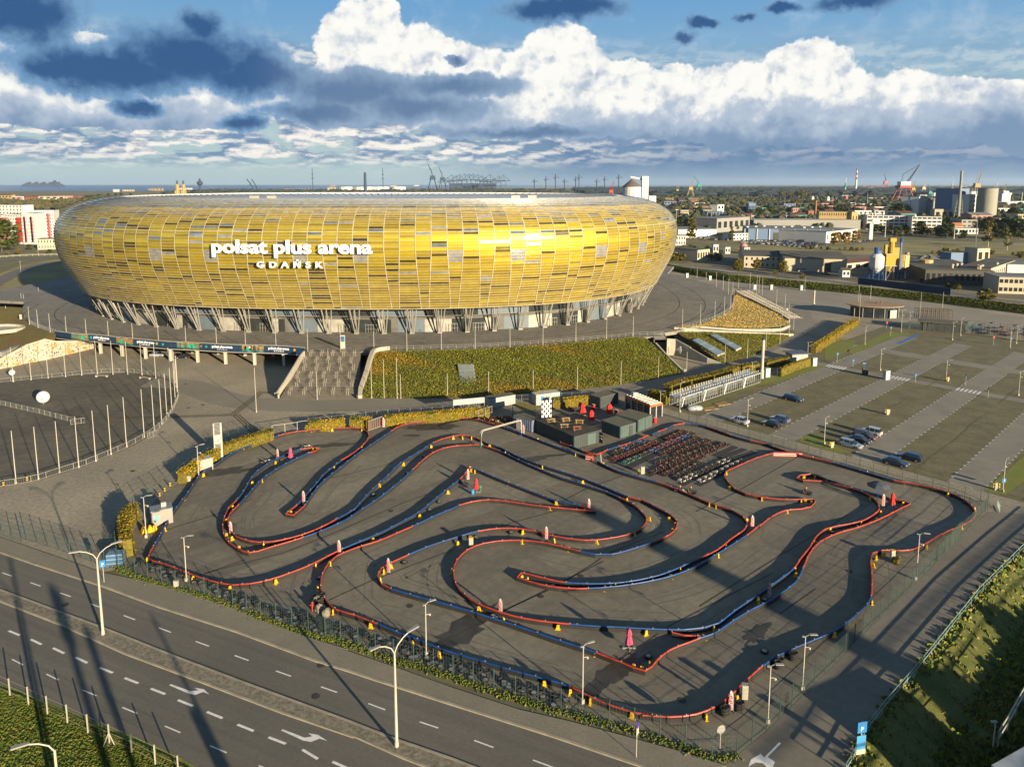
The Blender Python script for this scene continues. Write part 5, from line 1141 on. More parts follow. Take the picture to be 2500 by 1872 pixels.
# karts in the shade under the canopy
for i, (x, y) in enumerate(Q_("-8.7 158.2 -7.7 157.6 -6.7 156.9 -5.8 157.6 -5.3 156.1 -4.7 156.4 -4.1 155 -3.5 154 -3.4 155.7 -2.5 153.3 -2.4 157.5 -1.9 156.1 -1.5 158.6 -1 156.8 -3.1 158.2 -4 157.8 -.5 158.2 -.3 156.1")):
    o = copy_tree(protos['black' if i % 3 else 'red'], (x, y, .02), rk.uniform(2, 3)); o['label'] = 'go-kart with %s bumper crammed in the pit by the hedge, %s in the heap' % ('black' if i % 3 else 'red', ORD(i)); o['group'] = 'go-karts crammed in the pit, '+('black' if i % 3 else 'red')
for (x, y), c, rz, lab in ((Q_("-41.6 140.1")[0], 'white', .5, 'lone go-kart with white bumper and red seat stopped near the upper hairpin'), (Q_("-47 132.2")[0], 'white', .9, 'lone white go-kart beside the upper left blue barrier'), (Q_("14.3 164.9")[0], 'pink', 1.2, 'pink go-kart stored behind the red parasols by the hedge')):
    copy_tree(protos[c], (x, y, .02), rz, lab, 'lone go-karts off the rows')
# drivers
M_suit = mat('dark_suit', (.04, .045, .06), .8); M_helm = mat('orange_helmet', (.7, .25, .02), .3, coat=.5); M_skin = mat('skin', (.45, .28, .2), .6); M_jean = mat('dark_trousers', (.03, .03, .04), .9)
def skin_figure(name, label, joints, edges, radii, mt_, loc, rz, parent=None):
    me = D.meshes.new(name); me.from_pydata(joints, edges, []); o = D.objects.new(name, me); COL.objects.link(o)
    me.materials.append(mt_)
    md = o.modifiers.new('skin', 'SKIN'); me.skin_vertices or None
    for i, v in enumerate(me.skin_vertices[0].data): v.radius = (radii[i], radii[i]); v.use_root = (i == 0)
    sb = o.modifiers.new('sub', 'SUBSURF'); sb.levels = 1; sb.render_levels = 1
    bpy.context.view_layer.update()
    dg = bpy.context.evaluated_depsgraph_get(); me2 = D.meshes.new_from_object(o.evaluated_get(dg)); o.modifiers.clear(); o.data = me2
    me2.materials.clear(); me2.materials.append(mt_)
    for p in me2.polygons: p.use_smooth = True
    o.name = name
    if parent: o.parent = parent
    o.location = loc; o.rotation_euler = (0, 0, rz)
    return o
def driver(label, loc, rz):
    j = [(0, 0, .0), (0, 0, .28), (.02, 0, .48), (.04, 0, .56), (.05, 0, .70), (.3, .12, .1), (.68, .14, .0), (.3, -.12, .1), (.68, -.14, .0), (0, .2, .44), (.16, .26, .26), (.36, .14, .34), (0, -.2, .44), (.16, -.26, .26), (.36, -.14, .34)]
    e = [(0, 1), (1, 2), (2, 3), (3, 4), (0, 5), (5, 6), (0, 7), (7, 8), (2, 9), (9, 10), (10, 11), (2, 12), (12, 13), (13, 14)]
    r = [.16, .16, .13, .07, .1, .09, .06, .09, .06, .08, .055, .04, .08, .055, .04]
    o = skin_figure('person', label, j, e, r, M_suit, (loc[0], loc[1], .28), rz); tag(o, label, 'person')
    h = MB(); h.ball(.06, 0, .74, .15, 10, 8); h.build('helmet', M_helm, o, True); return o
for (x, y), rz, c, kl, dl in ((Q_("50.9 118.3")[0], -.6, 'black', 'black go-kart being driven past the right hairpin tip', 'person in dark suit and orange helmet driving past the right hairpin'), (Q_("29.3 119")[0], -.5, 'white', 'white go-kart rolling out below the parked rows', 'person in dark suit driving the white go-kart below the rows'), (Q_("31.1 118.6")[0], -.5, 'black', 'black go-kart following the white one below the parked rows', 'person in dark suit driving the black go-kart behind')):
    copy_tree(protos[c], (x, y, .02), rz, kl, 'moving go-karts'); driver(dl, (x-.2*cos(rz), y-.2*sin(rz), 0), rz)
def walker(label, loc, rz, top, low, hair=(.05, .03, .02), stride=.12):
    """standing or walking adult, legs and torso as one continuous body"""
    j = [(0, 0, .95), (0, 0, 1.15), (0, 0, 1.40), (0, 0, 1.50), (0, 0, 1.56), (0, .10, .90), (stride, .11, .50), (stride*.6, .11, .08), (stride*.6+.14, .12, .04), (0, -.10, .90), (-stride*.3, -.11, .50), (-stride*1.6, -.11, .08), (-stride*1.6+.14, -.12, .04), (0, .20, 1.38), (-.05, .27, 1.10), (.05, .28, .86), (.06, .28, .77), (0, -.20, 1.38), (.05, -.27, 1.10), (.14, -.28, .88), (.16, -.28, .79)]
    e = [(0, 1), (1, 2), (2, 3), (3, 4), (0, 5), (5, 6), (6, 7), (7, 8), (0, 9), (9, 10), (10, 11), (11, 12), (2, 13), (13, 14), (14, 15), (15, 16), (2, 17), (17, 18), (18, 19), (19, 20)]
    r = [.13, .13, .15, .06, .06, .10, .07, .05, .045, .10, .07, .05, .045, .075, .05, .035, .035, .075, .05, .035, .035]
    o = skin_figure('person', label, j, e, r, top, loc, rz); tag(o, label, 'person')
    h = MB(); h.ball(.01, 0, 1.66, .105, 10, 8, 1.15); h.build('head', M_skin, o, True)
    h = MB(); h.ball(-.015, 0, 1.70, .115, 10, 6); h.build('hair', mat('hair', hair, .8), o, True)
    l = skin_figure('trousers', '', [(0, 0, .95), (0, .10, .88), (stride, .11, .50), (stride*.6, .11, .12), (0, -.10, .88), (-stride*.3, -.11, .50), (-stride*1.6, -.11, .12)], [(0, 1), (1, 2), (2, 3), (0, 4), (4, 5), (5, 6)], [.145, .115, .085, .07, .115, .085, .07], low, (0, 0, 0), 0, o)
    return o
WHT = mat('white_shirt', (.7, .7, .68), .8)
a, b, c = Q_("-75.8 203.7 -74.3 203.7 -73.3 203.7")
walker('person in white top walking above the banner', (a[0], a[1], 5), 2.8, WHT, M_jean); walker('person in black clothes in the middle above the banner', (b[0], b[1], 5), 2.8, M_suit, M_jean); walker('person in dark clothes rightmost of the three above the banner', (c[0], c[1], 5), 2.9, mat('grey_jacket', (.1, .1, .12), .8), M_jean)
x, y = Q_("23.1 125.6")[0]; walker('person in dark and yellow jacket beside the marshal cabinet', (x, y, 0), 1.0, mat('yellow_vest', (.25, .22, .05), .8), M_jean)

# ---------------------------------------------------------------- railings and fences
def mesh_fence(label, path, h, mt_, step=2.5, wire=.34, group=None, post_r=.05, wm=None, rails=6):
    t = thing('mesh_fence', label, 'fence', (*path[0], 0), group=group); ox, oy = path[0]; p = [(a-ox, b-oy) for a, b in path]
    pm_ = MB(); pm_.cyl(0, 0, 0, h+.08, post_r, 5); me = None
    for (x, y, hd) in resample(p, step)[:100]:
        if me is None: o = pm_.build('post', mt_, t); me = o.data
        else: o = D.objects.new('post', me); COL.objects.link(o); o.parent = t
        o.location = (x, y, 0)
    m = MB(); r = .007
    for (x, y, hd) in resample(p, wire): m.add([(x-r, y, .05), (x+r, y, .05), (x+r, y, h), (x-r, y, h)], [(0, 1, 2, 3)])
    for k in range(rails):
        z = .08+k*(h-.1)/(rails-1)
        for i in range(len(p)-1): m.add([(*p[i], z-.012), (*p[i+1], z-.012), (*p[i+1], z+.012), (*p[i], z+.012)], [(0, 1, 2, 3)])
    m.build('wire_mesh', wm or mt_, t); return t
def railing(label, path, h, mt_, step=2.2, r=.045, rails=(1., .55, .15), z=0., group=None, cat='railing', bars=0):
    t = thing('railing', label, cat, (*path[0], z), group=group); ox, oy = path[0]; p = [(a-ox, b-oy) for a, b in path]
    m = MB(); m.cyl(0, 0, 0, h, r*1.1, 5); me = None
    for (x, y, hd) in resample(p, step)[:100]:
        if me is None: o = m.build('post', mt_, t); me = o.data
        else: o = D.objects.new('post', me); COL.objects.link(o); o.parent = t
        o.location = (x, y, 0)
    m = MB()
    for k in rails: m.tube([(a, b, h*k) for a, b in p], r, 4)
    if bars:
        for (x, y, hd) in resample(p, bars): m.box(x, y, h*.15, .02, .02, h*.85)
    m.build('rail', mt_, t); return t
M_gf = mat('green_steel', (.045, .075, .07), .5); M_gfd = mat('dark_green_steel', (.03, .05, .045), .5)
street_f = Q_("-55.62 94.98 -51.15 91.9 -44.54 89.19 -40 87.34 -34.96 84.87 -30.08 82.2 -25.6 80.14 -20.92 78.03")+Q_("-23.31 79.37 -18.65 77.33 -13.91 74.86 -9.3 73.24 -4.64 70.95 .06 68.66 4.77 66.73 9.45 65.01 11.77 64.02")+Q_("14.12 63.11 16.36 61.95 18.61 60.72 21.07 60.94")
mesh_fence('green mesh fence with tyres behind it along the street pavement', street_f, 2.4, M_gf)
mesh_fence('green mesh fence on the right side of the kart track by the access road', Q_("21.07 60.94 22.91 62.41 24.77 63.82 26.53 65.42 30.25 68.71 34.05 72.16 37.77 75.45 43.48 80.82 47.08 83.88 52.72 88.89 60.29 95.98 68.24 103.32")+Q_("60.2 95.7 63.9 99 67.7 102.6 71.3 105.7 75.2 109.4 77.9 111.9"), 2.4, M_gfd, wire=.13)
mesh_fence('dark mesh fence between the kart track and the car park', Q_("77.9 111.9 80 115.1 77.2 115.2 75.6 117.1 74 119 72.4 120.9 70.8 122.7 69.1 124.6 67.5 126.5 65.8 128.3 64.2 130.3 62.5 132.2 60.7 133.8")+Q_("60.6 133.7 57.3 137.6 53.8 141.1 50.3 144.9 46.7 148.3 43.2 151.9 41.5 153.6 39.9 156.2 38.1 158 35.5 160.1"), 2.4, M_gfd, wire=.3)
mesh_fence('green mesh fence left of the kart lot along the pavement', Q_("-88.94 108.37 -77.96 103.45 -73.13 101.26")+Q_("-74 102.5 -66.1 98.9 -58.9 95.4 -56.6 94.4")+Q_("-55.62 94.98"), 2.4, M_gf, wire=.2)
mesh_fence('curved green mesh fence behind the left hedge of the kart lot', Q_("-54.6 93.6 -58.3 99.6 -60.5 104.1 -61.7 108.5 -62.1 112.2 -62 114.7 -60.6 117.9 -60.1 123.6 -60.4 124.9 -60.1 129 -58.4 136.5")+Q_("-59.6 141.9 -56.3 147.7 -51.5 148.9"), 2.3, M_gf, wire=.3)
railing('tall white frame fence beside the hedge at the back of the kart lot', Q_("-50.9 147.2 -48.5 148.3 -46.8 149.1 -45.3 150.2 -44.1 150.6"), 2.2, M_pole, 2.6, .05, (1., .03))
mesh_fence('thin grey mesh fence behind the yellow hedges at the back of the lot', Q_("-44.5 151.8 -36.6 154.8 -28.5 158 -16.9 160.3 -8.1 163.6")+Q_("-7.4 167.7 4.9 170.1 12.4 171.4 19.5 172.2"), 2.2, M_galv, wire=.5, rails=3)
railing('white curved railing around the dark oval yard on the left', spline(Q_("-99.4 117.3 -90.4 121.1 -87.3 122.6 -85.4 124.1 -83.3 127.5 -81.2 130.9 -79.6 135.3 -78.1 140 -77.3 145.6 -77.2 150.7 -78.3 158 -81.2 168.1 -84.3 176.6 -88.5 184 -93.1 189.9 -96.8 193.8 -101.4 196.2 -108.4 198.7 -115 198.7 -120.9 197 -124.1 194.8 -131.4 191.6 -137.9 188.6 -144.9 183.3"), 2.5), 1.1, M_galv, 2.4, .05, (1., .1), bars=.35)
railing('straight white railing across the dark oval yard', Q_("-141.1 178.4 -123.9 168.7 -116.4 165 -109.9 161.9 -104.6 159 -101.1 157.2 -97.4 155.2"), 1.2, M_galv, 2.2, .05, (1., .1), bars=.3)
railing('short loose crowd barrier at the end of the oval yard railing', Q_("-97.9 154.1 -95.5 155.4"), 1.2, M_galv, 2, .05, (1., .1), bars=.3)
railing('open gate leaf of the oval yard railing pointing outward', Q_("-76.5 145.5 -75.4 147.3"), 1.2, M_galv, 1.2, .05, (1., .1), bars=.3)
railing('railing along the front edge of the stadium deck above the orange bank', Q_("-36.2 205 -11.1 207.8 9.3 213.4 23.4 218.5 38.4 224.7 48.9 226.7"), 1.1, M_galv, 2.5, .05, (1., .5), z=5)
railing('railing on the curved deck edge above the straw grass slope', Q_("55 234.1 64.9 244.9 72.7 254.3 79 263.9 84 273.3 88.3 283.7"), 1.1, M_galv, 2.5, .04, (1., .5), z=5)
railing('railing on the left deck edge above the grass mound', Q_("-147.9 229.1 -151.3 231.7 -159.9 239 -167.2 245.5 -176.7 256.8"), 1.2, M_galv, 1.2, .05, (1.,), z=5)
railing('green handrail fence along the top of the ditch', Q_("30.29 58.69 31.66 60.17 34.46 63.47 37.93 66.7 44.99 72.92 60.81 87.37 75.98 99.93 87.54 109.14"), 1.1, mat('pale_green_rail', (.16, .24, .20), .5), 2.4, .05, (1., .5))
# ---------------------------------------------------------------- lamps and poles
def where(x, y):
    """which part of the picture a thing stands in, by plain landmarks"""
    u = x/max(y, 1)
    side = 'far left' if u < -.55 else 'left' if u < -.22 else 'centre' if u < .12 else 'right' if u < .42 else 'far right'
    dep = 'nearest the camera' if y < 75 else 'at mid distance' if y < 130 else 'beyond the track' if y < 200 else 'near the stadium deck' if y < 290 else 'behind the stadium plaza'
    return side+', '+dep
def street_lamp(label, loc, h, rz, arms=2):
    t = thing('street_lamp', label, 'street lamp', loc, rz); m = MB(); m.cyl(0, 0, 0, h*.88, .16, 8, .09); m.build('pole', M_pole, t)
    for s in ((-1, 1) if arms == 2 else (-1,)):
        m = MB(); m.tube([(0, 0, h*.87), (s*.35, 0, h*.93), (s*1.0, 0, h*.975), (s*1.7, 0, h)], .06, 6); a = m.build('arm', M_pole, t)
        m = MB(); m.add([(s*1.5, -.12, h-.03), (s*2.7, -.2, h+.1), (s*2.7, .2, h+.1), (s*1.5, .12, h-.03), (s*1.5, -.12, h+.09), (s*2.7, -.2, h+.22), (s*2.7, .2, h+.22), (s*1.5, .12, h+.09)], [(0, 1, 2, 3), (7, 6, 5, 4), (0, 4, 5, 1), (1, 5, 6, 2), (2, 6, 7, 3), (3, 7, 4, 0)]); m.build('lamp_head', M_galv, a)
    m = MB(); m.cyl(0, 0, 0, .5, .2, 8); m.build('base', M_pole, t); return t
(p1, p2) = Q_("-48.47 78.93")+Q_("-10.95 61.8")
street_lamp('tall double-armed street lamp at the left end of the road median', (*p1, .12), 10.9, .55); street_lamp('tall double-armed street lamp in the middle of the road median', (*p2, .12), 11.0, .75)
p3 = Q_("-35.57 50.55")[0]; street_lamp('single-armed street lamp rising from the grass verge at the bottom left', (*p3, 0), 10.7, .6, 1)
def lot_lamp(h):
    t = thing('lot_lamp', '', 'lamp', group=''); m = MB(); m.cyl(0, 0, 0, h, .075, 7, .055); m.build('pole', M_pole, t)
    m = MB(); m.tube([(0, 0, h), (.35, 0, h+.22), (.9, 0, h+.25)], .045, 5).box(.85, 0, h+.22, .8, .26, .1).box(-.2, 0, h-.02, .3, .2, .1); m.build('lamp_head', M_galv, t)
    m = MB(); m.box(0, 0, 0, .35, .35, .5); m.build('base', M_wall, t)
    m = MB(); m.tube([(0, 0, h*.8), (.45, 0, h*.8)], .035, 5).ball(.5, 0, h*.78, .14, 8, 6); m.build('camera', M_pole, t); return t
LL = Q_("-43.86 90.72 6.19",3) + Q_("-55.3 102.7 6.4 -56.9 124.9 6",3) + Q_("-9.71 75.15 6.26 7.27 67.68 6.34",3) + Q_("30.73 69.69 6.05 25.39 64.92 6.11",3) + Q_("54.6 91 6.5 85.2 119 5.7",3) + Q_("51.8 152.9 6.1 39.3 163.1 6.9 64.5 188.5 5.6 36 169.2 3.2",3) + Q_("64.2 142.3 5.5",3) + Q_("105.5 201.1 6.1 117.7 190 5.7 127.9 176.4 6.1 117.2 234.3 6 140.3 255 7.9 146.5 261 6.2 150.7 241.6 6.2 157.7 248.5 6 162.1 229.5 6.1 168.6 235.8 6.1",3) + Q_("90.9 216.4 4.8",3)
LN = ['white lamp post at the lower left edge of the kart track', 'lamp post in front of the grey cabin', 'lamp post beside the brown and white box', 'lamp post inside the street fence at the centre', 'lamp post inside the street fence near the sharp lower track corner', 'lamp post with wide head beside the right fence, middle one', 'lamp post with camera at the lower right fence corner', 'lamp post with camera beside the upper part of the right fence', 'lamp post on the grass island with a blue P sign', 'lamp post next to the white hatchback', 'lamp post at the left end of the turnstile row', 'lamp post in front of the thick white mast', 'lamp post behind the orange-edged pavilion', 'lamp post near the silver estate car', 'lamp post between the first and second zebra crossing', 'lamp post right of the middle zebra crossing', 'lamp post at the right picture edge past the third zebra', 'lamp post on the green patch beside the yellow hedge', 'tall lamp post at the corner of the round pavilion', 'lamp post right of the round pavilion', 'lamp post at the top edge of the car park, left one', 'lamp post in front of the dark playground building', 'lamp post at the top edge of the car park, right one', 'lamp post at the fence of the green playground', 'lamp post behind the small white van roof']
l0 = lot_lamp(6.5)
for i, (x, y, z) in enumerate(LL):
    o = l0 if i == 0 else copy_tree(l0); o.location = (x, y, 0); o.scale = (1, 1, z/6.5); o.rotation_euler = (0, 0, R.uniform(-.5, .9)); o['label'] = LN[i]; o['group'] = 'white lot lamp posts'
def pole(h):
    t = thing('flagpole', '', 'flagpole', group=''); m = MB(); m.cyl(0, 0, 0, h, .085, 7, .06); m.build('shaft', M_pole, t); m = MB(); m.cyl(0, 0, 0, .25, .16, 7); m.build('base', M_pole, t); m = MB(); m.ball(0, 0, h+.08, .11, 6, 5); m.build('finial', M_galv, t); return t
FP = [(x, y, z-5, 5) for x, y, z in Q_("-166.1 243.8 11.1 -159.5 238.2 11 -150.6 230.6 11.1 -144.4 229.1 10.5 -135.4 224.8 10.4 -126 220.6 10.6 -116.7 217.3 10.5 -107.5 214.7 10.6 -98 212.1 10.5",3) + Q_("-98.1 212.3 10.7 -88.1 210.4 10.6 -78.8 208.6 10.9 -69.6 208 10.7 -59 203.6 11.6 -49.4 203.2 11.8 -40.5 206.8 10.1",3) + Q_("-30.5 204.6 11.9 -20.6 205.7 11.7 -10.8 206.7 12 -.6 208.9 11.5 9.3 212.2 11.6 19.5 215.7 11 29.5 220.5 10.8 38.4 224.2 11.4",3) + Q_("57.3 238.2 11.3 65.2 245.3 11.4 72.7 254.3 11.3 78.7 263.2 11.4 84.1 273.5 11.2 88.7 284.6 11.3",3) + Q_("96.2 336.1 11.4 96.4 325.7 11.5 95.1 313.1 11.7 96.6 311.8 10.4 95.3 368.2 10.3 97.6 359.2 8.8",3)]
FP += [(x, y, z, 0) for x, y, z in Q_("-35 174.2 9.6 -31.9 174.2 9.6 -28.6 173.9 10.2 -27.7 173.9 6.1 -16.1 174.2 6.3 -5.9 176.4 6.1 5.4 178.6 6 17 182.3 5.9 29 186.6 6.1 40.1 192.1 6.2 49.2 197.8 6.1",3) + Q_("62.9 207.7 6.1 72 215.4 6.1 81.1 225.3 6.2 89.6 236.1 6.2 96.9 247.3 6.1 102.7 258.2 6 105.8 277.6 5.6 110.8 284 5.6 117.8 306.6 5.8 116.9 314.3 6.6",3) + Q_("114.8 344.2 10.4 113.8 331.5 10.7 120.3 347.2 8.3 120.4 342.8 8.4 117.3 347.2 5.2 115.7 364.4 4.7 145.7 354.8 6.5",3) + Q_("146 299.8 10.5 166.7 330.9 6.3 135.8 277.3 10.6 161 280 10.5 186 307 6.6",3) + Q_("-59.8 162.9 10.5 -88.4 122.4 9.6 -85.6 124.2 9.7 -83.7 127.3 9.7 -81.7 129.9 9.7 -80.2 132.9 9.9 -79.2 136.4 9.9 -78.2 140.3 10.3 -77.5 146 10.3 -77.5 150.3 10 -77.8 154.3 10.1",3) + Q_("-48.3 173.1 7.1 -51.9 198.5 6.6",3)]
FP += [(x, y, 9.4, 0) for x, y in Q_("-134.6 189.1 -131.1 191 -127.6 192.8 -123.6 194.1 -120.1 195.7 -116.6 197.2 -111.9 196.7 -107.8 196.7 -103.5 196.2 -98 192.8")+Q_("-80.3 161.9 -81.5 166.9 -83 172 -84.3 176 -85.9 179.6 -88.5 184 -92.1 188.6")]
FPOLE = pole(7.0)
FP.sort(key=lambda p: p[0]/p[1])
for i, (x, y, h, z0) in enumerate(FP):
    h = min(max(h, 4.0), 12); o = FPOLE if i == 0 else copy_tree(FPOLE); o.location = (x, y, z0); o.scale = (1, 1, h/7.0)
    row = 'in the row on the stadium deck edge' if z0 else 'in the ring around the dark oval yard' if x < -60 and y < 200 else 'in the row along the planted bank' if x < 90 and y > 150 else 'on the right-hand plaza'
    o['label'] = 'thin white flagpole '+row+', '+ORD(sum(1 for q in FP[:i] if (q[3] > 0) == (z0 > 0)))+' from the left'; o['group'] = 'white flagpoles '+row+', '+where(x, y).split(',')[0]
# thick masts
for (x, y, z), r, lab, cap in ((Q_("68.6 192.6 11.5",3)[0], .42, 'thick white mast with dark cap at the right end of the turnstiles', True), (Q_("130 306.2 7.5",3)[0], .35, 'thick white mast alone on the upper right plaza', False)):
    t = thing('floodlight_mast', lab, 'mast', (x, y, 0)); m = MB(); z *= .94; m.cyl(0, 0, 0, z, r, 12); m.build('shaft', M_pole, t); m = MB(); m.cyl(0, 0, z, z+.6, r*.9, 12); m.build('cap', M_blk if cap else M_pole, t); m = MB(); m.cyl(0, 0, 0, 2.4, r*1.35, 12); m.build('base', M_pole, t)
# white balls
for (x, y), r, zc, lab in ((Q_("-113.8 169.4")[0], 1.45, 1.75, 'large white ball with dark star standing in the oval yard'), (Q_("-134.8 189.1")[0], .75, 2.6, 'small white ball on a post at the back of the oval yard')):
    t = thing('ball_sculpture', lab, 'ball', (x, y, 0)); m = MB(); m.ball(0, 0, zc, r, 20, 14); m.build('ball', mat('ball_white', (.75, .72, .66), .4), t, True)
    m = MB(); m.cyl(0, 0, 0, zc-r*.9, .12, 8); m.build('stand', M_galv, t)
    if r > 1:
        m = MB(); c = Vector((.45, -1, -.05)).normalized(); u = Vector((0, 0, 1)).cross(c).normalized(); w = c.cross(u); vs = [tuple(c*(r+.02)+Vector((0, 0, zc)))]
        for k in range(10): a = 2*pi*k/10; q = (.42 if k % 2 else .16); p_ = (c+u*cos(a)*q+w*sin(a)*q).normalized()*(r+.02); vs.append((p_.x, p_.y, p_.z+zc))
        m.add(vs, [(0, 1+k, 1+(k+1) % 10) for k in range(10)]); m.build('star', mat('grey_star', (.25, .24, .22), .6), t)
# totem pylons with vertical writing
def totem(label, loc, h, w, rz, cols):
    t = thing('totem_sign', label, 'sign', loc, rz); m = MB(); m.box(0, 0, 0, w, .25, h); m.build('panel', M_pole, t)
    for i, (x0, z0, ww, hh, c) in enumerate(cols):
        m = MB(); m.box(x0, -.14, z0, ww, .03, hh); m.build('printed_field', c, t)
    return t
M_ink = mat('sign_ink', (.03, .035, .06), .6); M_sb = mat('sign_blue', (.02, .12, .30), .6)
x, y, z = Q_("-56.9 134 7.3",3)[0]
cols = []
rt = random.Random(8)
for k in range(9): cols.append((-.05, z*.68+k*.26, 1.2*rt.uniform(.8, 1), .19, M_ink))
for k in range(5): cols.append((-.05, z*.25+k*.27, 1.2*rt.uniform(.75, 1), .19, M_ink))
t = totem('tall white totem sign with dark lettering at the hedge of the kart lot', (x, y, 0), z, 1.55, .35, cols)
m = MB(); n = 12; m.add([(.32*cos(2*pi*k/n)*(1 if k % 2 else .6), -.15, z*.52+.45*sin(2*pi*k/n)*(1 if k % 2 else .6)) for k in range(n)], [tuple(range(n-1, -1, -1))]); m.build('emblem', mat('emblem_grey', (.3, .28, .26), .6), t)
x, y = Q_("-49.7 207.2")[0]; totem('white totem with blue and green print on the stadium deck', (x, y, 5), 4.0, 1.35, .1, [(0, 2.1, 1.1, 1.6, M_sb), (0, 1.9, .5, .5, mat('sign_green', (.1, .35, .06), .6)), (0, 2.9, .8, .18, M_pole), (0, 3.3, .8, .18, M_pole)])
# road signs
def sign(label, loc, h, shape, rz=.3, txt=None):
    t = thing('road_sign', label, 'road sign', loc, rz); m = MB(); m.cyl(0, 0, 0, h, .04, 6); m.build('pole', M_pole, t); m = MB()
    if shape == 'oct': m.add([(.42*cos(pi/8+k*pi/4), -.06, h-.3+.42*sin(pi/8+k*pi/4)) for k in range(8)]+[(.42*cos(pi/8+k*pi/4), -.04, h-.3+.42*sin(pi/8+k*pi/4)) for k in range(8)], [tuple(range(7, -1, -1)), tuple(range(8, 16))]); mm = M_red
    elif shape == 'round': m.tube([(0, -.07, h-.35), (0, -.04, h-.35)], .45, 14); mm = M_galv
    else: m.box(0, -.06, h-shape[1], shape[0], .04, shape[1]); mm = shape[2]
    pl_ = m.build('plate', mm, t)
    if txt: place_text('sign_writing', txt, M_paint, pl_, 0, -.09, h-shape[1]*.82, 0, .6, None, bold=.02, ext=.01)
    return t
M_bs = mat('sign_plate_blue', (.02, .16, .42), .5)
x, y, z = Q_("-54.68 90.22 3.15",3)[0]; t = sign('blue parking sign on a thin pole beside the left street lamp', (x, y, .11), z, (.7, .95, M_bs), .4, 'P')
x, y, z = Q_("32.52 60.72 2.58",3)[0]; t = sign('blue parking sign with a long blue board at the ditch corner', (x, y, 0), z+1, (.95, 1.1, M_bs), .2, 'P'); m = MB(); m.box(0, -.05, z-2.3, .95, .04, 1.9); m.build('board', mat('board_blue', (.05, .25, .5), .5), t); m = MB(); m.box(0, -.08, z-2.3, .95, .02, .5); m.build('board_text_field', M_pole, t)
x, y, z = Q_("11.58 60.5 3.24",3)[0]; t = sign('white arrow sign with a round purple sign above near the street fence', (x, y, .11), z, (.5, .9, M_pole), 1.0); m = MB(); m.tube([(0, -.1, z+.1), (0, -.07, z+.1)], .32, 12); m.build('round_plate', mat('purple_plate', (.06, .03, .25), .5), t)
x, y, z = Q_("19.7 61.61 2.42",3)[0]; sign('round grey-backed traffic sign at the lower right track corner', (x, y, 0), z, 'round', .3)
x, y, z = Q_("137.2 259.2 3",3)[0]; sign('red octagonal stop sign in front of the round pavilion', (x, y, 0), z, 'oct', .2)
x, y, z = Q_("159.4 233.6 3",3)[0]; sign('red octagonal stop sign at the top right of the car park', (x, y, 0), z, 'oct', .2)
for k, (x, y, z) in enumerate(Q_("97.2 210.2 3 99.6 205.2 1.5 108.6 188.6 2.3 132.7 247.7 3.4 120.1 185.4 3.2 118.9 174.4 2.7 162.8 230.2 3.3",3)):
    sign('small blue crossing sign '+('left of the first zebra crossing', 'above the first zebra crossing', 'at the second zebra crossing', 'by the green patch at the round pavilion', 'seen edge-on left of the third zebra', 'seen edge-on at the right end of the third zebra', 'on the lamp post at the top right')[k], (x, y, 0), max(z, 2.2), (.6, .6, M_bs), .3+(1.2 if k in (4, 5) else 0))
x, y, z = Q_("86.8 121.1 1.7",3)[0]; sign('blue P sign fixed low on the grass island lamp post', (x-.3, y-.3, 0), z, (.9, .75, M_bs), .3, 'P')
x, y = Q_("79.4 111.2")[0]; railing('loose green crowd barrier standing at the fence corner', [(x, y), (x+1.1, y+2.2)], 1.2, mat('mint_rail', (.35, .5, .42), .5), 2.4, .03, (1., .1), bars=.2)
# small white control boxes and bins around
BX = [(Q_("-44.54 89.19")[0], .7, 1.0, 'small white cabinet in the tyre belt by the street fence'), (Q_("-6 99.7")[0], .8, 1.7, 'tall white cabinet with yellow top on the inner track loop'), (Q_("54.1 96.2")[0], .8, 1.6, 'white cabinet beside yellow flowers inside the right fence'), (Q_("24.17 68.3")[0], .8, 1.8, 'white fridge-like cabinet near the lower right flag'), (Q_("24.1 126.9")[0], .9, 1.5, 'pale green marshal cabinet at the corner of the parked karts'), (Q_("-58 123.3")[0], .7, 1.2, 'white barrel-like box beside the brown and white box'), (Q_("64.8 140.2")[0], .8, 1.2, 'white and yellow pillar beside the lamp near the silver car'), (Q_("87 161.3")[0], .9, 1.3, 'white and yellow pillar alone in the middle parking bays'), (Q_("84.6 119.8")[0], .8, 1.4, 'white and yellow pillar on the grass island'), (Q_("117.8 189.5")[0], .8, 1.2, 'white and yellow pillar at the foot of the right lamp post'), (Q_("48.8 198")[0], .6, 1.3, 'white box at the lower end of the gate 4 parapet'), (Q_("113.9 294")[0], .9, 2.2, 'white kiosk box at the foot of the stair wall'), (Q_("-175.4 253.2")[0], .9, 1.9, 'white box on top of the grass mound')]
for (p, w, h, lab) in BX:
    w *= .75; h *= .85
    z0 = 5 if 'mound' in lab else 0; t = thing('control_cabinet', lab, 'cabinet', (*p, z0), R.uniform(-.2, .3)); m = MB(); m.box(0, 0, .08, w, w*.7, h); m.build('housing', M_pole, t); m = MB(); m.box(0, 0, h+.08, w*1.1, w*.8, .08).box(0, 0, 0, w*.9, w*.6, .08); m.build('lid', M_galv if 'yellow' not in lab else M_yel, t)
    m = MB(); m.box(0, -w*.35-.012, h*.2, w*.8, .02, h*.7); m.build('door', M_wall, t)
    if 'pillar' in lab:
        for s in (-1, 1):
            m = MB(); m.box(s*w*.75, 0, .5, w*.3, .2, .28).box(s*w*.75, 0, 1.0, w*.3, .2, .22); m.build('lamp_pair', M_yel, t)
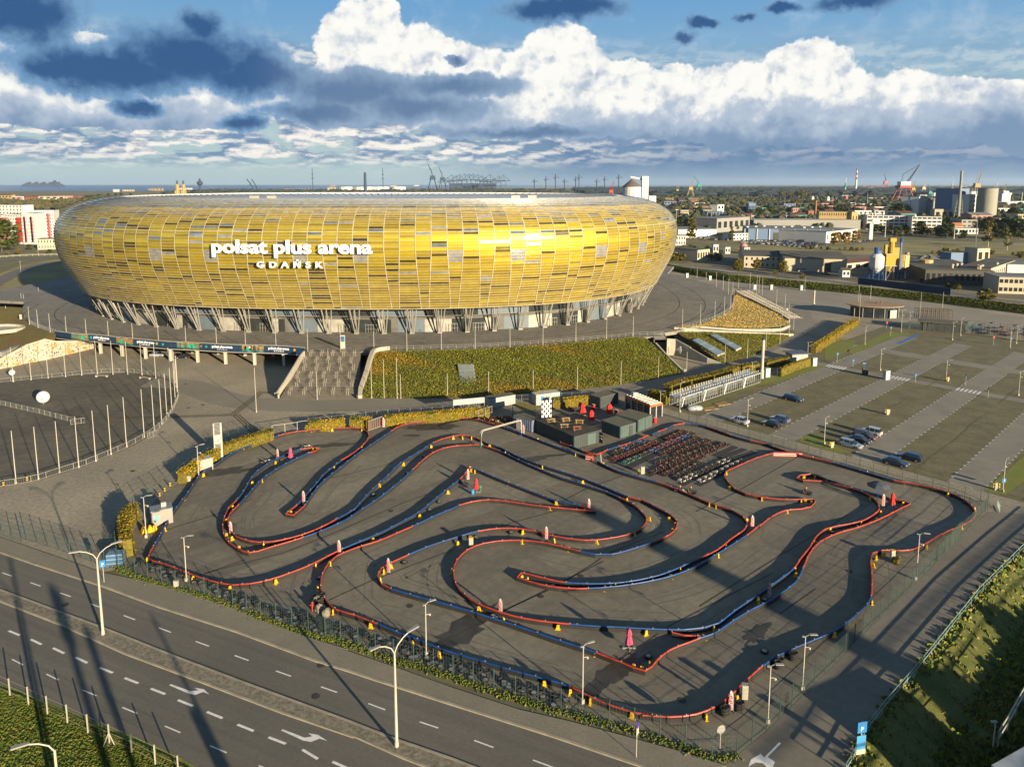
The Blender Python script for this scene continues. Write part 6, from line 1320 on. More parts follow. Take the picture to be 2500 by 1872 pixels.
# light blue cabinets
for (p, h, lab) in ((Q_("102.2 191.4")[0], 2.5, 'pale blue cabinet left of the second zebra crossing'), (Q_("70.5 194.1")[0], 2.5, 'grey and white cabinet beside the thick white mast'), (Q_("88.6 206.4")[0], 2.4, 'grey cabinet at the end of the ivy-covered fence'), (Q_("99.4 406.5")[0], 2.5, 'grey cabinet by the deck railing behind the stadium, left'), (Q_("109.8 396.6")[0], 2.3, 'teal cabinet behind the stadium deck poles'), (Q_("122.4 360.2")[0], 2.4, 'pale cabinet behind the flagpole cluster'), (Q_("130.6 359.6")[0], 2.5, 'grey cabinet left of two at the far bank'), (Q_("145.1 358")[0], 2.5, 'grey cabinet right of two at the far bank')):
    t = thing('tall_cabinet', lab, 'cabinet', (*p, 0), .35); m = MB(); m.box(0, 0, 0, 1.5, 1.1, h); m.build('housing', mat('cabinet_blue', (.36, .42, .43), .6), t); m = MB(); m.box(0, 0, h, 1.65, 1.25, .1); m.build('roof_plate', M_galv, t); m = MB(); m.box(.0, -.565, .2, 1.2, .03, h-.4); m.build('door', mat('cabinet_door', (.42, .47, .47), .6), t)
x, y = Q_("98.4 196.3")[0]; t = thing('ticket_machine', 'dark ticket machine under a blue sign at the first zebra crossing', 'ticket machine', (x, y, 0)); m = MB(); m.box(0, 0, 0, .7, .6, 1.9); m.build('housing', M_blk, t); m = MB(); m.cyl(0, 0, 1.9, 3.1, .05, 6); m.box(0, -.05, 3.1, .9, .05, .4); m.build('sign', M_bs, t); m = MB(); m.box(.9, 0, 0, .5, .5, 1.3); m.build('bin', M_blk, t)
# box with brown side and grey cabin
t = thing('generator_box', 'white and brown box beside the lamp post at the left hedge', 'container', (*Q_("-57.8 128.7")[0], 0), .75); m = MB(); m.box(0, 0, 0, 3.1, 2.0, 2.3); m.build('housing', M_wall, t); m = MB(); m.box(1.57, 0, .15, .04, 1.8, 2.0); m.build('side_panel', mat('brown_panel', (.16, .07, .04), .7), t); m = MB(); m.box(1.6, .2, 1.2, .03, .3, .4); m.build('notice', M_pole, t)
c_ = Q_("-55.7 105.8")[0]; t = thing('control_cabin', 'light grey cabin with sloped ribbed roof beside the crescent hedge', 'cabin', (c_[0]+.3, c_[1]+2.0, 0), .55); t.scale = (.66, .66, .8)
M_cab = mat('cabin_grey', (.26, .24, .215), .7, var=.05); m = MB(); m.box(0, 0, 0, 4.6, 3.4, 3.0); m.build('wall', M_cab, t); rf_ = MB()
for k in range(14): rf_.box(-2.2+k*.34, 0, 3.0, .2, 3.6, .14)
rf_.box(0, 0, 2.98, 4.8, 3.6, .08); rf_ = rf_.build('roof', mat('cabin_roof', (.30, .33, .33), .4, .3), t)
m = MB(); m.box(.6, .2, 3.14, 1.1, .7, .8); m.build('air_conditioner', M_pole, rf_)
for nm, x, y, w, d_ in (('window', -1.2, -1.71, 1.3, .04), ('window', 2.31, -.6, .04, 1.1)):
    m = MB(); m.box(x, y, 1.0, w, d_, 1.3); m.build(nm, mat('cabin_glass', (.20, .34, .36), .15, spec=.7), t)
m = MB(); m.box(2.31, .8, .05, .04, .9, 2.3); m.build('door', mat('door_blue', (.10, .18, .22), .5), t)
x, y = Q_("-56.5 104.3")[0]
for k, (dx, dy) in enumerate(((0, 0), (.9, .2), (.4, -.5), (1.4, .6), (.7, .5))):
    m = MB(); m.lathe(0, 0, [(.38, 0), (.42, .3), (.2, .9), (.05, 1.0)], 7); o = m.build('yellow_sack', M_yel); o.location = (x+dx, y+dy, 0); tag(o, 'yellow spare brace in the heap at the foot of the cabin lamp', 'brace', 'yellow heap by the cabin')
for k, (x, y) in enumerate(Q_("-60.1 116.8 -60.2 118.8 -60.3 121")+Q_("-89.8 121.2 -87.1 123.4")):
    t = thing('bollard', 'yellow and black bollard at the fence above the grey cabin' if k < 3 else 'small yellow and black bollard at the oval yard railing', 'bollard', (x, y, 0), group='striped bollards by the cabin' if k < 3 else 'striped bollards by the oval'); m = MB(); m.cyl(0, 0, 0, .9, .13, 8); m.build('post', M_blk, t); m = MB(); m.cyl(0, 0, .25, .45, .14, 8).cyl(0, 0, .65, .85, .14, 8); m.build('band', M_yel, t)
# benches at the oval and the stack of bottled water
for i, (a, b) in enumerate(zip(Q_("-115.4 195.1 -102.5 193.8"), Q_("-111.8 195.1 -98.7 192.4"))):
    h = atan2(b[1]-a[1], b[0]-a[0]); L_ = hypot(b[0]-a[0], b[1]-a[1]); t = thing('bench', ('left', 'right')[i]+' wooden bench at the back rail of the oval yard', 'bench', ((a[0]+b[0])/2, (a[1]+b[1])/2-1, 0), h); m = MB(); m.box(0, 0, .42, L_, .5, .08); m.build('seat', M_wall, t)
    for s in (-1, 1): m = MB(); m.box(s*L_*.4, 0, 0, .4, .45, .42); m.build('leg', M_wall, t)
x, y = Q_("-55.7 94.3")[0]; t = thing('blue_crates', 'stack of translucent blue crates behind the fence by the parking sign', 'crates', (x, y+.8, 0), .2); m = MB()
for k in range(6): m.mt(k % 2).box(0, 0, k*.3, 2.1, 1.4, .25)
m.build('crate_stack', [mat('crate_blue', (.05, .12, .24), .4), mat('crate_pale', (.14, .22, .30), .4)], t)
# manhole covers
mh = MB()
for x, y in Q_("-56.75 85.11 -20.45 68.6 -21.21 73.51")+Q_("-87.1 186.8 -74.7 168.6 -77.2 166.3 -70.6 128.1")+Q_("46.6 93.1")+Q_("17.61 68.03")+Q_("9.39 91.89 3.74 87 -12.92 84.84")+Q_("-19.8 111.6"):
    mh.cyl(x, y, .03, .052, .42, 12)
struct('manhole_covers', mh, mat('cast_iron', (.045, .035, .028), .8))
# oil and wet stains on the track
stn = MB(); rs_ = random.Random(2)
for (x, y), a, b, h in ((Q_("-53 127.8")[0], 5, 2.2, .3), (Q_("-35.9 141.9")[0], 5, 1.2, .2), (Q_("-17.9 152.7")[0], 7, 2.2, .0), (Q_("-6.19 79.37")[0], 7, 2.0, .9), (Q_("9.86 71.21")[0], 6, 1.3, .9), (Q_("29.19 79.37")[0], 3, 1.3, .7), (Q_("11.05 72.01")[0], 2, 1.2, .2), (Q_("3.9 133.8")[0], 4, 1.2, .3), (Q_("5.4 135.1")[0], 6, .9, .3), (Q_("-21.1 147.3")[0], 2, .8, 0), (Q_("11.88 72.77")[0], 5, 1.2, .6)):
    n = 26; ph = [rs_.uniform(.55, 1.2) for _ in range(n)]; zz_ = .0175+.0002*len(stn.v)**.5; P_l = [(x+(a*cos(6.283*k/n)*cos(h)-b*sin(6.283*k/n)*sin(h))*ph[k], y+(a*cos(6.283*k/n)*sin(h)+b*sin(6.283*k/n)*cos(h))*ph[k], zz_) for k in range(n)]
    stn.add([(x, y, zz_)]+P_l, [(0, 1+k, 1+(k+1) % n) for k in range(n)])
struct('oil_stains', stn, mat('oil_stain', (.05, .045, .036), .6, var=.3, scale=.6))
seams = MB()
def seam(pts, w=.22): seams.ribbon(list(pts), w, .0235)
for s_ in (Q_("-41.9 91.8 -3.8 131.5")[:0], Q_("-53.4 105.1 -47.1 111.2 -44.1 116.2"), Q_("-42.2 92.6 -33.2 98.1 -27.2 104.2 -18.8 114.1 -13.9 118.7"), Q_("-34.4 124.2 -30.3 126.6 -22.8 132.2"), Q_("-23.59 86.13 -19.11 90.64 -8.58 99.12"), Q_("-2.1 83.1 5.6 89.1 11.4 95.1 13.8 98 23.6 104.7"), Q_("7 113.5 12.6 119.9 21.5 127.1"), Q_("30.1 111.5 38.9 118.9 52.2 131.6 55.8 135"), Q_("23.7 84.8 38.4 97.3 49.7 106.3 58.6 114.2"), Q_("-2 106.2 1.5 108.4 7.4 111.8"), Q_("-9.45 76.57 -3.11 82.02 3.22 87.46 12.95 95.83"), Q_("9.13 71.86 19.14 80.82 35.66 92.55"), Q_("33.3 83.2 40.1 88.8"), Q_("-43.3 91.5 -38 96.2"), Q_("-6.4 143.2 7.6 129.2")[:0]): 
    if len(s_) > 1: seam(s_)
struct('asphalt_seams', seams, mat('tar_seam', (.045, .038, .028), .7))
ln = MB()
for a in (Q_("42.5 122 42 110.9"), Q_("46.6 120.8 45.9 106.6"), Q_("38 118.3 38.1 114.5"), Q_("50.8 115.9 50.1 106.8"), Q_("53.8 104.9 53.7 99"), Q_("57.9 102.5 57.2 95.6")): ln.ribbon(list(a), .10, .0215)
a, b = Q_("-4.5 141.3 2.1 146")
for k in range(28): ln.box(a[0]+(b[0]-a[0])*k/27, a[1]+(b[1]-a[1])*k/27, .0215, .28, .28, .003, .4)
struct('track_lines', ln, mat('faded_line', (.22, .20, .17), .8))
# hedges
hedge('crescent shaped yellow hedge behind the grey cabin', Q_("-55 97 -56.7 99.6 -58.3 102.2 -59.6 105.1 -59.9 107 -59.9 108.5"), 1.7, 2.9, LV_hgreen, 110)
hedge('yellow hedge left of the totem sign', spline(Q_("-59 122.4 -58.5 125.4 -58.1 129.6 -57.3 132.5 -56.9 133.8"), 2), 1.6, 2.3, LV_hedge, 110)
hedge('yellow-green hedge right of the totem sign with bare stems', spline(Q_("-56.7 135.3 -54.6 138.9 -51.9 142.4 -50.1 144.8"), 2), 1.6, 2.4, LV_hgreen, 110)
hedge('yellow hedge between the white frame fence and the gap', Q_("-43.8 149.9 -40.1 150.2 -36.6 151.8"), 1.5, 2.3, LV_hedge, 110)
hedge('small round yellow bush at the end of the white frame fence', Q_("-44.5 149.3 -43.9 149.4"), 1.2, 1.4, LV_hedge, 120)
hedge('half shaded yellow hedge beside the brown lattice panel', Q_("-35.4 151.8 -33.1 151.8 -30.6 152"), 1.5, 2.4, LV_hedge, 110)
hedge('long yellow hedge behind the top bend of the track', spline(Q_("-28.1 153.1 -22.2 154.8 -16.5 156.2 -9.3 158.2 -5.2 159.5"), 2), 1.5, 2.4, LV_hedge, 120)
hedge('yellow hedge right of the checkered panel', Q_("9.7 165.8 11.4 165.8"), 1.3, 2.5, LV_hedge, 120)
hedge('yellow hedge behind the red parasols on the terrace', Q_("12 166.3 14.6 167.3 18.6 169.3"), 1.3, 2.3, LV_hedge, 110)
hedge('short clipped hedge end at the pavilion corner', Q_("34.3 173.8 36.6 171.4 37.9 169.2"), 2.2, 2.4, LV_hgreen, 110)
hedge('long clipped hedge behind the turnstile row', spline(Q_("39.4 178.1 45.5 184.2 52.6 188.8 59.2 194.1 63.5 198 70.6 201.7"), 3), 2.2, 2.2, LV_hgreen, 90)
hedge('yellow hedge slanting along the top left of the car park', spline(Q_("95 222.1 107.8 239 119.3 254.2 130.8 269"), 2), 2.2, 2.3, LV_hedge, 70)
hedge('short hedge behind the thick white mast', Q_("72.9 202.5 76.6 205.5 82.1 209"), 1.6, 2.2, LV_hgreen, 80)
hedge('ivy-covered fence right of the turnstiles', Q_("74.4 194.1 81.5 201.3 87.7 206.4"), .5, 2.6, LV_hgreen, 70)
mesh_fence('green mesh fence with gate beside the ivy-covered fence', Q_("71.1 194.1 73.5 194.5 74.4 194.3")+Q_("81.6 201.7 87.9 206.8"), 2.4, M_gf, wire=.3, rails=3)
hedge('small yellow flowering shrub beside the white cabinet inside the right fence', Q_("54 95.6 54.6 95.2"), 1.4, .7, LV_hgreen, 60, cat='shrub')
# x-frame beside the track top bend
x, y = Q_("-29.8 151")[0]; t = thing('slatted_screen', 'brown slatted panel standing on wheels beside the track', 'panel', (x, y+.3, 0), .9); m = MB()
for k in range(7): m.box(-1.8+k*.6, 0, .3, .42, .06, 2.0)
m.build('slats', mat('slat_brown', (.13, .08, .06), .7), t); m = MB(); m.box(0, .0, 2.3, 4.2, .1, .1).box(0, 0, .2, 4.2, .12, .1); m.build('frame', M_galv, t)

# ---------------------------------------------------------------- kart base: containers, terrace, pavilion
M_cd = mat('container_dark', (.045, .055, .055), .6, var=.1); M_ct = mat('container_teal', (.075, .11, .105), .55, var=.1); M_cl = mat('container_lilac', (.17, .19, .27), .6); M_cw = mat('container_white', (.36, .36, .34), .5)
M_dirtroof = mat('weathered_roof', (.13, .12, .08), .9, scale=.8, col2=(.09, .09, .07))
def ribbed(m, x, y, z, sx, sy, sz, n=10):
    """container walls: box plus vertical ribs"""
    m.box(x, y, z, sx, sy, sz)
    for k in range(n):
        px_ = x-sx/2+sx*(k+.5)/n
        for s in (-1, 1): m.box(px_, y+s*(sy/2+.02), z+.12, sx/n*.45, .05, sz-.24)
    for k in range(max(2, int(n*sy/sx))):
        py = y-sy/2+sy*(k+.5)/max(2, int(n*sy/sx))
        for s in (-1, 1): m.box(x+s*(sx/2+.02), py, z+.12, .05, sy/max(2, int(n*sy/sx))*.45, sz-.24)
def obox(c, l, r):
    """origin c (front base corner), l and r its two neighbours -> centre, sizes, heading of the c->r side"""
    a = Vector(r)-Vector(c); b = Vector(l)-Vector(c); h = atan2(a.y, a.x); w = a.length
    n = Vector((-sin(h), cos(h))); d = b.dot(n); cc = Vector(c)+a/2+n*d/2
    return cc, w, abs(d), h
def container(label, c, l, r, h, wm, rm_, door=None, cat='container', depth=None, name='container'):
    cc, w, d, hd = obox(c, l, r)
    if depth: 
        n = Vector((-sin(hd), cos(hd))); cc = Vector(c)+(Vector(r)-Vector(c))/2+n*depth/2; d = depth
    t = thing(name, label, cat, (cc.x, cc.y, 0), hd); m = MB(); ribbed(m, 0, 0, .12, w, d, h-.2, max(5, int(w*2))); m.build('wall', wm, t)
    m = MB(); m.box(0, 0, h-.08, w+.06, d+.06, .1); m.build('roof', rm_, t)
    if door: m = MB(); m.box(door[0], -d/2-.07, .15, door[1], .06, 2.1); m.build('door', door[2], t)
    return t, w, d, hd
(c, l, r) = Q_("12.5 139.1 4.4 149.4 18.5 143.4"); zt = Q_("12.5 139.1 3.3",3)[0][2]
TZ = 2.7
t, w, d, hd = container('long dark terrace container block beside the track', c, l, r, TZ, M_cd, mat('terrace_deck', (.05, .045, .035), .8), None)
TER = t; M_net = M_blk
m = MB()
for s in (-1, 1):
    for k in range(int(w/.25)): m.box(-w/2+.25*k, s*(d/2-.08), TZ, .03, .03, 1.1)
    m.box(0, s*(d/2-.08), TZ+1.1, w, .05, .05)
for k in range(int(d/.25)): 
    for s in (-1, 1): m.box(s*(w/2-.06), -d/2+.25*k, TZ, .03, .03, 1.1)
for s in (-1, 1): m.box(s*(w/2-.06), 0, TZ+1.1, .05, d, .05)
m.build('terrace_rail', M_blk, t)
m = MB(); m.box(w*.12, -d/2-.1, .15, 2.2, .05, 2.3); m.build('door', M_ct, t)
m = MB(); m.box(w*.42, -d/2-.5, .1, .08, 1.1, 2.2); dl_ = m.build('open_door_leaf', M_blk, t)
for z in (1.0, 1.6):
    for q in (-.25, .25): m = MB(); m.cyl(0, 0, 0, .05, .16, 10); o = m.build('notice', M_paint, dl_); o.location = (w*.42-.06, -d/2-.5+q, z); o.rotation_euler = (0, -pi/2, 0)
def on_ter(p): return (*p, TZ)
def table(label, loc, rz, mt_):
    t = thing('picnic_table', label, 'picnic table', loc, rz, 'wooden picnic tables on the container terrace'); m = MB(); m.box(0, 0, .72, 1.8, .75, .06); m.build('table_top', mt_, t)
    for s in (-1, 1): m = MB(); m.box(0, s*.75, .42, 1.8, .28, .05); m.build('bench_seat', mt_, t)
    for s in (-1, 1): m = MB(); m.box(s*.65, 0, .36, .1, 1.7, .08).box(s*.65, -.35, 0, .1, .1, .72).box(s*.65, .35, 0, .1, .1, .72); m.build('trestle', mt_, t)
M_pine = mat('pine', (.42, .27, .10), .7)
for (x, y), lab, mt_ in zip(Q_("8.3 147.8 11.5 148.5 10.9 144.4 14.3 147.1 13.4 143"), ('leftmost picnic table on the terrace', 'picnic table at the back of the terrace', 'picnic table in the middle of the terrace', 'picnic table at the right of the terrace', 'reddish picnic table at the front corner of the terrace'), (M_pine,)*4+(mat('red_pine', (.35, .12, .06), .7),)): table(lab, (x, y, TZ+.02), R.uniform(-.3, .5), mt_)
# chequered panel
(x, y), (x2, y2) = Q_("6.4 150 8.5 150.7"); h = atan2(y2-y, x2-x); L_ = hypot(x2-x, y2-y); t = thing('chequered_panel', 'black and white chequered panel standing on the terrace', 'panel', ((x+x2)/2, (y+y2)/2, TZ), h)
H_ = 4.1; m = MB(); m.box(0, .08, 0, .1, .1, H_).box(-L_/2, .06, 0, .1, .1, H_).box(L_/2, .06, 0, .1, .1, H_); m.build('frame', M_galv, t); m = MB()
for i in range(5):
    for j in range(7): m.mt((i+j) % 2).box(-L_/2+L_*(i+.5)/5, 0, .3+j*(H_-.3)/7, L_/5, .05, (H_-.3)/7)
m.build('chequer_board', [M_paint, M_blk], t)
(c, l, r) = Q_("4.3 148.9 .3 152.7 8 152.7"); container('lilac container with a white framed door next to the terrace', *Q_(".3 152.5 3.6 156.1 4.3 148.9"), 2.7, M_cl, M_dirtroof, depth=6.5)
lc = [o for o in D.objects if o.get('label', '').startswith('lilac')][0]; m = MB()
p_ = Q_("1.1 151.5 1.9 150.8"); m.wall(list(p_), .5, .0, 2.25); fr_d = m.build('door', M_pole, None); mw_ = lc.matrix_world if False else None
bpy.context.view_layer.update(); fr_d.parent = lc; fr_d.matrix_parent_inverse = lc.matrix_world.inverted()
container('front dark teal container of the right pair', *Q_("22.7 145.2 19.6 150 26.4 148.1"), 2.6, M_ct, M_dirtroof, (.9, 1.1, M_cd))
container('rear dark teal container of the right pair', *Q_("27.1 149.2 24 154.7 30.8 152.9"), 2.7, M_ct, M_dirtroof, (.5, 1.0, M_ct))
container('large dark container at the back by the service road', *Q_("21 165.7 19.2 168.7 25.9 169.9"), 2.7, M_cd, M_dirtroof)
container('white container with a small blue emblem behind the yellow hedge', *Q_("5.8 167.8 4.9 169 11.7 170.4"), 2.7, M_cw, M_cw, (-1.6, .7, M_bs), depth=2.5)
container('low white container with a rusty roof edge', *Q_("-5.3 165.5 -6.2 166.9 .8 169"), 2.5, M_cw, M_dirtroof, depth=2.4)
# long sponsor board, canopy
(a, b) = Q_("-13.5 160 -6.4 162.2"); h = atan2(b[1]-a[1], b[0]-a[0]); L_ = hypot(b[0]-a[0], b[1]-a[1]); t = thing('sponsor_board', 'long pale board on a frame above the yellow hedge', 'board', ((a[0]+b[0])/2, (a[1]+b[1])/2, 0), h); m = MB(); m.box(0, 0, 2.6, L_, .12, 1.3); m.build('board', M_cw, t); m = MB()
for k in range(5): m.cyl(-L_/2+L_*k/4, .1, 0, 3.8, .06, 5)
m.build('frame', M_galv, t)
cp = [Vector((*p, 0)) for p in Q_("0 160.4 2.4 162.2 6.4 157.4 3.3 155.3")]; t = thing('flat_canopy', 'mossy olive flat roof on posts behind the lilac container', 'canopy', (*cp[3][:2], 0)); o_ = cp[3]
m = MB(); m.prism([(p.x-o_.x, p.y-o_.y) for p in cp], 2.6, 2.75); m.build('roof', mat('mossy_roof', (.20, .16, .03), .9), t); m = MB()
for p in cp: m.cyl((p.x-o_.x)*.95, (p.y-o_.y)*.95+.2, 0, 2.6, .08, 6)
m.build('posts', M_blk, t)
for xs_ in (275, 342, 408): pass
t = thing('goal_frame', 'white goal-like pipe frame over the crammed karts', 'frame', (*Q_("-7.5 156.6")[0], 0)); (a, b, c) = Q_("-7.5 156.6 -6 158.1 -4.6 159.5"); m = MB()
for p in (a, b, c): m.cyl(p[0]-a[0], p[1]-a[1], 0, 2.6, .06, 5)
m.tube([(0, 0, 2.6), (c[0]-a[0], c[1]-a[1], 2.6)], .06, 5).tube([(0, 0, 1.2), (c[0]-a[0], c[1]-a[1], 1.2)], .05, 5); m.build('pipes', M_galv, t)
# start gantry
(a, b) = Q_("-6.3 140.4 1.9 147.2"); L_ = hypot(b[0]-a[0], b[1]-a[1]); h = atan2(b[1]-a[1], b[0]-a[0]); t = thing('start_gantry', 'white arched start gantry with green feet over the track', 'gantry', (*a, 0), h)
for dy in (-.2, .2): m = MB(); m.tube([(0, dy, .7), (0, dy, 2.8), (.15, dy, 3.2), (.55, dy, 3.45), (L_-.55, dy, 3.45), (L_-.15, dy, 3.2), (L_, dy, 2.8), (L_, dy, .1)], .09, 8); m.build('tube', M_pole, t)
m = MB(); m.box(0, 0, 0, .5, .7, .8); m.build('foot', mat('bright_green', (.03, .30, .15), .6), t); m = MB(); m.box(L_, 0, 0, .4, .6, .3); m.build('foot', M_bs, t)
m = MB()
for k in range(12): m.box(.8+k*(L_-1.6)/11, 0, 3.4, .05, .45, .05)
m.build('rungs', M_pole, t)
# pavilion with orange edge
c, l, r = Q_("31.4 158.3 25.1 165.3 34.5 160"); cc, w, d, hd = obox(c, l, r); t = thing('cafe_pavilion', 'white roofed glass pavilion with an orange edge band', 'pavilion', (cc.x, cc.y, 0), hd)
M_or = mat('orange_band', (.60, .10, .02), .5); M_dg = mat('pavilion_glass', (.02, .025, .03), .1, spec=.8)
m = MB(); m.box(0, 0, 0, w-.3, d-.3, 2.7); m.build('glass_wall', M_dg, t)
m = MB(); m.box(0, 0, 2.7, w+.1, d+.1, .5); m.build('edge_band', M_or, t)
m = MB(); m.box(0, 0, 3.2, w-.1, d-.1, .08)
for k in range(9): m.box(0, -d/2+d*(k+.5)/9, 3.28, w-.15, .12, .12)
m.build('roof', mat('white_roof', (.62, .58, .50), .5), t)
for x_, y_ in ((-w/2, -d/2), (w/2, -d/2), (0, -d/2), (-w/2, d/2), (w/2, d/2), (-w/2, 0), (-w/2, -d/4), (-w/2, d/4)): m = MB(); m.box(x_*.985, y_*.985, 0, .25, .25, 2.7); m.build('pillar', M_cw, t)
m = MB(); m.box(-w*.2, d*.3, 3.28, .9, .9, .9); m.build('roof_unit', M_cw, t)
for i, (x, y) in enumerate(Q_("19.3 165.3 24.1 161.1 32 155.5")): t = thing('red_drum', ('red bin behind the terrace by the dark container', 'tall orange-red bin near the pavilion', 'red bin in front of the pavilion door')[i], 'bin', (x, y, 0)); m = MB(); m.lathe(0, 0, [(.38, 0), (.45, .9), (.5, 1.1), (.5, 1.2)], 12); m.build('body', M_rcl, t); m = MB(); m.lathe(0, 0, [(.44, 1.0), (.44, 1.22)], 10); m.build('liner', M_pole, t)
for (x, y), lab in zip(Q_("16.3 160.7 17.7 155.2 22.4 160"), ('closed red parasol left of three behind the terrace', 'closed red parasol in the middle behind the terrace', 'closed red parasol in the shade next to the rear container')): parasol((x, y, 0), 3.1, M_rcl, lab, .62)
# ---------------------------------------------------------------- turnstile row
M_ts = mat('turnstile_steel', (.42, .44, .43), .4, .3)
(a, b) = Q_("40 165.6 66.9 188.5"); L_ = hypot(b[0]-a[0], b[1]-a[1]); h = atan2(b[1]-a[1], b[0]-a[0]); NBK = 4
for k in range(NBK):
    f0, f1 = k/NBK+.008, (k+1)/NBK-.008; x0, y0 = a[0]+(b[0]-a[0])*f0, a[1]+(b[1]-a[1])*f0; l_ = L_*(f1-f0)
    t = thing('turnstile_bank', ('front', 'second', 'third', 'farthest')[k]+' block of the long white turnstile row by the car park', 'turnstiles', (x0, y0, 0), h); ng = 8
    for s, yy in (('front', 0), ('back', 3.4)):
        m = MB(); m.box(l_/2, yy, 2.55, l_, .25, .25).box(l_/2, yy, .1, l_, .1, .1); m.build('beam', M_ts, t)
    m = MB(); m.box(l_/2, 1.7, 2.45, l_, 3.2, .07); m.build('roof', M_ts, t)
    for j in range(ng+1):
        x = l_*j/ng; m = MB()
        for yy in (0, 3.4): m.box(x, yy, 0, .10, .10, 2.6)
        m.box(x, 1.7, .9, .06, 3.2, .06); m.build('divider', M_ts, t)
        if j < ng:
            m = MB(); m.cyl(x+l_/ng/2, 1.4, 0, 2.3, .06, 6)
            for q in range(5): m.box(x+l_/ng/2, 1.4, .4+q*.4, .9, .05, .05, q*1.0)
            m.build('rotor', M_ts, t)
            m = MB(); m.cyl(x+.3, .3, 2.8, 3.2, .05, 5).ball(x+.3, .3, 3.3, .2, 8, 6).cyl(x+.3, 3.0, 2.8, 3.2, .05, 5).ball(x+.3, 3.0, 3.3, .2, 8, 6); m.build('lamp', M_pole, t)
    m = MB(); m.tube([(0, -.15, .1), (1.0, -.15, 2.6)], .08, 5); m.build('brace', M_ts, t)
# pallets and small white van roof
for i, pts in enumerate(((Q_("46.8 165.6")[0]), (Q_("50.9 169.3")[0]))):
    t = thing('pallet_stack', ('left', 'right')[i]+' group of wooden pallets on the grass by the turnstiles', 'pallets', (*pts, 0), .35+.1*i); m = MB()
    for k in range(9): m.box(-1.7+k*.42, 0, .12, .28, 2.2, .04)
    m.build('boards', M_pine, t); m = MB()
    for s in (-1, 0, 1): m.box(0, s*.95, 0, 3.7, .15, .12)
    m.build('bearers', M_pine, t)
x, y = Q_("43.2 164.5")[0]; t = thing('covered_trailer', 'small covered trailer under grey tarpaulin at the turnstiles', 'trailer', (x, y, 0), .1); m = MB(); m.lathe(0, 0, [(1.1, .1), (1.15, .6), (.9, 1.0), (.3, 1.2), (.02, 1.22)], 12); m.v = [(x_*1.7, y_*.8, z_) for x_, y_, z_ in m.v]; m.build('tarpaulin', M_ts, t, True); m = MB(); m.tube([(-1.8, 0, .3), (-2.8, 0, .35)], .05, 5); m.build('drawbar', M_blk, t)
x, y = Q_("86.4 213.6")[0]; t = thing('guard_booth', 'low flat-roofed booth with white walls behind the ivy-covered fence', 'booth', (x, y, 0), .2); m = MB(); m.box(0, 0, 0, 5.2, 3.6, 2.0); m.build('wall', M_cw, t); m = MB(); m.box(0, 0, 2.3, 6.4, 4.8, .18); m.build('roof', mat('booth_roof', (.09, .10, .12), .6), t); m = MB(); m.box(0, 0, 2.0, 5.0, 3.4, .3); m.build('window_band', M_dg, t)
# ---------------------------------------------------------------- round pavilion with timber roof
pc = Q_("146.5 280")[0]; t = thing('round_kiosk', 'glass kiosk under a round timber roof with a white lower edge', 'kiosk', (pc[0], pc[1]+7, 0), -.15)
def ell(rx, ry, n=28): return [(rx*cos(2*pi*k/n), ry*sin(2*pi*k/n)) for k in range(n)]
m = MB(); m.prism([(x_*1.0, y_*1.0) for x_, y_ in ell(9.0, 5.5)], 0, 3.9); m.build('glass_wall', M_dg, t)
m = MB(); e1, e2 = ell(10.8, 7.2), ell(9.0, 5.5); n = 28; m.mt(1).add([(x_, y_, 3.9) for x_, y_ in e2]+[(x_, y_, 4.6) for x_, y_ in e1], [(i, (i+1) % n, n+(i+1) % n, n+i) for i in range(n)]); m.mt(0).prism(e1, 4.6, 4.85); m.build('roof', [mat('timber_roof', (.32, .21, .12), .8, scale=.8), M_cw], t)
for q in (1.5, 3.0): m = MB(); m.box(q, 1.5, 4.85, .5, .5, 1.1); m.build('flue', mat('rust_flue', (.15, .06, .03), .7), t)
m = MB()
for i in range(0, n, 2): x_, y_ = e2[i]; m.box(x_*1.03, y_*1.04, 0, .14, .14, 3.9)
m.build('mullions', M_ts, t); m = MB(); m.box(5.5, -4.75, .1, 3.4, .25, 3.2, .5); m.build('bright_panel', mat('pale_glass', (.35, .40, .36), .3), t)  # one pale glass panel on the kiosk front
# dark playground buildings on the right
(a, b) = Q_("150.5 257.5 163 251.7"); h = atan2(b[1]-a[1], b[0]-a[0]); L_ = hypot(b[0]-a[0], b[1]-a[1]); t = thing('dark_pavilion', 'long low dark flat-roofed pavilion beyond the car park', 'building', ((a[0]+b[0])/2, (a[1]+b[1])/2+3.5, 0), h); m = MB(); m.box(0, 0, 0, L_, 6, 3.2); m.build('wall', M_blk, t); m = MB(); m.box(0, -.3, 3.2, L_+1.4, 7.5, .25); m.build('roof', mat('dark_roof', (.10, .085, .06), .9), t); m = MB()
for k in range(7): m.box(-L_/2+.8+k*.45, -3.3, 0, .08, .08, 3.2)
m.build('posts', M_galv, t)
t = thing('timber_frame', 'bare brown timber climbing frame behind the dark pavilion', 'climbing frame', (*Q_("166.2 278.2")[0], 0), -.2); m = MB()
for k in range(9):
    for j in range(3): m.cyl(-6+k*1.5, j*2.5, 0, 4.0, .09, 4)
    m.tube([(-6+k*1.5, 0, 3.9), (-6+k*1.5, 5, 3.9)], .07, 4)
for z in (1.5, 2.6, 3.9): m.tube([(-6, 0, z), (6, 0, z)], .07, 4).tube([(-6, 5, z), (6, 5, z)], .07, 4)
m.build('beams', mat('old_timber', (.12, .08, .05), .9), t)
mesh_fence('dark green windbreak fence of the playground on the right', Q_("144.3 261.8 150.2 257.5")+Q_("162.8 250.9 170 242.4 175.4 236.5 180.6 230.9"), 3.6, M_gfd, wire=.06, rails=3)
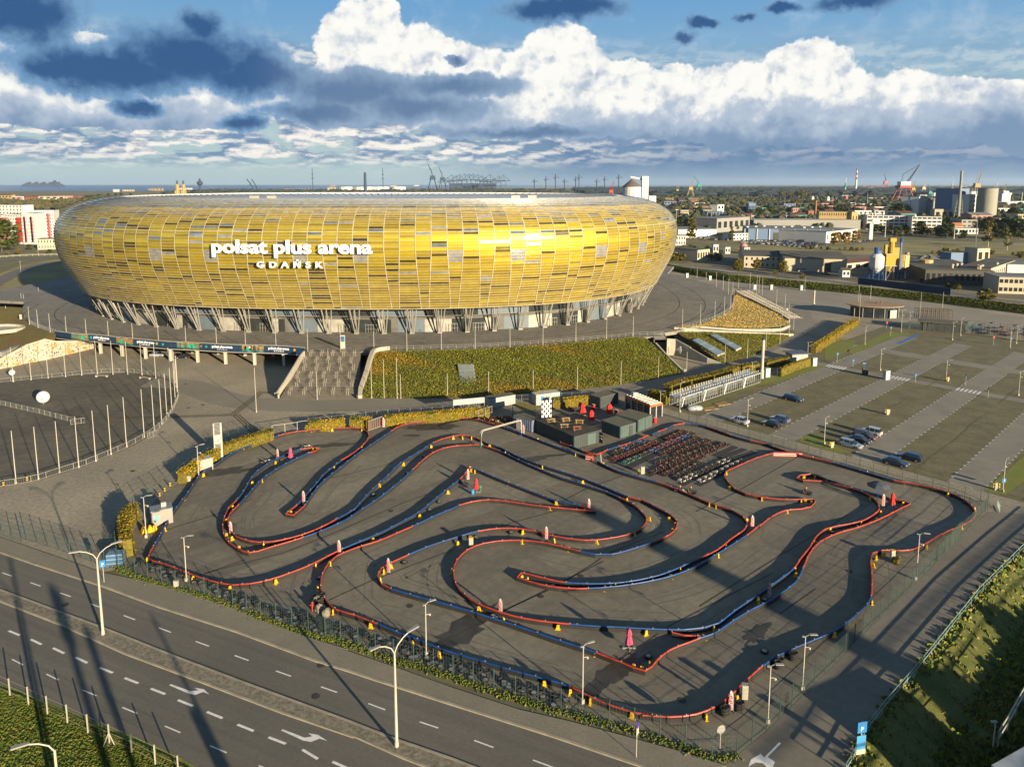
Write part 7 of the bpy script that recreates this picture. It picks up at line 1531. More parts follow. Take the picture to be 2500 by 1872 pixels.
pp_ = Q_("166.4 255 174.1 253.4 179.1 248.5 167.6 250.1 172.1 245.4 178 242.4")
for i, (x, y) in enumerate(pp_):
    m = MB(); t = thing('playground_hut', ('green framed play hut', 'blue play tower', 'teal play frame', 'blue mat platform left', 'blue and red mat platform', 'dark play hut at the picture edge')[i]+' in the playground on the right', 'play equipment', (x, y+3, 0), .1*i)
    cl_ = [mat('play_green', (.02, .12, .08), .6), M_cd, M_cd, mat('play_blue', (.015, .03, .07), .6), mat('play_red', (.10, .02, .02), .6), M_cd][i]
    for sx in (-1, 1):
        for sy in (-1, 1): m.box(sx*2, sy*1.3, 0, .15, .15, 3.2)
    m.box(0, 0, 1.2, 4.2, 2.8, .15); m.build('frame', cl_, t); m = MB(); m.box(0, 0, 3.0, 1.6, 1.4, .25); m.build('roof', cl_, t)
# ---------------------------------------------------------------- cars
M_cg = mat('car_glass', (.012, .016, .02), .08, spec=.9); M_lt = mat('tail_lamp', (.45, .02, .02), .3); M_hl = mat('head_lamp', (.75, .75, .72), .2)
def car_body(m, L_=4.4, W_=1.78, estate=.0, h=1.46):
    # stations: x, half width at sill, z bottom, belt half width, belt z
    st = [(-L_/2, .60, .40, .62, .80), (-L_/2+.12, .80, .26, .80, .92), (-L_*.36, .88, .20, .87, .95), (-L_*.12, .89, .19, .88, .93), (L_*.12, .89, .19, .88, .91), (L_*.26, .88, .20, .85, .87), (L_/2-.25, .82, .24, .76, .72), (L_/2, .58, .36, .56, .58)]
    vs = []
    for x, w0, z0, w1, z1 in st:
        zm = (z0+z1)/2
        for (y, z) in ((-w0, z0), (-w0*1.01, zm), (-w1, z1), (w1, z1), (w0*1.01, zm), (w0, z0)): vs.append((x, y*W_/1.78, z))
    n = len(st); fs = [(i*6+k, i*6+(k+1) % 6, (i+1)*6+(k+1) % 6, (i+1)*6+k) for i in range(n-1) for k in range(6)]
    fs = [tuple(reversed(f)) for f in fs]+[tuple(range(6)), tuple(range(6*n-1, 6*n-7, -1))]
    m.add(vs, fs)
    # cabin pillars and roof as a shell slightly above glass
    xb = -L_*.47+.1 if estate else -L_*.40; rb0 = xb+(.22 if estate else .55)
    roof = [(rb0, .62), (rb0+.3, .66), (L_*.02, .66), (L_*.10, .62)]
    vs = []
    for x, w in roof: vs += [(x, -w, h), (x, w, h), (x, -w*.96, h+.035), (x, w*.96, h+.035)]
    m.add(vs, [(4*i+2, 4*i+6, 4*i+7, 4*i+3) for i in range(3)]+[(4*i, 4*i+4, 4*i+6, 4*i+2) for i in range(3)]+[(4*i+5, 4*i+1, 4*i+3, 4*i+7) for i in range(3)]+[(0, 2, 3, 1), (12, 13, 15, 14)])
    return xb, rb0
def cabin(m, L_, xb, rb0, h):
    b = [(xb, .80, .93), (rb0+.1, .83, .93), (L_*.10, .83, .91), (L_*.27, .72, .87)]; t_ = [(rb0, .60, h+.003), (rb0+.3, .645, h+.003), (L_*.02, .645, h+.003), (L_*.10, .60, h+.003)]
    vs = [(x, -w, z) for x, w, z in b]+[(x, w, z) for x, w, z in b]+[(x, -w, z) for x, w, z in t_]+[(x, w, z) for x, w, z in t_]
    m.add(vs, [(i, i+1, 9+i, 8+i) for i in range(3)]+[(5+i, 4+i, 12+i, 13+i) for i in range(3)]+[(4, 0, 8, 12), (3, 7, 15, 11)])
def car(label, loc, rz, paint, L_=4.4, estate=0, h=1.46, group=None):
    t = thing('parked_car', label, 'car', (*loc, 0) if len(loc) == 2 else loc, rz, group); m = MB(); xb, rb0 = car_body(m, L_, estate=estate, h=h)
    for s in (-1, 1):
        for x in (rb0+.75, L_*.0+.1): m.add([(x-.04, s*.845, .93), (x+.04, s*.845, .93), (x+.02, s*.66, h), (x-.05, s*.66, h)], [(0, 1, 2, 3)])
    m.build('body', paint, t); m = MB(); cabin(m, L_, xb, rb0, h-.0); m.build('windows', M_cg, t)
    for sx in (-L_*.30, L_*.30):
        for s in (-1, 1):
            m = MB(); m.tube([(sx, s*.72, .32), (sx, s*.92, .32)], .32, 14); wh = m.build('wheel', M_rub, t); m = MB(); m.tube([(sx, s*.90, .32), (sx, s*.935, .32)], .2, 10); m.build('rim', M_galv, wh)
    for s in (-1, 1):
        m = MB(); m.box(L_/2-.12, s*.56, .55, .2, .34, .13); m.build('headlight', M_hl, t); m = MB(); m.box(-L_/2+.06, s*.66, .68, .12, .26, .16); m.build('taillight', M_lt, t)
        m = MB(); m.box(L_*.2, s*.97, .9, .16, .2, .12); m.build('mirror', paint, t)
    return t
def cp_(n, c): return mat('car_'+n, c, .3, .1, var=.03, coat=.8)
PT = {'white': cp_('white', (.50, .50, .49)), 'black': cp_('black', (.012, .013, .015)), 'navy': cp_('navy', (.012, .022, .05)), 'silver': cp_('silver', (.30, .33, .36)), 'blue': cp_('blue', (.10, .14, .24)), 'maroon': cp_('maroon', (.09, .02, .02)), 'red': cp_('red', (.3, .03, .02))}
hE = atan2(E1.y, E1.x)
G_ = 'cars parked in the turf-paved car park'
CARS = [(Q_("50.9 155.6")[0], pi, 'white', 4.3, 0, 1.48, 'white hatchback beside the lamp post at the front of the car park'), (Q_("57.2 153.2")[0], pi, 'black', 4.1, 0, 1.5, 'black hatchback next to the pale blue car'), (Q_("60.3 156.5")[0], pi, 'blue', 4.5, 0, 1.46, 'pale blue-grey car behind the black hatchback'), (Q_("69.3 172.1")[0], 0, 'navy', 4.7, 1, 1.48, 'dark navy estate car parked alone in the second bay row'),
 (Q_("68.9 140.8")[0], 0, 'silver', 4.6, 1, 1.48, 'silver estate car nearest the fence in the middle group'), (Q_("72 143.2")[0], 0, 'black', 4.2, 0, 1.5, 'black car between the silver estate and the dark red car'), (Q_("74.1 145.7")[0], 0, 'maroon', 4.7, 1, 1.7, 'dark red van-like car behind the black one'), (Q_("76.7 148.2")[0], pi, 'white', 4.4, 1, 1.6, 'white suv at the back of the middle group'),
 (Q_("73 131.1")[0], 0, 'navy', 4.4, 0, 1.46, 'near-black saloon nearest the fence on the right'), (Q_("77.1 133.8")[0], pi, 'navy', 4.6, 1, 1.5, 'dark blue estate behind the near-black saloon')]
for p, dr, c, L_, es, h, lab in CARS: car(lab, p, hE+dr, PT[c], L_, es, h, G_)
a, b = Q_("-109.9 218.1 -100.9 215.7"); car('silver car parked in the shade under the stadium deck', a, .05, PT['silver']); car('black car with red lights parked under the stadium deck', b, .05+pi, PT['black'])

# ---------------------------------------------------------------- trees
LG = leafmats('green', [(.045, .065, .012), (.065, .085, .015), (.03, .045, .010), (.09, .10, .02)])
LY = leafmats('yellowing', [(.17, .14, .02), (.12, .11, .02), (.22, .17, .02), (.08, .085, .015)])
LO = leafmats('orange', [(.35, .19, .02), (.28, .18, .02), (.40, .22, .02), (.15, .11, .02)])
M_bark = mat('bark', (.10, .08, .06), .9, scale=3); M_birch = mat('birch_bark', (.38, .34, .28), .8, scale=3)
def tree_mesh(name, lm, h, w, nclump, seed, slim=1., bark=None, leaf=.42, low=.25):
    r = random.Random(seed); t = thing(name, '', 'tree'); m = MB(); m.tube([(0, 0, 0), (.1, 0, h*.3), (-.1, .1, h*.6), (0, 0, h*.85)], h*.022, 6, h*.006)
    cl = []
    for k in range(nclump):
        a = r.uniform(0, 6.28); f = r.random(); z = h*(low+(1-low)*f); rad = w/2*sqrt(max(0, 1-((f-.42)/.62)**2))*r.uniform(.35, 1.0)
        cl.append((rad*cos(a), rad*sin(a), min(z, h*.96), r.uniform(.7, 1.3)))
        if k % 3 == 0: m.tube([(0, 0, h*(.2+.5*f)), (rad*.6*cos(a), rad*.6*sin(a), z*.9), (rad*cos(a), rad*sin(a), z)], h*.008, 4, h*.002)
    m.build('trunk', bark or M_bark, t); m = MB()
    for (x, y, z, s) in cl:
        n = int(26*s); R0 = w*.17*s; m.mt(min(3, int(r.random()*4)))
        for j in range(n):
            u, v = r.uniform(0, 6.28), r.uniform(-1, 1); q = R0*r.uniform(.4, 1.1)
            leafcard(m, (x+q*cos(u)*sqrt(1-v*v), y+q*sin(u)*sqrt(1-v*v), max(h*.1, z+q*v*.8)), leaf*r.uniform(.6, 1.2), r)
    m.build('crown', lm, t); return t
TP = {}
def plant(kind, x, y, h, label, group=None, rz=None):
    if kind not in TP:
        TP[kind] = {'round': lambda: tree_mesh('broadleaf_tree', LG, 10, 9, 46, 1, leaf=.55), 'yellow': lambda: tree_mesh('yellowing_tree', LY, 10, 7.5, 40, 2, leaf=.5), 'orange': lambda: tree_mesh('orange_tree', LO, 8, 6.5, 34, 3, leaf=.5),
                    'poplar': lambda: tree_mesh('poplar_tree', LY, 14, 4.4, 44, 4, leaf=.5, low=.12), 'birch': lambda: tree_mesh('birch_tree', LY, 14, 6.5, 34, 5, bark=M_birch, leaf=.5), 'dark': lambda: tree_mesh('dark_tree', LG, 12, 10, 50, 6, leaf=.65, low=.1), 'shrub': lambda: tree_mesh('shrub', LY, 3, 4.2, 24, 7, leaf=.3, low=.1)}[kind]()
        o = TP[kind]; TP[kind+'u'] = 0
    else: o = copy_tree(TP[kind])
    H0 = {'round': 10, 'yellow': 10, 'orange': 8, 'poplar': 14, 'birch': 14, 'dark': 12, 'shrub': 3}[kind]
    k = h/H0; o.location = (x, y, 0); o.scale = (k, k, k); o.rotation_euler = (0, 0, R.uniform(0, 6.28) if rz is None else rz); o['label'] = label; o['category'] = 'shrub' if kind == 'shrub' else 'tree'
    if group: o['group'] = group
    elif 'group' in o: del o['group']
    return o
for k, (x, y, z), lab in [('poplar', p, l) for p, l in zip(Q_("169.9 688.3 20.7 173 688.3 19 200 655.4 14.3",3), ('left one of the poplar pair beside the stadium edge', 'right one of the poplar pair beside the stadium edge', 'lone poplar in front of the car dealer halls'))]+[('orange', p, l) for p, l in zip(Q_("279.3 620.7 11 290.3 625.4 10.9 313.3 655.4 10.1",3), ('yellow-orange tree left of three at the hall corner', 'orange tree in the middle of three at the hall corner', 'yellow tree right of three at the hall corner'))]+[('yellow', p, l) for p, l in zip(Q_("134.7 425.7 8.6 151.2 441.9 6.6 159 419.1 7.9 161.9 398.5 3.4 152.5 414.9 3.2",3), ('pale green-grey round tree left of the factory hall', 'brownish tree in front of the small factory windows', 'sparse tree at the corner of the beige hall', 'small brown tree on the bank by the far road', 'low grey-green bush in front of the beige hall'))]+[('birch', p, l) for p, l in zip(Q_("401.8 606.9 19.5 397.8 577.1 14.1",3), ('tall yellow-green birch left of the white trunk', 'birch with a conspicuous white trunk at far right'))]+[('dark', p, l) for p, l in zip(Q_("420.8 744.3 14.3 425.2 706 15.4 385.5 718.3 10.1 488.2 694.1 18.7 470.4 694.1 15.2 714.6 1072.6 12.3 691.5 995.3 20.3 573 1072.6 23.2 563.4 1072.6 17.8 581.2 1072.6 21.9",3), ('dark tree in front of the white office building', 'large dark tree right of the white office building', 'dark bushy tree below the office balconies', 'big yellow-green tree at the right edge', 'dark tree between the two birches and the silo', 'small dark tree at the foot of the big grey silo', 'dark tree crown behind the right edge buildings', 'dark grove tree left of the white mill, tallest', 'dark grove tree left of the white mill, lower one', 'dark grove tree touching the white mill'))]+[('shrub', p, l) for p, l in zip(Q_("311.7 514.1 7.2 221.2 384.9 1.8 227.8 381.6 2.2 223.8 366.1 3 225.4 360.2 2.1 217.3 326.1 5 366 517 4.2",3), ('lone dark bush in the dry field', 'green bush at the left end of the yard thicket', 'green bush in the middle of the yard thicket', 'brown-green bush in the yard thicket', 'bush at the right end of the yard thicket', 'orange-brown bush beside the thin pole', 'bush at the right edge of the dry field'))]:
    plant(k, x, y, max(z, 2.5), lab)
for (x, y, z), k, lab in zip(Q_("-401.3 564.8 24.7 -429.9 625 5.2 -370.5 538.8 4.9 -375.7 535.2 3.5 -390 580.8 4.5 -349.1 542.3 3.9",3), ('round', 'dark', 'yellow', 'yellow', 'dark', 'round'), ('big green tree at the left picture edge', 'dark tree in front of the striped apartment block', 'yellow-green bush by the left road', 'low bush by the left road at the edge', 'dark bush in front of the apartment block', 'bush below the small beige building')): plant(k, x, y, z, lab)
rt2 = random.Random(21)
# rows of trees that can be told apart in the middle distance
def belt(tile_pts, n, kinds, hr, lab, spread=6):
    L_ = plen(tile_pts)
    for i, (x, y, h) in enumerate(resample(tile_pts, L_/n)):
        plant(rt2.choice(kinds), x+rt2.uniform(-spread, spread), y+rt2.uniform(-spread, spread), rt2.uniform(*hr), lab+', '+ORD(i)+' from its left end', 'trees: '+lab)
belt(Q_("307.3 1231.7 354.7 1231.7 394.1 1231.7"), 14, ['round', 'yellow', 'dark'], (9, 14), 'tree in the green belt left of the round tanks')
belt(Q_("388.5 1162.8 451.8 1196.3 512.4 1231.7 574.3 1196.3"), 26, ['dark', 'round', 'dark'], (9, 14), 'dark tree in the belt behind the car dealer halls')
belt(Q_("515.5 1231.7 562.8 1231.7 568.7 1162.8"), 12, ['dark', 'round'], (9, 15), 'dark tree in the belt behind the old brick hall')
belt(Q_("392.1 786.9 406 757.9 429.4 731.1 430.2 694.1"), 16, ['dark', 'round', 'yellow'], (7, 10), 'tree along the far street before the office building')
belt(Q_("507.3 786.9 513.2 757.9 527.9 744.3 537.5 731.1"), 12, ['dark', 'round', 'birch'], (9, 14), 'tree at the foot of the big silo')
belt(Q_("300.1 1397.4 311.2 1352"), 4, ['round', 'yellow'], (8, 11), 'tree next to the small beige blocks behind the stadium')
belt(Q_("567.3 1614.2 629.3 1614.2 711.8 1713.8"), 10, ['dark', 'yellow'], (12, 17), 'tree on the near side of the coal heaps')
belt(Q_("916.6 2476.9 1075.2 2718.6 1021 2476.9"), 9, ['birch', 'yellow'], (22, 30), 'tall pale tree behind the coal heaps')
belt(Q_("113.3 501.8 132.8 501.8 141.8 501.8"), 8, ['round', 'yellow', 'shrub'], (3, 6), 'bush in the yard behind the ivy bank')
belt(Q_("132.6 572 144.2 568 156.3 564.1"), 6, ['round', 'shrub'], (3, 5), 'green bush between the small huts')
belt(Q_("244.6 584.2 263.5 576 277.3 572"), 8, ['shrub', 'yellow'], (2, 3.5), 'low bush along the dry field edge')
belt(Q_("-1004.2 1419.2 -1067.5 1580.9 -1017 1580.9 -1101.4 1784"), 16, ['yellow', 'dark', 'round'], (9, 15), 'tree on the wooded slope behind the apartment block')
belt(Q_("-1617.8 2399.5 -1369 2152.1 -1320.5 2209.1 -1532.9 2710.8 -1582.7 3002.9"), 16, ['dark', 'round'], (10, 16), 'dark tree in the wood above the left stadium roof')
belt(Q_("575.5 1397.4 629.1 1397.4 686.3 1397.4 789.6 1446"), 26, ['dark', 'round', 'yellow'], (9, 15), 'dark tree before the harbour basin')
belt(Q_("503.1 907.9 549.4 888.4 604.8 851.8"), 26, ['dark', 'round'], (8, 13), 'dark tree between the mills and the street')
belt(Q_("206.9 949.6 280.3 971.9 338.7 960.6 395.7 949.6"), 28, ['dark', 'yellow', 'round'], (6, 11), 'tree right behind the dealer halls')
belt(Q_("322.8 541.7 358.5 548.2 373.3 523"), 9, ['shrub', 'yellow'], (2, 5), 'bush at the back of the dry field')
# ivy bank along the railway
bkp = Q_("83.7 446.8 96.6 441.9 107.4 414.9 119 390.9 137.8 372.9 151.7 359.6 168.3 344.2")+Q_("189.5 321.4 203 301.8 217 282.6")
bkt = [(x+1.5, y+9.5, 2.6) for x, y in bkp]
bank('ivy_bank', 'eeeee', bkt, [(x, y, .03) for x, y in bkp], (M_soil, leafmats('bank', [(.10, .115, .015), (.07, .085, .012), (.14, .14, .03), (.06, .075, .012)])), 220, 10, .3, 30000, .38)
m = MB(); m.ribbon([(x-.3, y-.8) for x, y in bkp], .8, .05, .25); struct('bank_kerb', m, mat('dark_kerb', (.07, .055, .045), .9))
# far woods as masses
def woods(name, pts, n, hr, wr, mats_, seed, zc=0):
    r = random.Random(seed); m = MB(); poly_lo, poly_hi = pts
    for i in range(n):
        f = r.random(); g_ = r.random(); a = lerpl(poly_lo, f); b = lerpl(poly_hi, f); x = a[0]+(b[0]-a[0])*g_; y = a[1]+(b[1]-a[1])*g_; h = r.uniform(*hr); w = r.uniform(*wr)
        m.mt(min(len(mats_)-1, int(r.random()**1.3*len(mats_))))
        nn, mm = 6, 4; st = len(m.v); vs = []
        for j in range(mm+1):
            for k in range(nn): q = r.uniform(.65, 1.2); a_ = 2*pi*k/nn; vs.append((x+w/2*sin(pi*(.12+.88*j/mm))*cos(a_)*q, y+w/2*sin(pi*(.12+.88*j/mm))*sin(a_)*q, h*(1-j/mm)*r.uniform(.88, 1.08)))
        m.add(vs, [(j*nn+k, (j+1)*nn+k, (j+1)*nn+(k+1) % nn, j*nn+(k+1) % nn) for j in range(mm) for k in range(nn)]+[tuple(range(nn))])
    return tag(m.build(name, mats_), kind='stuff')
def lerpl(p, f):
    s_ = f*(len(p)-1); i = min(int(s_), len(p)-2); g_ = s_-i; return (p[i][0]+(p[i+1][0]-p[i][0])*g_, p[i][1]+(p[i+1][1]-p[i][1])*g_)
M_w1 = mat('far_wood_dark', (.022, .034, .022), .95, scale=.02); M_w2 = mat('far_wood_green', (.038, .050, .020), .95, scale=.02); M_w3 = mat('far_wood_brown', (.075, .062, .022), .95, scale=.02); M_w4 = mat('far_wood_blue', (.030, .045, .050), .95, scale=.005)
woods('far_wood', ([(-1700, 3500), (-900, 2700), (-300, 2500), (100, 2600)], [(-1900, 4700), (-1100, 4500), (-300, 5200), (400, 5000)]), 1500, (12, 22), (30, 60), [M_w1, M_w1, M_w2, M_w3], 1)
woods('far_wood', ([(-900, 1500), (-600, 1500), (-300, 1500), (0, 1600), (300, 1700)], [(-1500, 2600), (-900, 2500), (-300, 2500), (100, 2600), (500, 2700)]), 1300, (9, 15), (14, 30), [M_w2, M_w1, M_w3, M_w2], 2)
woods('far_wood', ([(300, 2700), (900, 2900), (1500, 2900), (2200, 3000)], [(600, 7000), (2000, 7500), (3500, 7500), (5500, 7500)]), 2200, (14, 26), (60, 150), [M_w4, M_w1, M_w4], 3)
woods('far_wood', ([(250, 1250), (500, 1200), (800, 1250), (1000, 1300)], [(450, 2700), (1000, 2700), (1500, 2700), (2200, 2800)]), 2000, (7, 13), (12, 26), [M_w2, M_w1, M_w3], 4)
woods('far_wood', (Q_("-1040.5 1419.2 -949.7 1419.2 -891.6 1419.2"), Q_("-1575.2 2152.1 -1367.5 2046.6 -1379.1 2332.5")), 420, (8, 13), (9, 17), [M_w3, M_w2, M_w3], 5)
woods('far_wood', ([(180, 760), (260, 800), (420, 830)], [(230, 1000), (420, 1000), (640, 980)]), 110, (5, 9), (7, 12), [M_w2, M_w1, M_w3], 9)
woods('far_wood', ([(150, 1000), (350, 950), (560, 900), (800, 900)], [(250, 1300), (500, 1250), (800, 1250), (1100, 1300)]), 800, (6, 12), (8, 17), [M_w2, M_w1, M_w3], 6)
# ---------------------------------------------------------------- buildings far and near
def wm(n, c, **k): return mat('wall_'+n, c, .8, var=.06, scale=.05, **k)
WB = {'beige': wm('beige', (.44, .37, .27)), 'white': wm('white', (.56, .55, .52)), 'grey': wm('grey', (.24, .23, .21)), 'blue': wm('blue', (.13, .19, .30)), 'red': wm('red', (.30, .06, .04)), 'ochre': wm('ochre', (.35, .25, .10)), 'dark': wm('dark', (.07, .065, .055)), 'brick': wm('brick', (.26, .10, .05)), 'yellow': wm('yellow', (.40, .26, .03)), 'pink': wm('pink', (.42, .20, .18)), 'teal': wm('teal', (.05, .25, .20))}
M_rg = mat('roof_grey', (.17, .17, .16), .7, scale=.05); M_rd = mat('roof_dark', (.075, .07, .055), .9, scale=.1); M_rr = mat('roof_red', (.13, .045, .035), .8); M_win = mat('window_dark', (.02, .022, .025), .2)
def shed(label, a, b, depth, h, wall='beige', roof=None, rows=0, n=0, cat='building', gable=0, name=None, win='window', band=None, doors=0, par=.4, ww=.55):
    """a,b: visible front base corners (left,right); the body runs back by depth"""
    hd = atan2(b[1]-a[1], b[0]-a[0]); L_ = hypot(b[0]-a[0], b[1]-a[1]); cx, cy = (a[0]+b[0])/2, (a[1]+b[1])/2
    if hd < -.3 or (hd > .4 and name == 'apartment_block'): L_ = abs(b[0]/b[1]-a[0]/a[1])*cy; cx = (b[0]/b[1]+a[0]/a[1])/2*cy; hd = math.copysign(.22, hd)
    t = thing(name or 'industrial_building', label, cat, (cx, cy, 0), hd); wl_ = WB[wall]; m = MB(); m.box(0, depth/2, 0, L_, depth, h)
    if gable: m.add([(-L_/2, 0, h), (-L_/2, depth, h), (-L_/2, depth/2, h+gable), (L_/2, 0, h), (L_/2, depth, h), (L_/2, depth/2, h+gable)], [(0, 1, 2), (5, 4, 3)])
    m.build('wall', wl_, t); m = MB()
    if gable: 
        o_ = .5; m.add([(-L_/2-o_, -o_, h), (L_/2+o_, -o_, h), (L_/2+o_, depth/2, h+gable+.1), (-L_/2-o_, depth/2, h+gable+.1), (-L_/2-o_, depth+o_, h), (L_/2+o_, depth+o_, h)], [(0, 1, 2, 3), (3, 2, 5, 4)])
    else: m.box(0, depth/2, h, L_+.3, depth+.3, .3)
    m.build('roof', roof or M_rg, t)
    if rows and n:
        fh = h/rows
        def wbox(x, y, z, sx, sy, sz):
            m = MB(); m.box(x, y, z, sx, sy, sz); return m
        me = None; cnt = 0
        for r_ in range(rows):
            for k in range(n):
                if cnt >= 96: break
                x = -L_/2+L_*(k+.5)/n; w_ = L_/n*ww
                if me is None: o = wbox(0, 0, 0, w_, .12, fh*.45).build('window', M_win, t); me = o.data
                else: o = D.objects.new('window', me); COL.objects.link(o); o.parent = t
                o.location = (x, -.03, fh*(r_+.32)); cnt += 1
    for k in range(doors): m = MB(); m.box(-L_/2+L_*(k+.7)/max(1, doors), -.05, 0, min(5, L_*.1), .15, h*.7); m.build('door', M_rd, t)
    if band: m = MB(); m.box(0, -.04, h*.78, L_*.99, .12, h*.12); m.build('band', WB[band], t)
    return t
def fb(tile_pts, top_z=None): return tile_pts
# halls of the car dealer
q = Q_("164.2 712.1 204 718.3 187.4 718.3 216.8 688.3 208 677 223.8 682.6 233.2 706 281.4 645.1 281.4 645.1 332.9 694.1")
shed('long grey-white hall at the left beside the poplars', q[0], q[1], 45, 8.0, 'white', M_rg); shed('taller grey hall behind the long white one', *Q_("223.3 786.9 274.7 834.6"), 30, 15, 'grey', M_rg, 1, 6)
shed('small white glazed showroom in front of the blue hall', q[4], q[5], 16, 6.5, 'white', M_rg, 2, 5); shed('long blue-walled hall behind the rows of stored cars', q[6], q[7], 60, 10.5, 'blue', M_rg, 0, 0, doors=2, band=None)
t_ = [o for o in D.objects if o.get('label', '').startswith('long blue-walled')][0]; L_ = hypot(q[7][0]-q[6][0], q[7][1]-q[6][1])
for k in range(8): m = MB(); m.box(-L_/2+L_*k/7, -.4, 0, .7, .8, 10.8); m.build('pillar', WB['white'], t_)
for k in range(9): m = MB(); m.box(-L_/2+L_*(k+.5)/9, 20+8*(k % 3), 10.8, 2, 2, 1.2); m.build('roof_vent', WB['white'], t_)
shed('white pillared hall front at the orange trees', q[8], q[9], 50, 10, 'white', M_rg, 1, 10, ww=.3)
shed('pale grey hall roof running behind the blue hall', *Q_("279.6 834.6 403 834.6"), 40, 11, 'grey', mat('roof_pale', (.30, .30, .28), .7))
# stored cars: one small mesh each
cs = MB(); car_body(cs, 4.3); cs.k = 1; xb, rb0 = -4.3*.40, -4.3*.40+.55; cabin(cs, 4.3, xb, rb0, 1.46)
small = cs.build('stored_car', [PT['white'], M_cg]); tag(small, '', 'car'); cnt = 0
colk = ['white', 'white', 'silver', 'blue', 'black', 'navy', 'silver', 'maroon', 'white', 'black']; rc = random.Random(6)
for (a, b), n in ((Q_("183.3 702.4 216.8 688.3"), 22), (Q_("184 688.3 203.7 677"), 14), (Q_("212.6 669.2 271.1 660.6"), 30), (Q_("207 650.2 267.7 640.1"), 32), (Q_("215 635.1 266.5 625.4"), 26), (Q_("226.8 622.6 263 613.3"), 20), (Q_("234.4 608.7 255.3 602.5"), 12), (Q_("302.8 650.2 338.5 671.4"), 8)):
    for i in range(n):
        if rc.random() < .1: continue
        f = (i+.5)/n; c = rc.choice(colk); o = small if cnt == 0 else small.copy()
        if cnt: COL.objects.link(o)
        o.location = (a[0]+(b[0]-a[0])*f, a[1]+(b[1]-a[1])*f+rc.uniform(-1, 1), .05); o.rotation_euler = (0, 0, rc.choice((1.2, 1.3, 1.25, 4.4))); o.scale = (1.1, 1.1, 1.1); o.material_slots[0].link = 'OBJECT'; o.material_slots[0].material = PT[c]
        rw = 'by the far street corner' if n == 8 else 'in the rows before the blue hall' if n > 22 else 'in the left rows by the poplars' if n in (22, 14) and a[0] < 260 else 'in the front rows of the dealer yard'
        o['label'] = 'stored %s car %s' % (c, rw); o['category'] = 'car'; o['group'] = 'stored %s cars %s' % (c, rw); cnt += 1
q = Q_("151 464.6 168.6 441.9 169.2 441.9 198.8 428")
shed('pale two-storey factory front with two rows of dark windows', q[0], q[1], 40, 7.6, 'beige', M_rd, 2, 8, gable=2.0, ww=.3); shed('long beige factory hall with a grey roller door', q[2], q[3], 45, 8.0, 'beige', M_rd, 0, 0, gable=2.5, doors=1)
shed('low beige annex with a red corrugated roof', *Q_("202.5 434.8 230.7 451.7"), 14, 5, 'beige', M_rr, 1, 4, gable=1.2)
shed('small beige gabled workshop left of the factory', *Q_("126.6 489.7 137.4 498.7"), 22, 8, 'beige', M_rd, 1, 5); shed('white windowed block peeking from behind the stadium', *Q_("140.4 625.4 148.7 616.1"), 12, 8.5, 'white', M_rg, 2, 5, ww=.35)
shed('dark long shed behind the bushes next to the stadium', *Q_("111.4 501.8 129.5 501.8"), 14, 5, 'dark', M_rg)
for i, (a, b, h) in enumerate((Q_("153.5 547.5 157.4 547.5")+[7], Q_("162.7 547.5 166.4 547.5")+[5], Q_("176.7 546 180.9 546")+[5])): shed('small white hut '+('leftmost, the tallest of the three', 'in the middle of the three', 'rightmost with the pink tank')[i]+' in the yard', a, b, 5, h, 'white', M_rg, 1, 2, cat='hut', name='hut')
x, y = Q_("179.9 554.9")[0]; t = thing('pink_tank', 'round pink tank beside the rightmost hut', 'tank', (x, y+3, 0)); m = MB(); m.ball(0, 0, 4.2, 3.2, 12, 8); m.build('shell', WB['pink'], t, True); m = MB(); m.cyl(0, 0, 0, 1.6, 1.6, 8); m.build('stand', WB['grey'], t)
x, y = Q_("176.6 434.8")[0]; car('white delivery van in front of the beige factory hall', (x, y), 0, PT['white'], 5.8, 1, 2.3); x, y = Q_("183.9 419.1")[0]; car('dark covered car beside the roller door', (x, y), 0, PT['black'], 4.8, 1, 1.5)
shed('small white kiosk with a pitched roof near the factory annex', *Q_("188.9 408.6 193.2 408.6"), 5, 4, 'white', M_rd, 1, 2, gable=1.2, cat='hut', name='hut')
q = Q_("224.3 384.9 247.2 369.1 253.3 378.4 294.1 418.9 239.3 349 252.7 341")
shed('wide dark-roofed depot with an open shaded front', q[0], q[1], 60, 7.5, 'dark', M_rd, 1, 12, doors=2); shed('cream side wing of the depot with a row of small windows', q[2], q[3], 14, 8.6, 'beige', M_rd, 1, 12, ww=.4); shed('pale two-storey office with blue windows at the right edge', q[4], q[5], 18, 8, 'beige', M_rg, 2, 9, ww=.7); shed('white roofed hall behind the right edge office', *Q_("278.3 402.1 299.1 398.5"), 25, 8, 'white', M_rg)  # the depot front's shade is put into its dark wall colour
shed('cream box on the depot roof', *Q_("307.2 473.8 317.1 476.3"), 10, 10.5, 'beige', M_rg, 1, 2); shed('long blue shed behind the depot', *Q_("293.1 478.8 309.8 481.4"), 10, 7, 'blue', M_rg)
for i, (x, y) in enumerate(Q_("237.7 386.5 242.5 390.4 246.1 392.4 249 382.7 248.9 380.8 252.5 384.6 267 394.4")): m = MB(); m.cyl(0, 0, 0, 1.5, .6, 8).lathe(0, 0, [(.9, 1.5), (.9, 2.0), (.05, 2.4)], 8); o = m.build('roof_vent', WB['beige']); o.location = (x, y, 7.8); tag(o, 'round cream ventilator on the dark depot roof', 'ventilator', 'ventilators on the depot roof')
wallthing('blue_fence_wall', 'long dark blue corrugated fence behind the ivy bank', 'fence', Q_("185 381.6 192.9 369.1 201.9 357.3 210 341"), .3, 0, 3.4, wm('deepblue', (.02, .045, .08)))
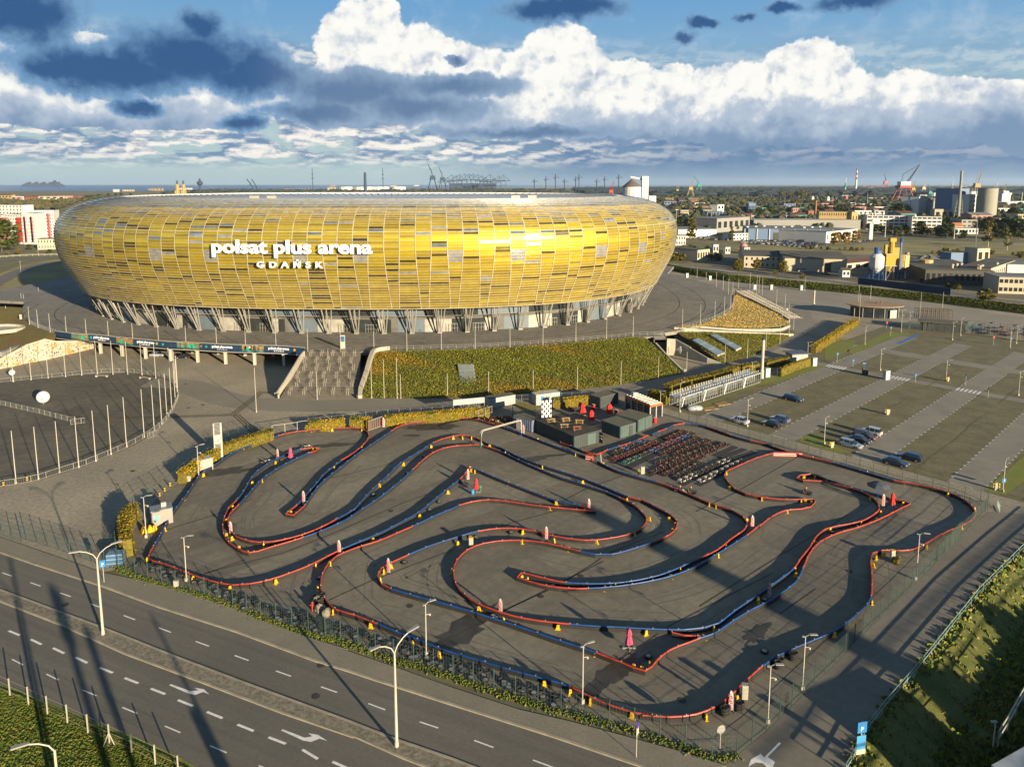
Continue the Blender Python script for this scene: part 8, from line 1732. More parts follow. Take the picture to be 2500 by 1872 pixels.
# concrete plant
M_yp = WB['yellow']; x, y = Q_("198.5 389.9")[0]
t = thing('mixing_tower', 'white and blue silo tower standing on blue steel legs', 'silo', (x, y, 0)); m = MB()
for sx in (-1, 1):
    for sy in (-1, 1): m.cyl(sx*3.2, sy*2.6, 0, 9, .35, 6)
m.tube([(-3.2, -2.6, 4), (3.2, -2.6, 8)], .2, 4).tube([(3.2, -2.6, 4), (-3.2, -2.6, 8)], .2, 4); m.build('legs', M_blue, t); m = MB(); m.lathe(0, 0, [(1.0, 5.5), (4.0, 9), (4.3, 10), (4.3, 16), (2.5, 18)], 14); m.build('hopper', WB['white'], t); m = MB(); m.cyl(-.5, 0, 18, 22, 1.5, 8).box(.8, 0, 18, 3, 2.5, 2); m.build('filter', M_blue, t); t.scale = (.85,)*3
x, y = Q_("208.5 396.8")[0]; t = thing('batching_plant', 'yellow concrete batching tower with stacked hoppers', 'plant', (x, y, 0)); m = MB(); m.box(0, 0, 10, 6.5, 6, 8).lathe(0, 0, [(1.2, 6), (3, 10)], 8).cyl(1.5, 0, 18, 26, 1.7, 8).box(-2.5, 0, 18, 1.5, 2, 6).box(1.5, 0, 26, 4, 3.5, 2.5); m.build('hopper', M_yp, t); m = MB()
for sx in (-1, 1):
    for sy in (-1, 1): m.cyl(sx*2.6, sy*2.4, 0, 10, .3, 6)
m.tube([(-2.6, -2.4, 0), (2.6, -2.4, 9)], .2, 4); m.build('frame', M_galv, t); m = MB(); m.box(0, 0, 9.7, 8, 7, .3).box(0, 0, 17.8, 7.5, 7, .3); m.build('walkway', M_galv, t); t.scale = (.82,)*3
x, y = Q_("213.8 398.5")[0]; t = thing('cement_screw', 'yellow hopper tower with a blue elevator beside the batching tower', 'plant', (x, y, 0)); m = MB(); m.box(-2, 1, 12, 5, 5, 6).lathe(-2, 1, [(1, 8), (2.5, 12)], 8).cyl(-4, -1, 0, 12, .25, 5).cyl(0, 3, 0, 12, .25, 5); m.build('hopper', M_yp, t); m = MB(); m.box(2, 0, 0, .9, .9, 21).cyl(2, 0, 21, 23, .9, 8); m.build('elevator', M_blue, t)
for (x, y, z), lab in zip(Q_("218.9 402.1 13.4 238.8 413.2 9.4",3), ('tall yellow cylindrical silo beside the white chimney', 'lone shorter yellow silo in the yard')):
    t = thing('yellow_silo', lab, 'silo', (x, y, 0)); m = MB(); m.lathe(0, 0, [(.6, 3.5), (3.6, 7), (3.6, z), (3.3, z+.3)], 14); m.build('shell', mat('silo_ochre', (.46, .32, .10), .7), t); m = MB()
    for k in range(4): m.cyl(3*cos(k*pi/2+.7), 3*sin(k*pi/2+.7), 0, 7, .25, 5)
    m.build('legs', M_blue, t); m = MB(); m.box(0, -3.75, 6, .6, .1, z-6); m.build('ladder', M_galv, t)
(x, y, z) = Q_("222.4 403.9 14.5",3)[0]; t = thing('chimney', 'slim white chimney at the concrete plant', 'chimney', (x, y, 0)); m = MB(); m.cyl(0, 0, 0, z, 1.0, 10, .9); m.build('shaft', WB['white'], t); m = MB(); m.cyl(0, 0, z-1, z+.3, 1.15, 10); m.build('rim', WB['grey'], t)
for i, (p, r0, h) in enumerate(((Q_("250.9 445.8")[0], 14, 6), (Q_("266.9 459.4")[0], 16, 7), (Q_("242.5 437.2")[0], 9, 4))):
    m = MB(); m.lathe(0, 0, [(r0, 0), (r0*.6, h*.5), (r0*.15, h), (.05, h*1.02)], 12); m.v = [(a_*R.uniform(.85, 1.15), b_, c_*R.uniform(.9, 1.1)) for a_, b_, c_ in m.v]; o = m.build('gravel_heap', mat('grey_gravel', (.16, .15, .14), .95)); o.location = (*p, 0); tag(o, ('middle', 'largest', 'smallest left')[i]+' grey gravel heap behind the concrete plant', 'heap')
# middle distance: brick hall, chimney, office, mill, silos, tower
def cylbuild(name, lab, cat, p, r, h, mt_, top=None, seg=18, rim=None):
    t = thing(name, lab, cat, (*p, 0)); m = MB(); m.cyl(0, 0, 0, h, r, seg); m.build('shell', mt_, t, False)
    if top: m = MB(); m.lathe(0, 0, [(r*1.03, h), (r*1.03, h+.4), (.1, h+top)], seg); m.build('roof', rim or M_rd, t)
    else: m = MB(); m.cyl(0, 0, h, h+.6, r*1.04, seg); m.build('rim', rim or WB['grey'], t)
    return t
def px_h(q): return q[0][:2], q[0][2]
(p, h) = px_h(Q_("450 1072.6 28.7",3)); t = thing('brick_chimney', 'slender red brick chimney above the old brick hall', 'chimney', (*p, 0)); m = MB(); m.cyl(0, 0, 0, h, 2.0, 10, 1.2); m.build('shaft', WB['brick'], t); m = MB(); m.cyl(0, 0, h-1.5, h, 1.5, 10); m.build('crown', WB['brick'], t)
shed('red brick boiler house at the foot of the chimney', *Q_("439.7 1072.6 458.9 1072.6"), 18, 13, 'brick', M_rr, 1, 3); shed('long ochre derelict hall with rows of dark openings', *Q_("365.6 860.7 400.1 851.8"), 22, 20, 'ochre', M_rd, 3, 14, ww=.35); shed('sunlit ochre end of the derelict hall', *Q_("398.7 848.3 407.8 851.8"), 20, 20, 'ochre', M_rd, 1, 2, ww=.3)
shed('white slatted multi-storey office with balconies', *Q_("420.8 851.8 463.9 834.6"), 18, 16, 'white', M_rd, 4, 9, ww=.8); shed('taller white stair block with white balls on its roof', *Q_("436.3 869.7 442.9 860.7"), 14, 21, 'white', M_rd, 5, 2); shed('white office wing to the right behind the dark trees', *Q_("463.9 834.6 475.9 802.2"), 18, 16, 'white', M_rd, 4, 6, ww=.8)
for i, (x, y) in enumerate(Q_("358.7 720.5 361.7 720.5 369.8 720.5 379 680.1")): t = thing('radar_ball', 'white ball antenna on the office roof, '+('leftmost', 'second from left', 'on the stair block', 'on the right wing')[i], 'antenna', (x, y, 19)); m = MB(); m.ball(0, 0, 4, 1.3, 10, 8); m.build('ball', WB['white'], t, True); m = MB(); m.cyl(0, 0, 0, 3, .25, 5); m.build('mast', M_galv, t)
(p, h) = px_h(Q_("596.3 1072.6 34.1",3)); a, b = Q_("590.2 1072.6 594.2 1058.9"); shed('tall white mill tower with small dark windows, left', a, b, 26, h, 'blue', M_rg, 6, 3, ww=.35); shed('sunlit white face of the left mill tower', *Q_("594.5 1058.9 624.3 1086.6"), 24, h, 'white', M_rg)  # blue wall puts the white tower's shaded side into the colour
for i, (x, y) in enumerate(Q_("623.4 1101 624.3 1086.6 639.6 1101")): cylbuild('grain_silo', 'pale round grain silo at the mill, '+('left', 'middle', 'right')[i], 'silo', (x, y-2), 5.2, 27, mat('silo_pale', (.38, .40, .40), .6), 5, 12, WB['grey'])
shed('large white block mill right of the tall chimney', *Q_("625 1045.5 633.8 1032.5"), 30, 46, 'blue', M_rg, 5, 4, ww=.3); shed('wide white block of the right mill', *Q_("630 1019.8 650.3 1032.5"), 34, 46, 'blue', M_rg); shed('sunlit tall white elevator tower', *Q_("635.3 1007.4 652.8 1019.8"), 22, 38, 'white', M_rg, 6, 2); shed('low beige annex between the two mills', *Q_("612.2 1045.5 614.6 1007.4"), 20, 17, 'beige', M_rg, 1, 3)  # white blocks get the blue wall, shade put into the colour
(p, h) = px_h(Q_("614.3 995.3 70.6",3)); t = thing('chimney', 'tall grey concrete chimney with a lattice base between the mills', 'chimney', (*p, 0)); m = MB(); m.cyl(0, 0, 0, h, 2.2, 10, 1.6); m.build('shaft', mat('conc_grey', (.24, .23, .19), .8), t); m = MB()
for s in (-1, 1): m.tube([(s*7, 0, 0), (s*3, 0, h*.45)], .6, 4)
for k in range(6): m.tube([(-7+k*.6, 0, h*.07*k), (7-k*.6, 0, h*.07*(k+1))], .3, 4)
m.build('lattice', M_galv, t)
(p, h) = px_h(Q_("652.5 983.5 46.3",3)); cylbuild('great_silo', 'huge plain grey concrete silo cylinder at the right', 'silo', (p[0], p[1]+12), 12, h, mat('conc_silo', (.27, .26, .21), .8), None, 40)
(p, h) = px_h(Q_("361.7 561.2 28.9",3)); t = thing('lattice_mast', 'thin lattice mast rising from the dry field', 'mast', (*p, 0)); m = MB(); m.cyl(0, 0, 0, h, .5, 4, .3)
for k in range(8): m.box(0, 0, h-2.5*(k % 2), 3, .2, .3)
m.build('shaft', M_galv, t)
shed('small orange-roofed house beside the far street', *Q_("501.1 814.8 510 814.8"), 12, 5, 'beige', mat('orange_roof', (.4, .15, .05), .8), 1, 3, gable=4, cat='house', name='house'); shed('low white factory strip along the far street', *Q_("473.1 772.1 488.8 757.9"), 14, 6, 'white', M_rg, 1, 8)
t = thing('white_pylon_sign', 'white T-shaped advertising pylon by the far street', 'sign', (*Q_("342.8 688.3")[0], 0)); m = MB(); m.box(0, 0, 0, 3, 1.5, 16); m.build('pylon', WB['white'], t); m = MB(); m.box(4, 0, 15, 7, 1.5, 5); m.build('board', WB['white'], t)
for i, (a, b, c, s_, u) in enumerate(((605, 785, 520, 'tank left', 0), (940, 1130, 530, 'tank right', 0))):
    (p, h) = px_h(Q_("401.2 1397.4 17.8",3) if i == 0 else Q_("462 1397.4 15.1",3)); cylbuild('rust_tank', ('wide rusty brown storage tank on the left', 'wide rusty brown storage tank on the right')[i], 'tank', p, 17, h*.62, mat('tank_rust', (.16, .10, .07), .8), 3, 26, M_rg)
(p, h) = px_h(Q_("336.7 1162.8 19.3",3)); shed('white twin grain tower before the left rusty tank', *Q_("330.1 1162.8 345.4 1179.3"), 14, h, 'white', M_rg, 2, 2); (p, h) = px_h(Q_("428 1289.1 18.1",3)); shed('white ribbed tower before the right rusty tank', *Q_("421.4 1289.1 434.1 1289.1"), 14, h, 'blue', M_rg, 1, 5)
shed('white gabled long house between the trees', *Q_("307.1 1019.8 322.1 1007.4"), 14, 8, 'white', M_rr, 1, 7, gable=3); shed('pale long house right of the lone poplar', *Q_("329.2 1007.4 349.2 1032.5"), 14, 8, 'white', M_rr, 1, 4, gable=3); shed('beige three-storey block right behind the stadium', *Q_("250 1072.6 262.3 1072.6"), 14, 14, 'beige', M_rg, 3, 5)
rb2 = random.Random(12); wk = ['beige', 'white', 'grey', 'red', 'blue', 'white', 'ochre', 'pink', 'teal', 'brick']
def scatterb(tile, boxes, hr, lab, wr=(20, 60)):
    for i, (x, y) in enumerate(sorted(boxes, key=lambda p: p[0]/p[1])):
        w_ = rb2.uniform(*wr); k = wk[int(rb2.random()*len(wk))]; h = rb2.uniform(*hr); a_ = rb2.uniform(-.15, .15)
        shed('%s %s building %s' % (('wide', 'narrow')[w_ < sum(wr)/2], k, lab+', '+ORD(i)+' from the left'), (x-w_/2*cos(a_), y-w_/2*sin(a_)), (x+w_/2*cos(a_), y+w_/2*sin(a_)), rb2.uniform(12, 30), h, k, rb2.choice([M_rg, M_rd, M_rr]), 1 if h < 9 else 2, rb2.randint(3, 6), gable=rb2.choice([0, 0, 3]))
scatterb('F1', Q_("352.7 1614.2 355.5 1554 418.7 1614.2 353.4 1309.4 445 2051 439 1910.1 448.3 1867.4 467.4 1867.4 366.3 1397.4"), (7, 15), 'in the jumble left of the rusty tanks', (14, 34))
scatterb('F1', Q_("522.9 1498 637.2 1749.8 480.8 1352 525.5 1397.4 536.2 1374.3 660.2 1614.2 419.1 1072.6 416.6 1045.5 397.8 1045.5 406.9 995.3 367.4 995.3 386.7 960.6"), (5, 10), 'between the coal heaps and the dealer halls', (14, 36))
scatterb('F1', Q_("1482.7 4230.4 1829.6 4985.6 1480.8 3519.2 1887.3 4230.4 1490.4 3246.2 1910.3 5658.8 1364 4230.4 1244 6068.4 1313.7 6068.4 684.4 3377.2"), (8, 16), 'along the far harbour shore', (40, 110))
scatterb('F2', Q_("3235.2 7095.2 4503.5 9507.3 5214.9 10721.9 4284.9 8539.7 4866.8 9507.3 2999.5 6068.4 2465.2 5300.9 1775.3 3012.4 1485.7 2476.9 1535.4 2632.9 1909.8 3012.4 2086.6 3246.2 2288.7 3519.2 4311.2 7095.2 5307.7 8539.7 7127.2 10721.9 6441.5 9507.3 5895.2 8539.7"), (12, 24), 'on the harbour horizon at the right', (50, 140))
scatterb('F2', Q_("1216.1 2632.9 1125.1 2338.2 1113.7 2214.2 1235.6 2338.2 1207 2214.2 1213.6 2102.7 1168.4 2001.8 636.1 1446 647 1397.4 702.7 1446 841.1 1309.4 1025.5 1614.2"), (7, 14), 'by the dark harbour basin', (24, 60))
scatterb('H1', Q_("-1549 2209.1 -1526.5 2209.1 -1503.9 2209.1 -1388.3 2098 -1388.3 2152.1 -1332.1 2098 -1376.9 2209.1 -1382.3 2269.1 -2624.1 4959.6 -2555.3 4682.5 -2782.2 5625.4"), (12, 18), 'in the pale estate above the left woods', (30, 80))
scatterb('V', Q_("-1397.2 4509.1 -1282.2 4509.1 -3681.3 14975.6 -2072.1 12708.8 -1964.6 14975.6 -1810.5 18226 -2775.3 6168.4 -2625.3 5377.1"), (14, 26), 'on the coast behind the stadium roof', (60, 130))
shed('large brown block on the coast behind the roof, left', *Q_("-1203.1 4739.8 -1159.6 4739.8")[:2], 40, 30, 'beige', M_rr, 2, 5)
# water basin, ships, coal
bs = MB(); bs.sheet(Q_("698.8 1692.9 805 1826.5 917.9 1910.1")+Q_("980.8 1910.1 1049.1 1910.1 1139.5 1910.1 1159.7 1614.2 886.2 1231.7 872.9 1446 813.7 1583.5 684.9 1614.2")+Q_("711.8 1614.2"), .5); struct('harbour_water', bs, mat('harbour_water', (.04, .11, .26), .2, var=.1, scale=.01))
def ship(lab, p, L_, hull, sup, h=1.):
    t = thing('cargo_ship', lab, 'ship', (*p, .5)); m = MB(); m.add([(-L_/2, -L_*.07, 0), (L_*.42, -L_*.07, 0), (L_*.48, 0, 0), (L_*.42, L_*.07, 0), (-L_/2, L_*.07, 0), (-L_/2, -L_*.075, 6*h), (L_*.42, -L_*.08, 7*h), (L_*.54, 0, 9*h), (L_*.42, L_*.08, 7*h), (-L_/2, L_*.075, 6*h)], [(0, 1, 6, 5), (1, 2, 7, 6), (2, 3, 8, 7), (3, 4, 9, 8), (4, 0, 5, 9), (5, 6, 7, 8, 9)]); m.build('hull', hull, t)
    m = MB(); m.box(-L_*.33, 0, 6*h, L_*.16, L_*.1, 9*h).box(-L_*.33, 0, 15*h, L_*.1, L_*.08, 3*h); m.build('bridge', sup, t); m = MB(); m.cyl(0, 0, 6*h, 16*h, .6, 5).cyl(L_*.25, 0, 6*h, 13*h, .5, 5); m.build('mast', WB['white'], t); return t
ship('red tug-like ship moored left in the harbour basin', Q_("843.6 2001.8")[0], 40, M_red, WB['white']); ship('red ship with white bridge in the middle of the basin', Q_("877.4 1982.8")[0], 38, M_red, WB['white']); ship('red and white ship near the basin bend', Q_("958.5 2051")[0], 36, WB['white'], M_red); ship('bright blue ship below the green crane', Q_("501.7 1954.9")[0], 60, M_blue, WB['blue'], .9); ship('large white ferry behind the right silo', Q_("1157.3 1646.1")[0], 120, WB['white'], WB['white'], 2.0); ship('small white boat in the basin by the grove', Q_("966.2 1910.1")[0], 30, WB['white'], WB['white'], .6)
for i, (p, h) in enumerate(((Q_("810.8 2102.7")[0], 20), (Q_("754.7 2214.2")[0], 13), (Q_("1226.4 2476.9")[0], 26), (Q_("765.1 2102.7")[0], 14))):
    m = MB(); m.lathe(0, 0, [(h*1.9, 0), (h*1.1, h*.6), (h*.35, h), (.1, h*1.02)], 14); m.v = [(a_*R.uniform(.8, 1.2), b_, c_*R.uniform(.85, 1.1)) for a_, b_, c_ in m.v]; o = m.build('coal_heap', mat('coal', (.022, .02, .018), .9)); o.location = (*p, 0); tag(o, ('sharp black coal heap by the tall pale trees', 'low black coal heap at the left', 'largest black coal heap left of the red crane', 'long flat coal heap')[i], 'coal heap')
# cranes, stacks, masts
def crane(lab, p, h, mt_, lean=.4, jib=None, mt2=None, leg=.12):
    t = thing('harbour_crane', lab, 'crane', (*p, 0)); w = h*leg; m = MB()
    for sx in (-1, 1):
        for sy in (-1, 1): m.tube([(sx*w*1.5, sy*w, 0), (sx*w*.6, sy*w*.6, h*.42)], h*.014, 4)
    m.box(0, 0, h*.40, w*2, w*1.6, h*.06); m.build('portal', mt_, t); m = MB(); m.box(0, 0, h*.46, w*1.6, w*1.2, h*.10); m.build('cab', mt2 or mt_, t)
    m = MB(); b = (lean*h*.5, 0, h); m.tube([(w*.4, -w*.3, h*.5), b], h*.012, 4).tube([(w*.4, w*.3, h*.5), b], h*.012, 4).tube([(-w*.5, 0, h*.5), (-w*.2, 0, h*.75), b], h*.008, 4)
    for k in range(1, 7): f = k/7; m.tube([(w*.4+(b[0]-w*.4)*f, -w*.3*(1-f), h*(.5+.5*f)), (w*.4+(b[0]-w*.4)*(f+.08), w*.3*(1-f), h*(.5+.5*min(1, f+.08)))], h*.007, 4)
    m.build('jib', jib or mt_, t); return t
(p, h) = px_h(Q_("1053.7 1954.9 104.3",3)); crane('giant red harbour crane with its dark jib raised', p, h, mat('crane_red', (.28, .06, .05), .7), .75, mat('crane_dark', (.09, .09, .12), .6), WB['white'], .16)
(p, h) = px_h(Q_("3117.1 6068.4 133.8",3)); crane('small dark crane left of the giant red one', p, h, M_red, -.25, M_blk)
CRN = [(Q_("1663 3012.4 65.5",3), 'yellow', .25, 'yellow crane jib just right of the red crane'), (Q_("1838.1 3246.2 69.7",3), 'beige', .2, 'pale yellow crane behind the left mill'), (Q_("1346.1 2338.2 51.8",3), 'teal', -.35, 'dark green crane behind the left mill'), (Q_("2131.6 3519.2 57.8",3), 'yellow', -.25, 'bright yellow crane left of the concrete chimney'), (Q_("1677.1 2476.9 53.3",3), 'ochre', .3, 'ochre crane right of the great silo'), (Q_("1796.1 2809.9 97.5",3), 'ochre', .3, 'striped-topped ochre crane left of the great silo'), (Q_("711.1 3124.9 51.4",3), 'ochre', .3, 'yellow crane nearest the stadium roof'), (Q_("690.9 2809.9 72.8",3), 'ochre', .25, 'yellow-green crane with tall tip near the blue ship'), (Q_("989.1 3842.2 94.5",3), 'teal', -.7, 'grey-green leaning crane above the blue ship'), (Q_("445.1 1910.1 21.8",3), 'red', .05, 'short red crane tower by the basin')]
for q, c, ln_, lab in CRN: crane(lab, q[0][:2], q[0][2], WB[c], ln_)
def stack(lab, p, h, r, bands=6, top='red'):
    t = thing('striped_chimney', lab, 'chimney', (*p, 0)); m = MB()
    for k in range(bands): z0, z1 = h*(.45+.55*k/bands), h*(.45+.55*(k+1)/bands); m.mt(k % 2).cyl(0, 0, z0, z1-.01, r*(1-.3*(k+.5)/bands), 10)
    m.build('striped_top', [WB['white'], M_red], t); m = MB(); m.cyl(0, 0, 0, h*.45, r*1.3, 10, r); m.build('shaft', WB['white'], t)
for q, r, lab in ((Q_("2002 4230.4 141.2",3), 5, 'tallest red and white striped chimney on the harbour horizon'), (Q_("8726.9 14400.2 217.7",3), 5, 'striped chimney just left of the concrete chimney'), (Q_("9240.5 14400.2 281",3), 5, 'striped chimney left of the great silo'), (Q_("9611 14400.2 172.4",3), 6, 'short dark and striped stack right of the great silo'), (Q_("9071.7 14400.2 136.2",3), 4, 'faint striped stack between the mills and silo')): stack(lab, q[0][:2], q[0][2], r)
for i, q in enumerate(Q_("1763.2 3842.2 84.9 9396.4 14400.2 123.5 8956.2 14400.2 90.8 9478.9 14400.2 105.3 9867.8 14400.2 81.7 -262314.3 -505281.6 -3183.4 761.8 1554 33.5 8561.8 14400.2 81.7 8314.2 14400.2 81.7 372.1 718.3 17.5 376 869.7 13.9 426.2 694.1 13.8 1115.3 1614.2 24.6",3) + Q_("215.7 949.6 19.4 274.8 995.3 13.3 288.4 869.7 17.2 348.5 918 13.5 376.1 869.7 13.9 805.9 2476.9 23.5 835.6 2338.2 19.3 564.1 1498 24.7 467 2102.7 16",3)):
    t = thing('slender_mast', 'slender pale mast number by the right horizon', 'mast', (q[0], q[1], 0)); t['label'] = 'slender pale mast '+('in the harbour skyline' if i < 9 else 'standing along the far street' if i < 13 else 'among the buildings right of the stadium'); t['group'] = 'slender masts '+('skyline' if i < 9 else 'far street' if i < 13 else 'right of stadium')
    m = MB(); r = q[2]*.022 if i in (0,) else max(.25, q[2]*.008); m.cyl(0, 0, 0, q[2], r*1.3, 6, r*.7); m.build('shaft', WB['white'], t)
    if i == 0: m = MB(); m.lathe(0, 0, [(2, q[2]*.4), (7, q[2]*.44), (5, q[2]*.55), (1.5, q[2]*.7)], 8); m.build('pod', WB['teal'], t)
# white silo behind the stadium roof
(p, h) = px_h(Q_("459.2 2799.4 42.7",3)); (p2_, h2) = px_h(Q_("483.6 2701.7 78",3)); Ysil = 900
sx = (1540-1250)/1759*Ysil; t = cylbuild('roof_silo', 'white round silo with dark conical roof behind the stadium edge', 'silo', (sx, Ysil), 11.5, 49, WB['white'], 10, 20, mat('silo_cone', (.12, .09, .08), .8))
t = thing('silo_tower', 'tall white lift tower joined to the round silo by a conveyor', 'tower', (sx+22, Ysil, 0)); m = MB(); m.box(-6, 0, 0, 8, 8, 62); m.build('tower', WB['white'], t); m = MB(); m.tube([(-24, 0, 61), (-8, 0, 58)], 1.3, 6); m.build('conveyor', WB['white'], t); m = MB(); m.box(3, 0, 0, 9, 10, 38); m.build('annex', WB['white'], t)
# container cranes, power station and masts on the sea horizon
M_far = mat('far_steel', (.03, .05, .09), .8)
YC_ = 6200
def hx(xn, Y): return (xn-1250)/1759*Y
def ship_to_shore(xn, Y, h, lab):
    t = thing('container_crane', lab, 'crane', (hx(xn, Y), Y, 0), group='container cranes on the horizon'); m = MB()
    for s in (-1, 1): m.box(s*h*.16, 0, 0, h*.03, h*.03, h*.62)
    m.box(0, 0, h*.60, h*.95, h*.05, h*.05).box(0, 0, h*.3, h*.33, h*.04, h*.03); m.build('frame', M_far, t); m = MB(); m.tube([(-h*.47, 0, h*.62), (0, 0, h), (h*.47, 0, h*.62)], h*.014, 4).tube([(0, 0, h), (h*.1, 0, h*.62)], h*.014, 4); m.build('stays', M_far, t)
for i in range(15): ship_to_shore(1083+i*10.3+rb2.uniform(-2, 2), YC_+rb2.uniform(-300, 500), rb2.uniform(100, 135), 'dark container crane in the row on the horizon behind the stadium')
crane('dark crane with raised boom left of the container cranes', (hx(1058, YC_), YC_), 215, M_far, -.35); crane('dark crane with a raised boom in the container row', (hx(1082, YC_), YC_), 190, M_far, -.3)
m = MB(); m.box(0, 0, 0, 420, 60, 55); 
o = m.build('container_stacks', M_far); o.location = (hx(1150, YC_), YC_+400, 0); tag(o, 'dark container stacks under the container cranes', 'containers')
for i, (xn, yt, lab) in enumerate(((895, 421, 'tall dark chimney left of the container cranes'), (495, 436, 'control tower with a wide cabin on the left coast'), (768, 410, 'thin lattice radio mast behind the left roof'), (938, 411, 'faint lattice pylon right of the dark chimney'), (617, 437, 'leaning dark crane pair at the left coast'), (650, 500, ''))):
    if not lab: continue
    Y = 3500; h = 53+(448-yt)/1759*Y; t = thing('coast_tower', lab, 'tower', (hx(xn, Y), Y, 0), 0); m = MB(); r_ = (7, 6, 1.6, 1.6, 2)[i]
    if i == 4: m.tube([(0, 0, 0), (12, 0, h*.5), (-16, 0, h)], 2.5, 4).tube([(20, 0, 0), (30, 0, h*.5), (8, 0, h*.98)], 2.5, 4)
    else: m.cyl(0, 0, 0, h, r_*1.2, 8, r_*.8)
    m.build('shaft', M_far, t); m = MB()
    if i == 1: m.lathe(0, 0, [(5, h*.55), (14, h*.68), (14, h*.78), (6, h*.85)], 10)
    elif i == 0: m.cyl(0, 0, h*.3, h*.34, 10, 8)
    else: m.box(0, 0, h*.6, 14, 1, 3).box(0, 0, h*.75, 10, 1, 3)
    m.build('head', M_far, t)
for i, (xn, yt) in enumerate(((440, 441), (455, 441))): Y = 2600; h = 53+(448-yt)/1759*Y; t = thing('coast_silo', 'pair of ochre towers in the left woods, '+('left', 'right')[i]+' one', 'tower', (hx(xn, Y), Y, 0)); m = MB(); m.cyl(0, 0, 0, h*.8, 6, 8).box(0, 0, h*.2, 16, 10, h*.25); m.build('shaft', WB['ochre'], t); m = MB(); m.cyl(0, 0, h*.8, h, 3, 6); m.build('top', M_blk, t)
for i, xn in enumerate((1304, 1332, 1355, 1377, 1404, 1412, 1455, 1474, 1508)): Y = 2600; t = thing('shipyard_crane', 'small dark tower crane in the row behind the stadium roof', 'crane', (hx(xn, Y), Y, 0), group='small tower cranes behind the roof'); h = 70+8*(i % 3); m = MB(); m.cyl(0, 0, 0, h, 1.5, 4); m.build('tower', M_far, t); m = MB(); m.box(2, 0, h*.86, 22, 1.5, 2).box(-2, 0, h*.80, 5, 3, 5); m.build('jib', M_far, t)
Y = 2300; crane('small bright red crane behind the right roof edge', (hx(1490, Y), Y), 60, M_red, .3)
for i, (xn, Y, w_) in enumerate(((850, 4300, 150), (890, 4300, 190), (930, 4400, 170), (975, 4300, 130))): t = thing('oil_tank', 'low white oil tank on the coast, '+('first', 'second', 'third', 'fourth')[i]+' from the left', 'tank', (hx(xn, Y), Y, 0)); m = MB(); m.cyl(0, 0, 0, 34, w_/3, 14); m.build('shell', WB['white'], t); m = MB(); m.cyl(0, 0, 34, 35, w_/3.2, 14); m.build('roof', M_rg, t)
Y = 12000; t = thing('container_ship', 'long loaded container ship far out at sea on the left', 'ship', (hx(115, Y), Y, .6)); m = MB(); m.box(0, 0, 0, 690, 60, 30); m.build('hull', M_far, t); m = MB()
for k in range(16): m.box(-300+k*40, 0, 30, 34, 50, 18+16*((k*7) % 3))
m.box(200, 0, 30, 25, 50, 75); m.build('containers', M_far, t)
# apartment blocks on the left
ab = Q_("-502.6 687.8 -464.8 660.2 -461.1 654.9 -425 625 -431.1 634.7 -419.3 634.7 -446.1 676.5 -437.1 687.8"); 
for i, (a, b, h) in enumerate(((ab[0], ab[1], 24), (ab[2], ab[3], 26), (ab[4], ab[5], 27), (ab[6], ab[7], 28))):
    t = shed('white apartment block with red balcony stripes, '+('at the left edge', 'second from left', 'third from left', 'nearest the stadium')[i], a, b, 14, h, 'white', M_rg, 9, 9, cat='apartment block', name='apartment_block', ww=.35); L_ = hypot(b[0]-a[0], b[1]-a[1])
    for k in range(4): m = MB(); m.box(-L_/2+L_*(k+.5)/4+1.5*(-1)**k, -.45, 2, L_*(.11+.04*(k % 2)), .9, h*.9-2); m.build('balcony_stack', [M_red, mat('pink_balcony', (.42, .16, .15), .7)][k % 2], t)
shed('small beige building with a dark roof edge beside the stadium left', *Q_("-383.3 580.8 -371.7 584.9"), 12, 8.5, 'beige', M_rd, 2, 6, ww=.3)
shed('white low block behind the striped apartments', *Q_("-574.1 793.8 -518.5 771.5"), 14, 30, 'white', M_rg, 9, 9, ww=.3)
railing('pale guard rail of the elevated road on the left', Q_("-369.3 490.3 -370 518.3 -357.5 529.7 -337.7 535.2 -324 542.3"), 1.3, M_pole, 4, .12, (1., .5))
for i, (x, y, z) in enumerate(Q_("-353.3 535.2 10.4 -279.4 406.9 9.5 -213.4 321.1 6.8 -216.4 333.1 6.6 -222.7 333.1 3.9 -207.4 300.7 7.1 -206.4 300.7 6.7 -217.6 305.2 4.6",3)):
    t = copy_tree(FPOLE, (x, y, 0)); t.scale = (1, 1, max(3, min(z, 16))/7.0); t['label'] = 'pole '+('beside the small beige building on the left', 'on the curve of the lower left road', 'in front at the shaded left deck edge, middle', 'at the shaded left deck edge, right', 'at the shaded left deck edge, short', 'in the pole cluster above the mound, left', 'in the pole cluster above the mound, right', 'at the far left road edge')[i]; t['group'] = 'white poles left of the stadium'
scatterb('F1', Q_("314.1 1162.8 300.8 1072.6 364.1 1231.7 410.4 1309.4 430.4 1231.7 467.1 1196.3 616.7 1397.4 732.5 1614.2 675 1446 315.2 1231.7 339.5 1397.4 897.6 2476.9 978.5 2809.9 774.3 2476.9 864.3 3012.4 873.3 3246.2"), (6, 13), 'among the trees of the middle distance', (12, 30))
scatterb('F2', Q_("442 1045.5 472.6 1072.6 507.7 1045.5 557.3 1045.5 546 995.3 689.2 1196.3 733.2 1231.7 551.3 869.7 590.5 907.9 625.4 907.9 672.2 949.6 579.3 1352 763.4 1614.2 2477.2 3519.2 2868.9 4230.4 3100.7 4705.6"), (7, 15), 'around the mills on the right', (12, 34))
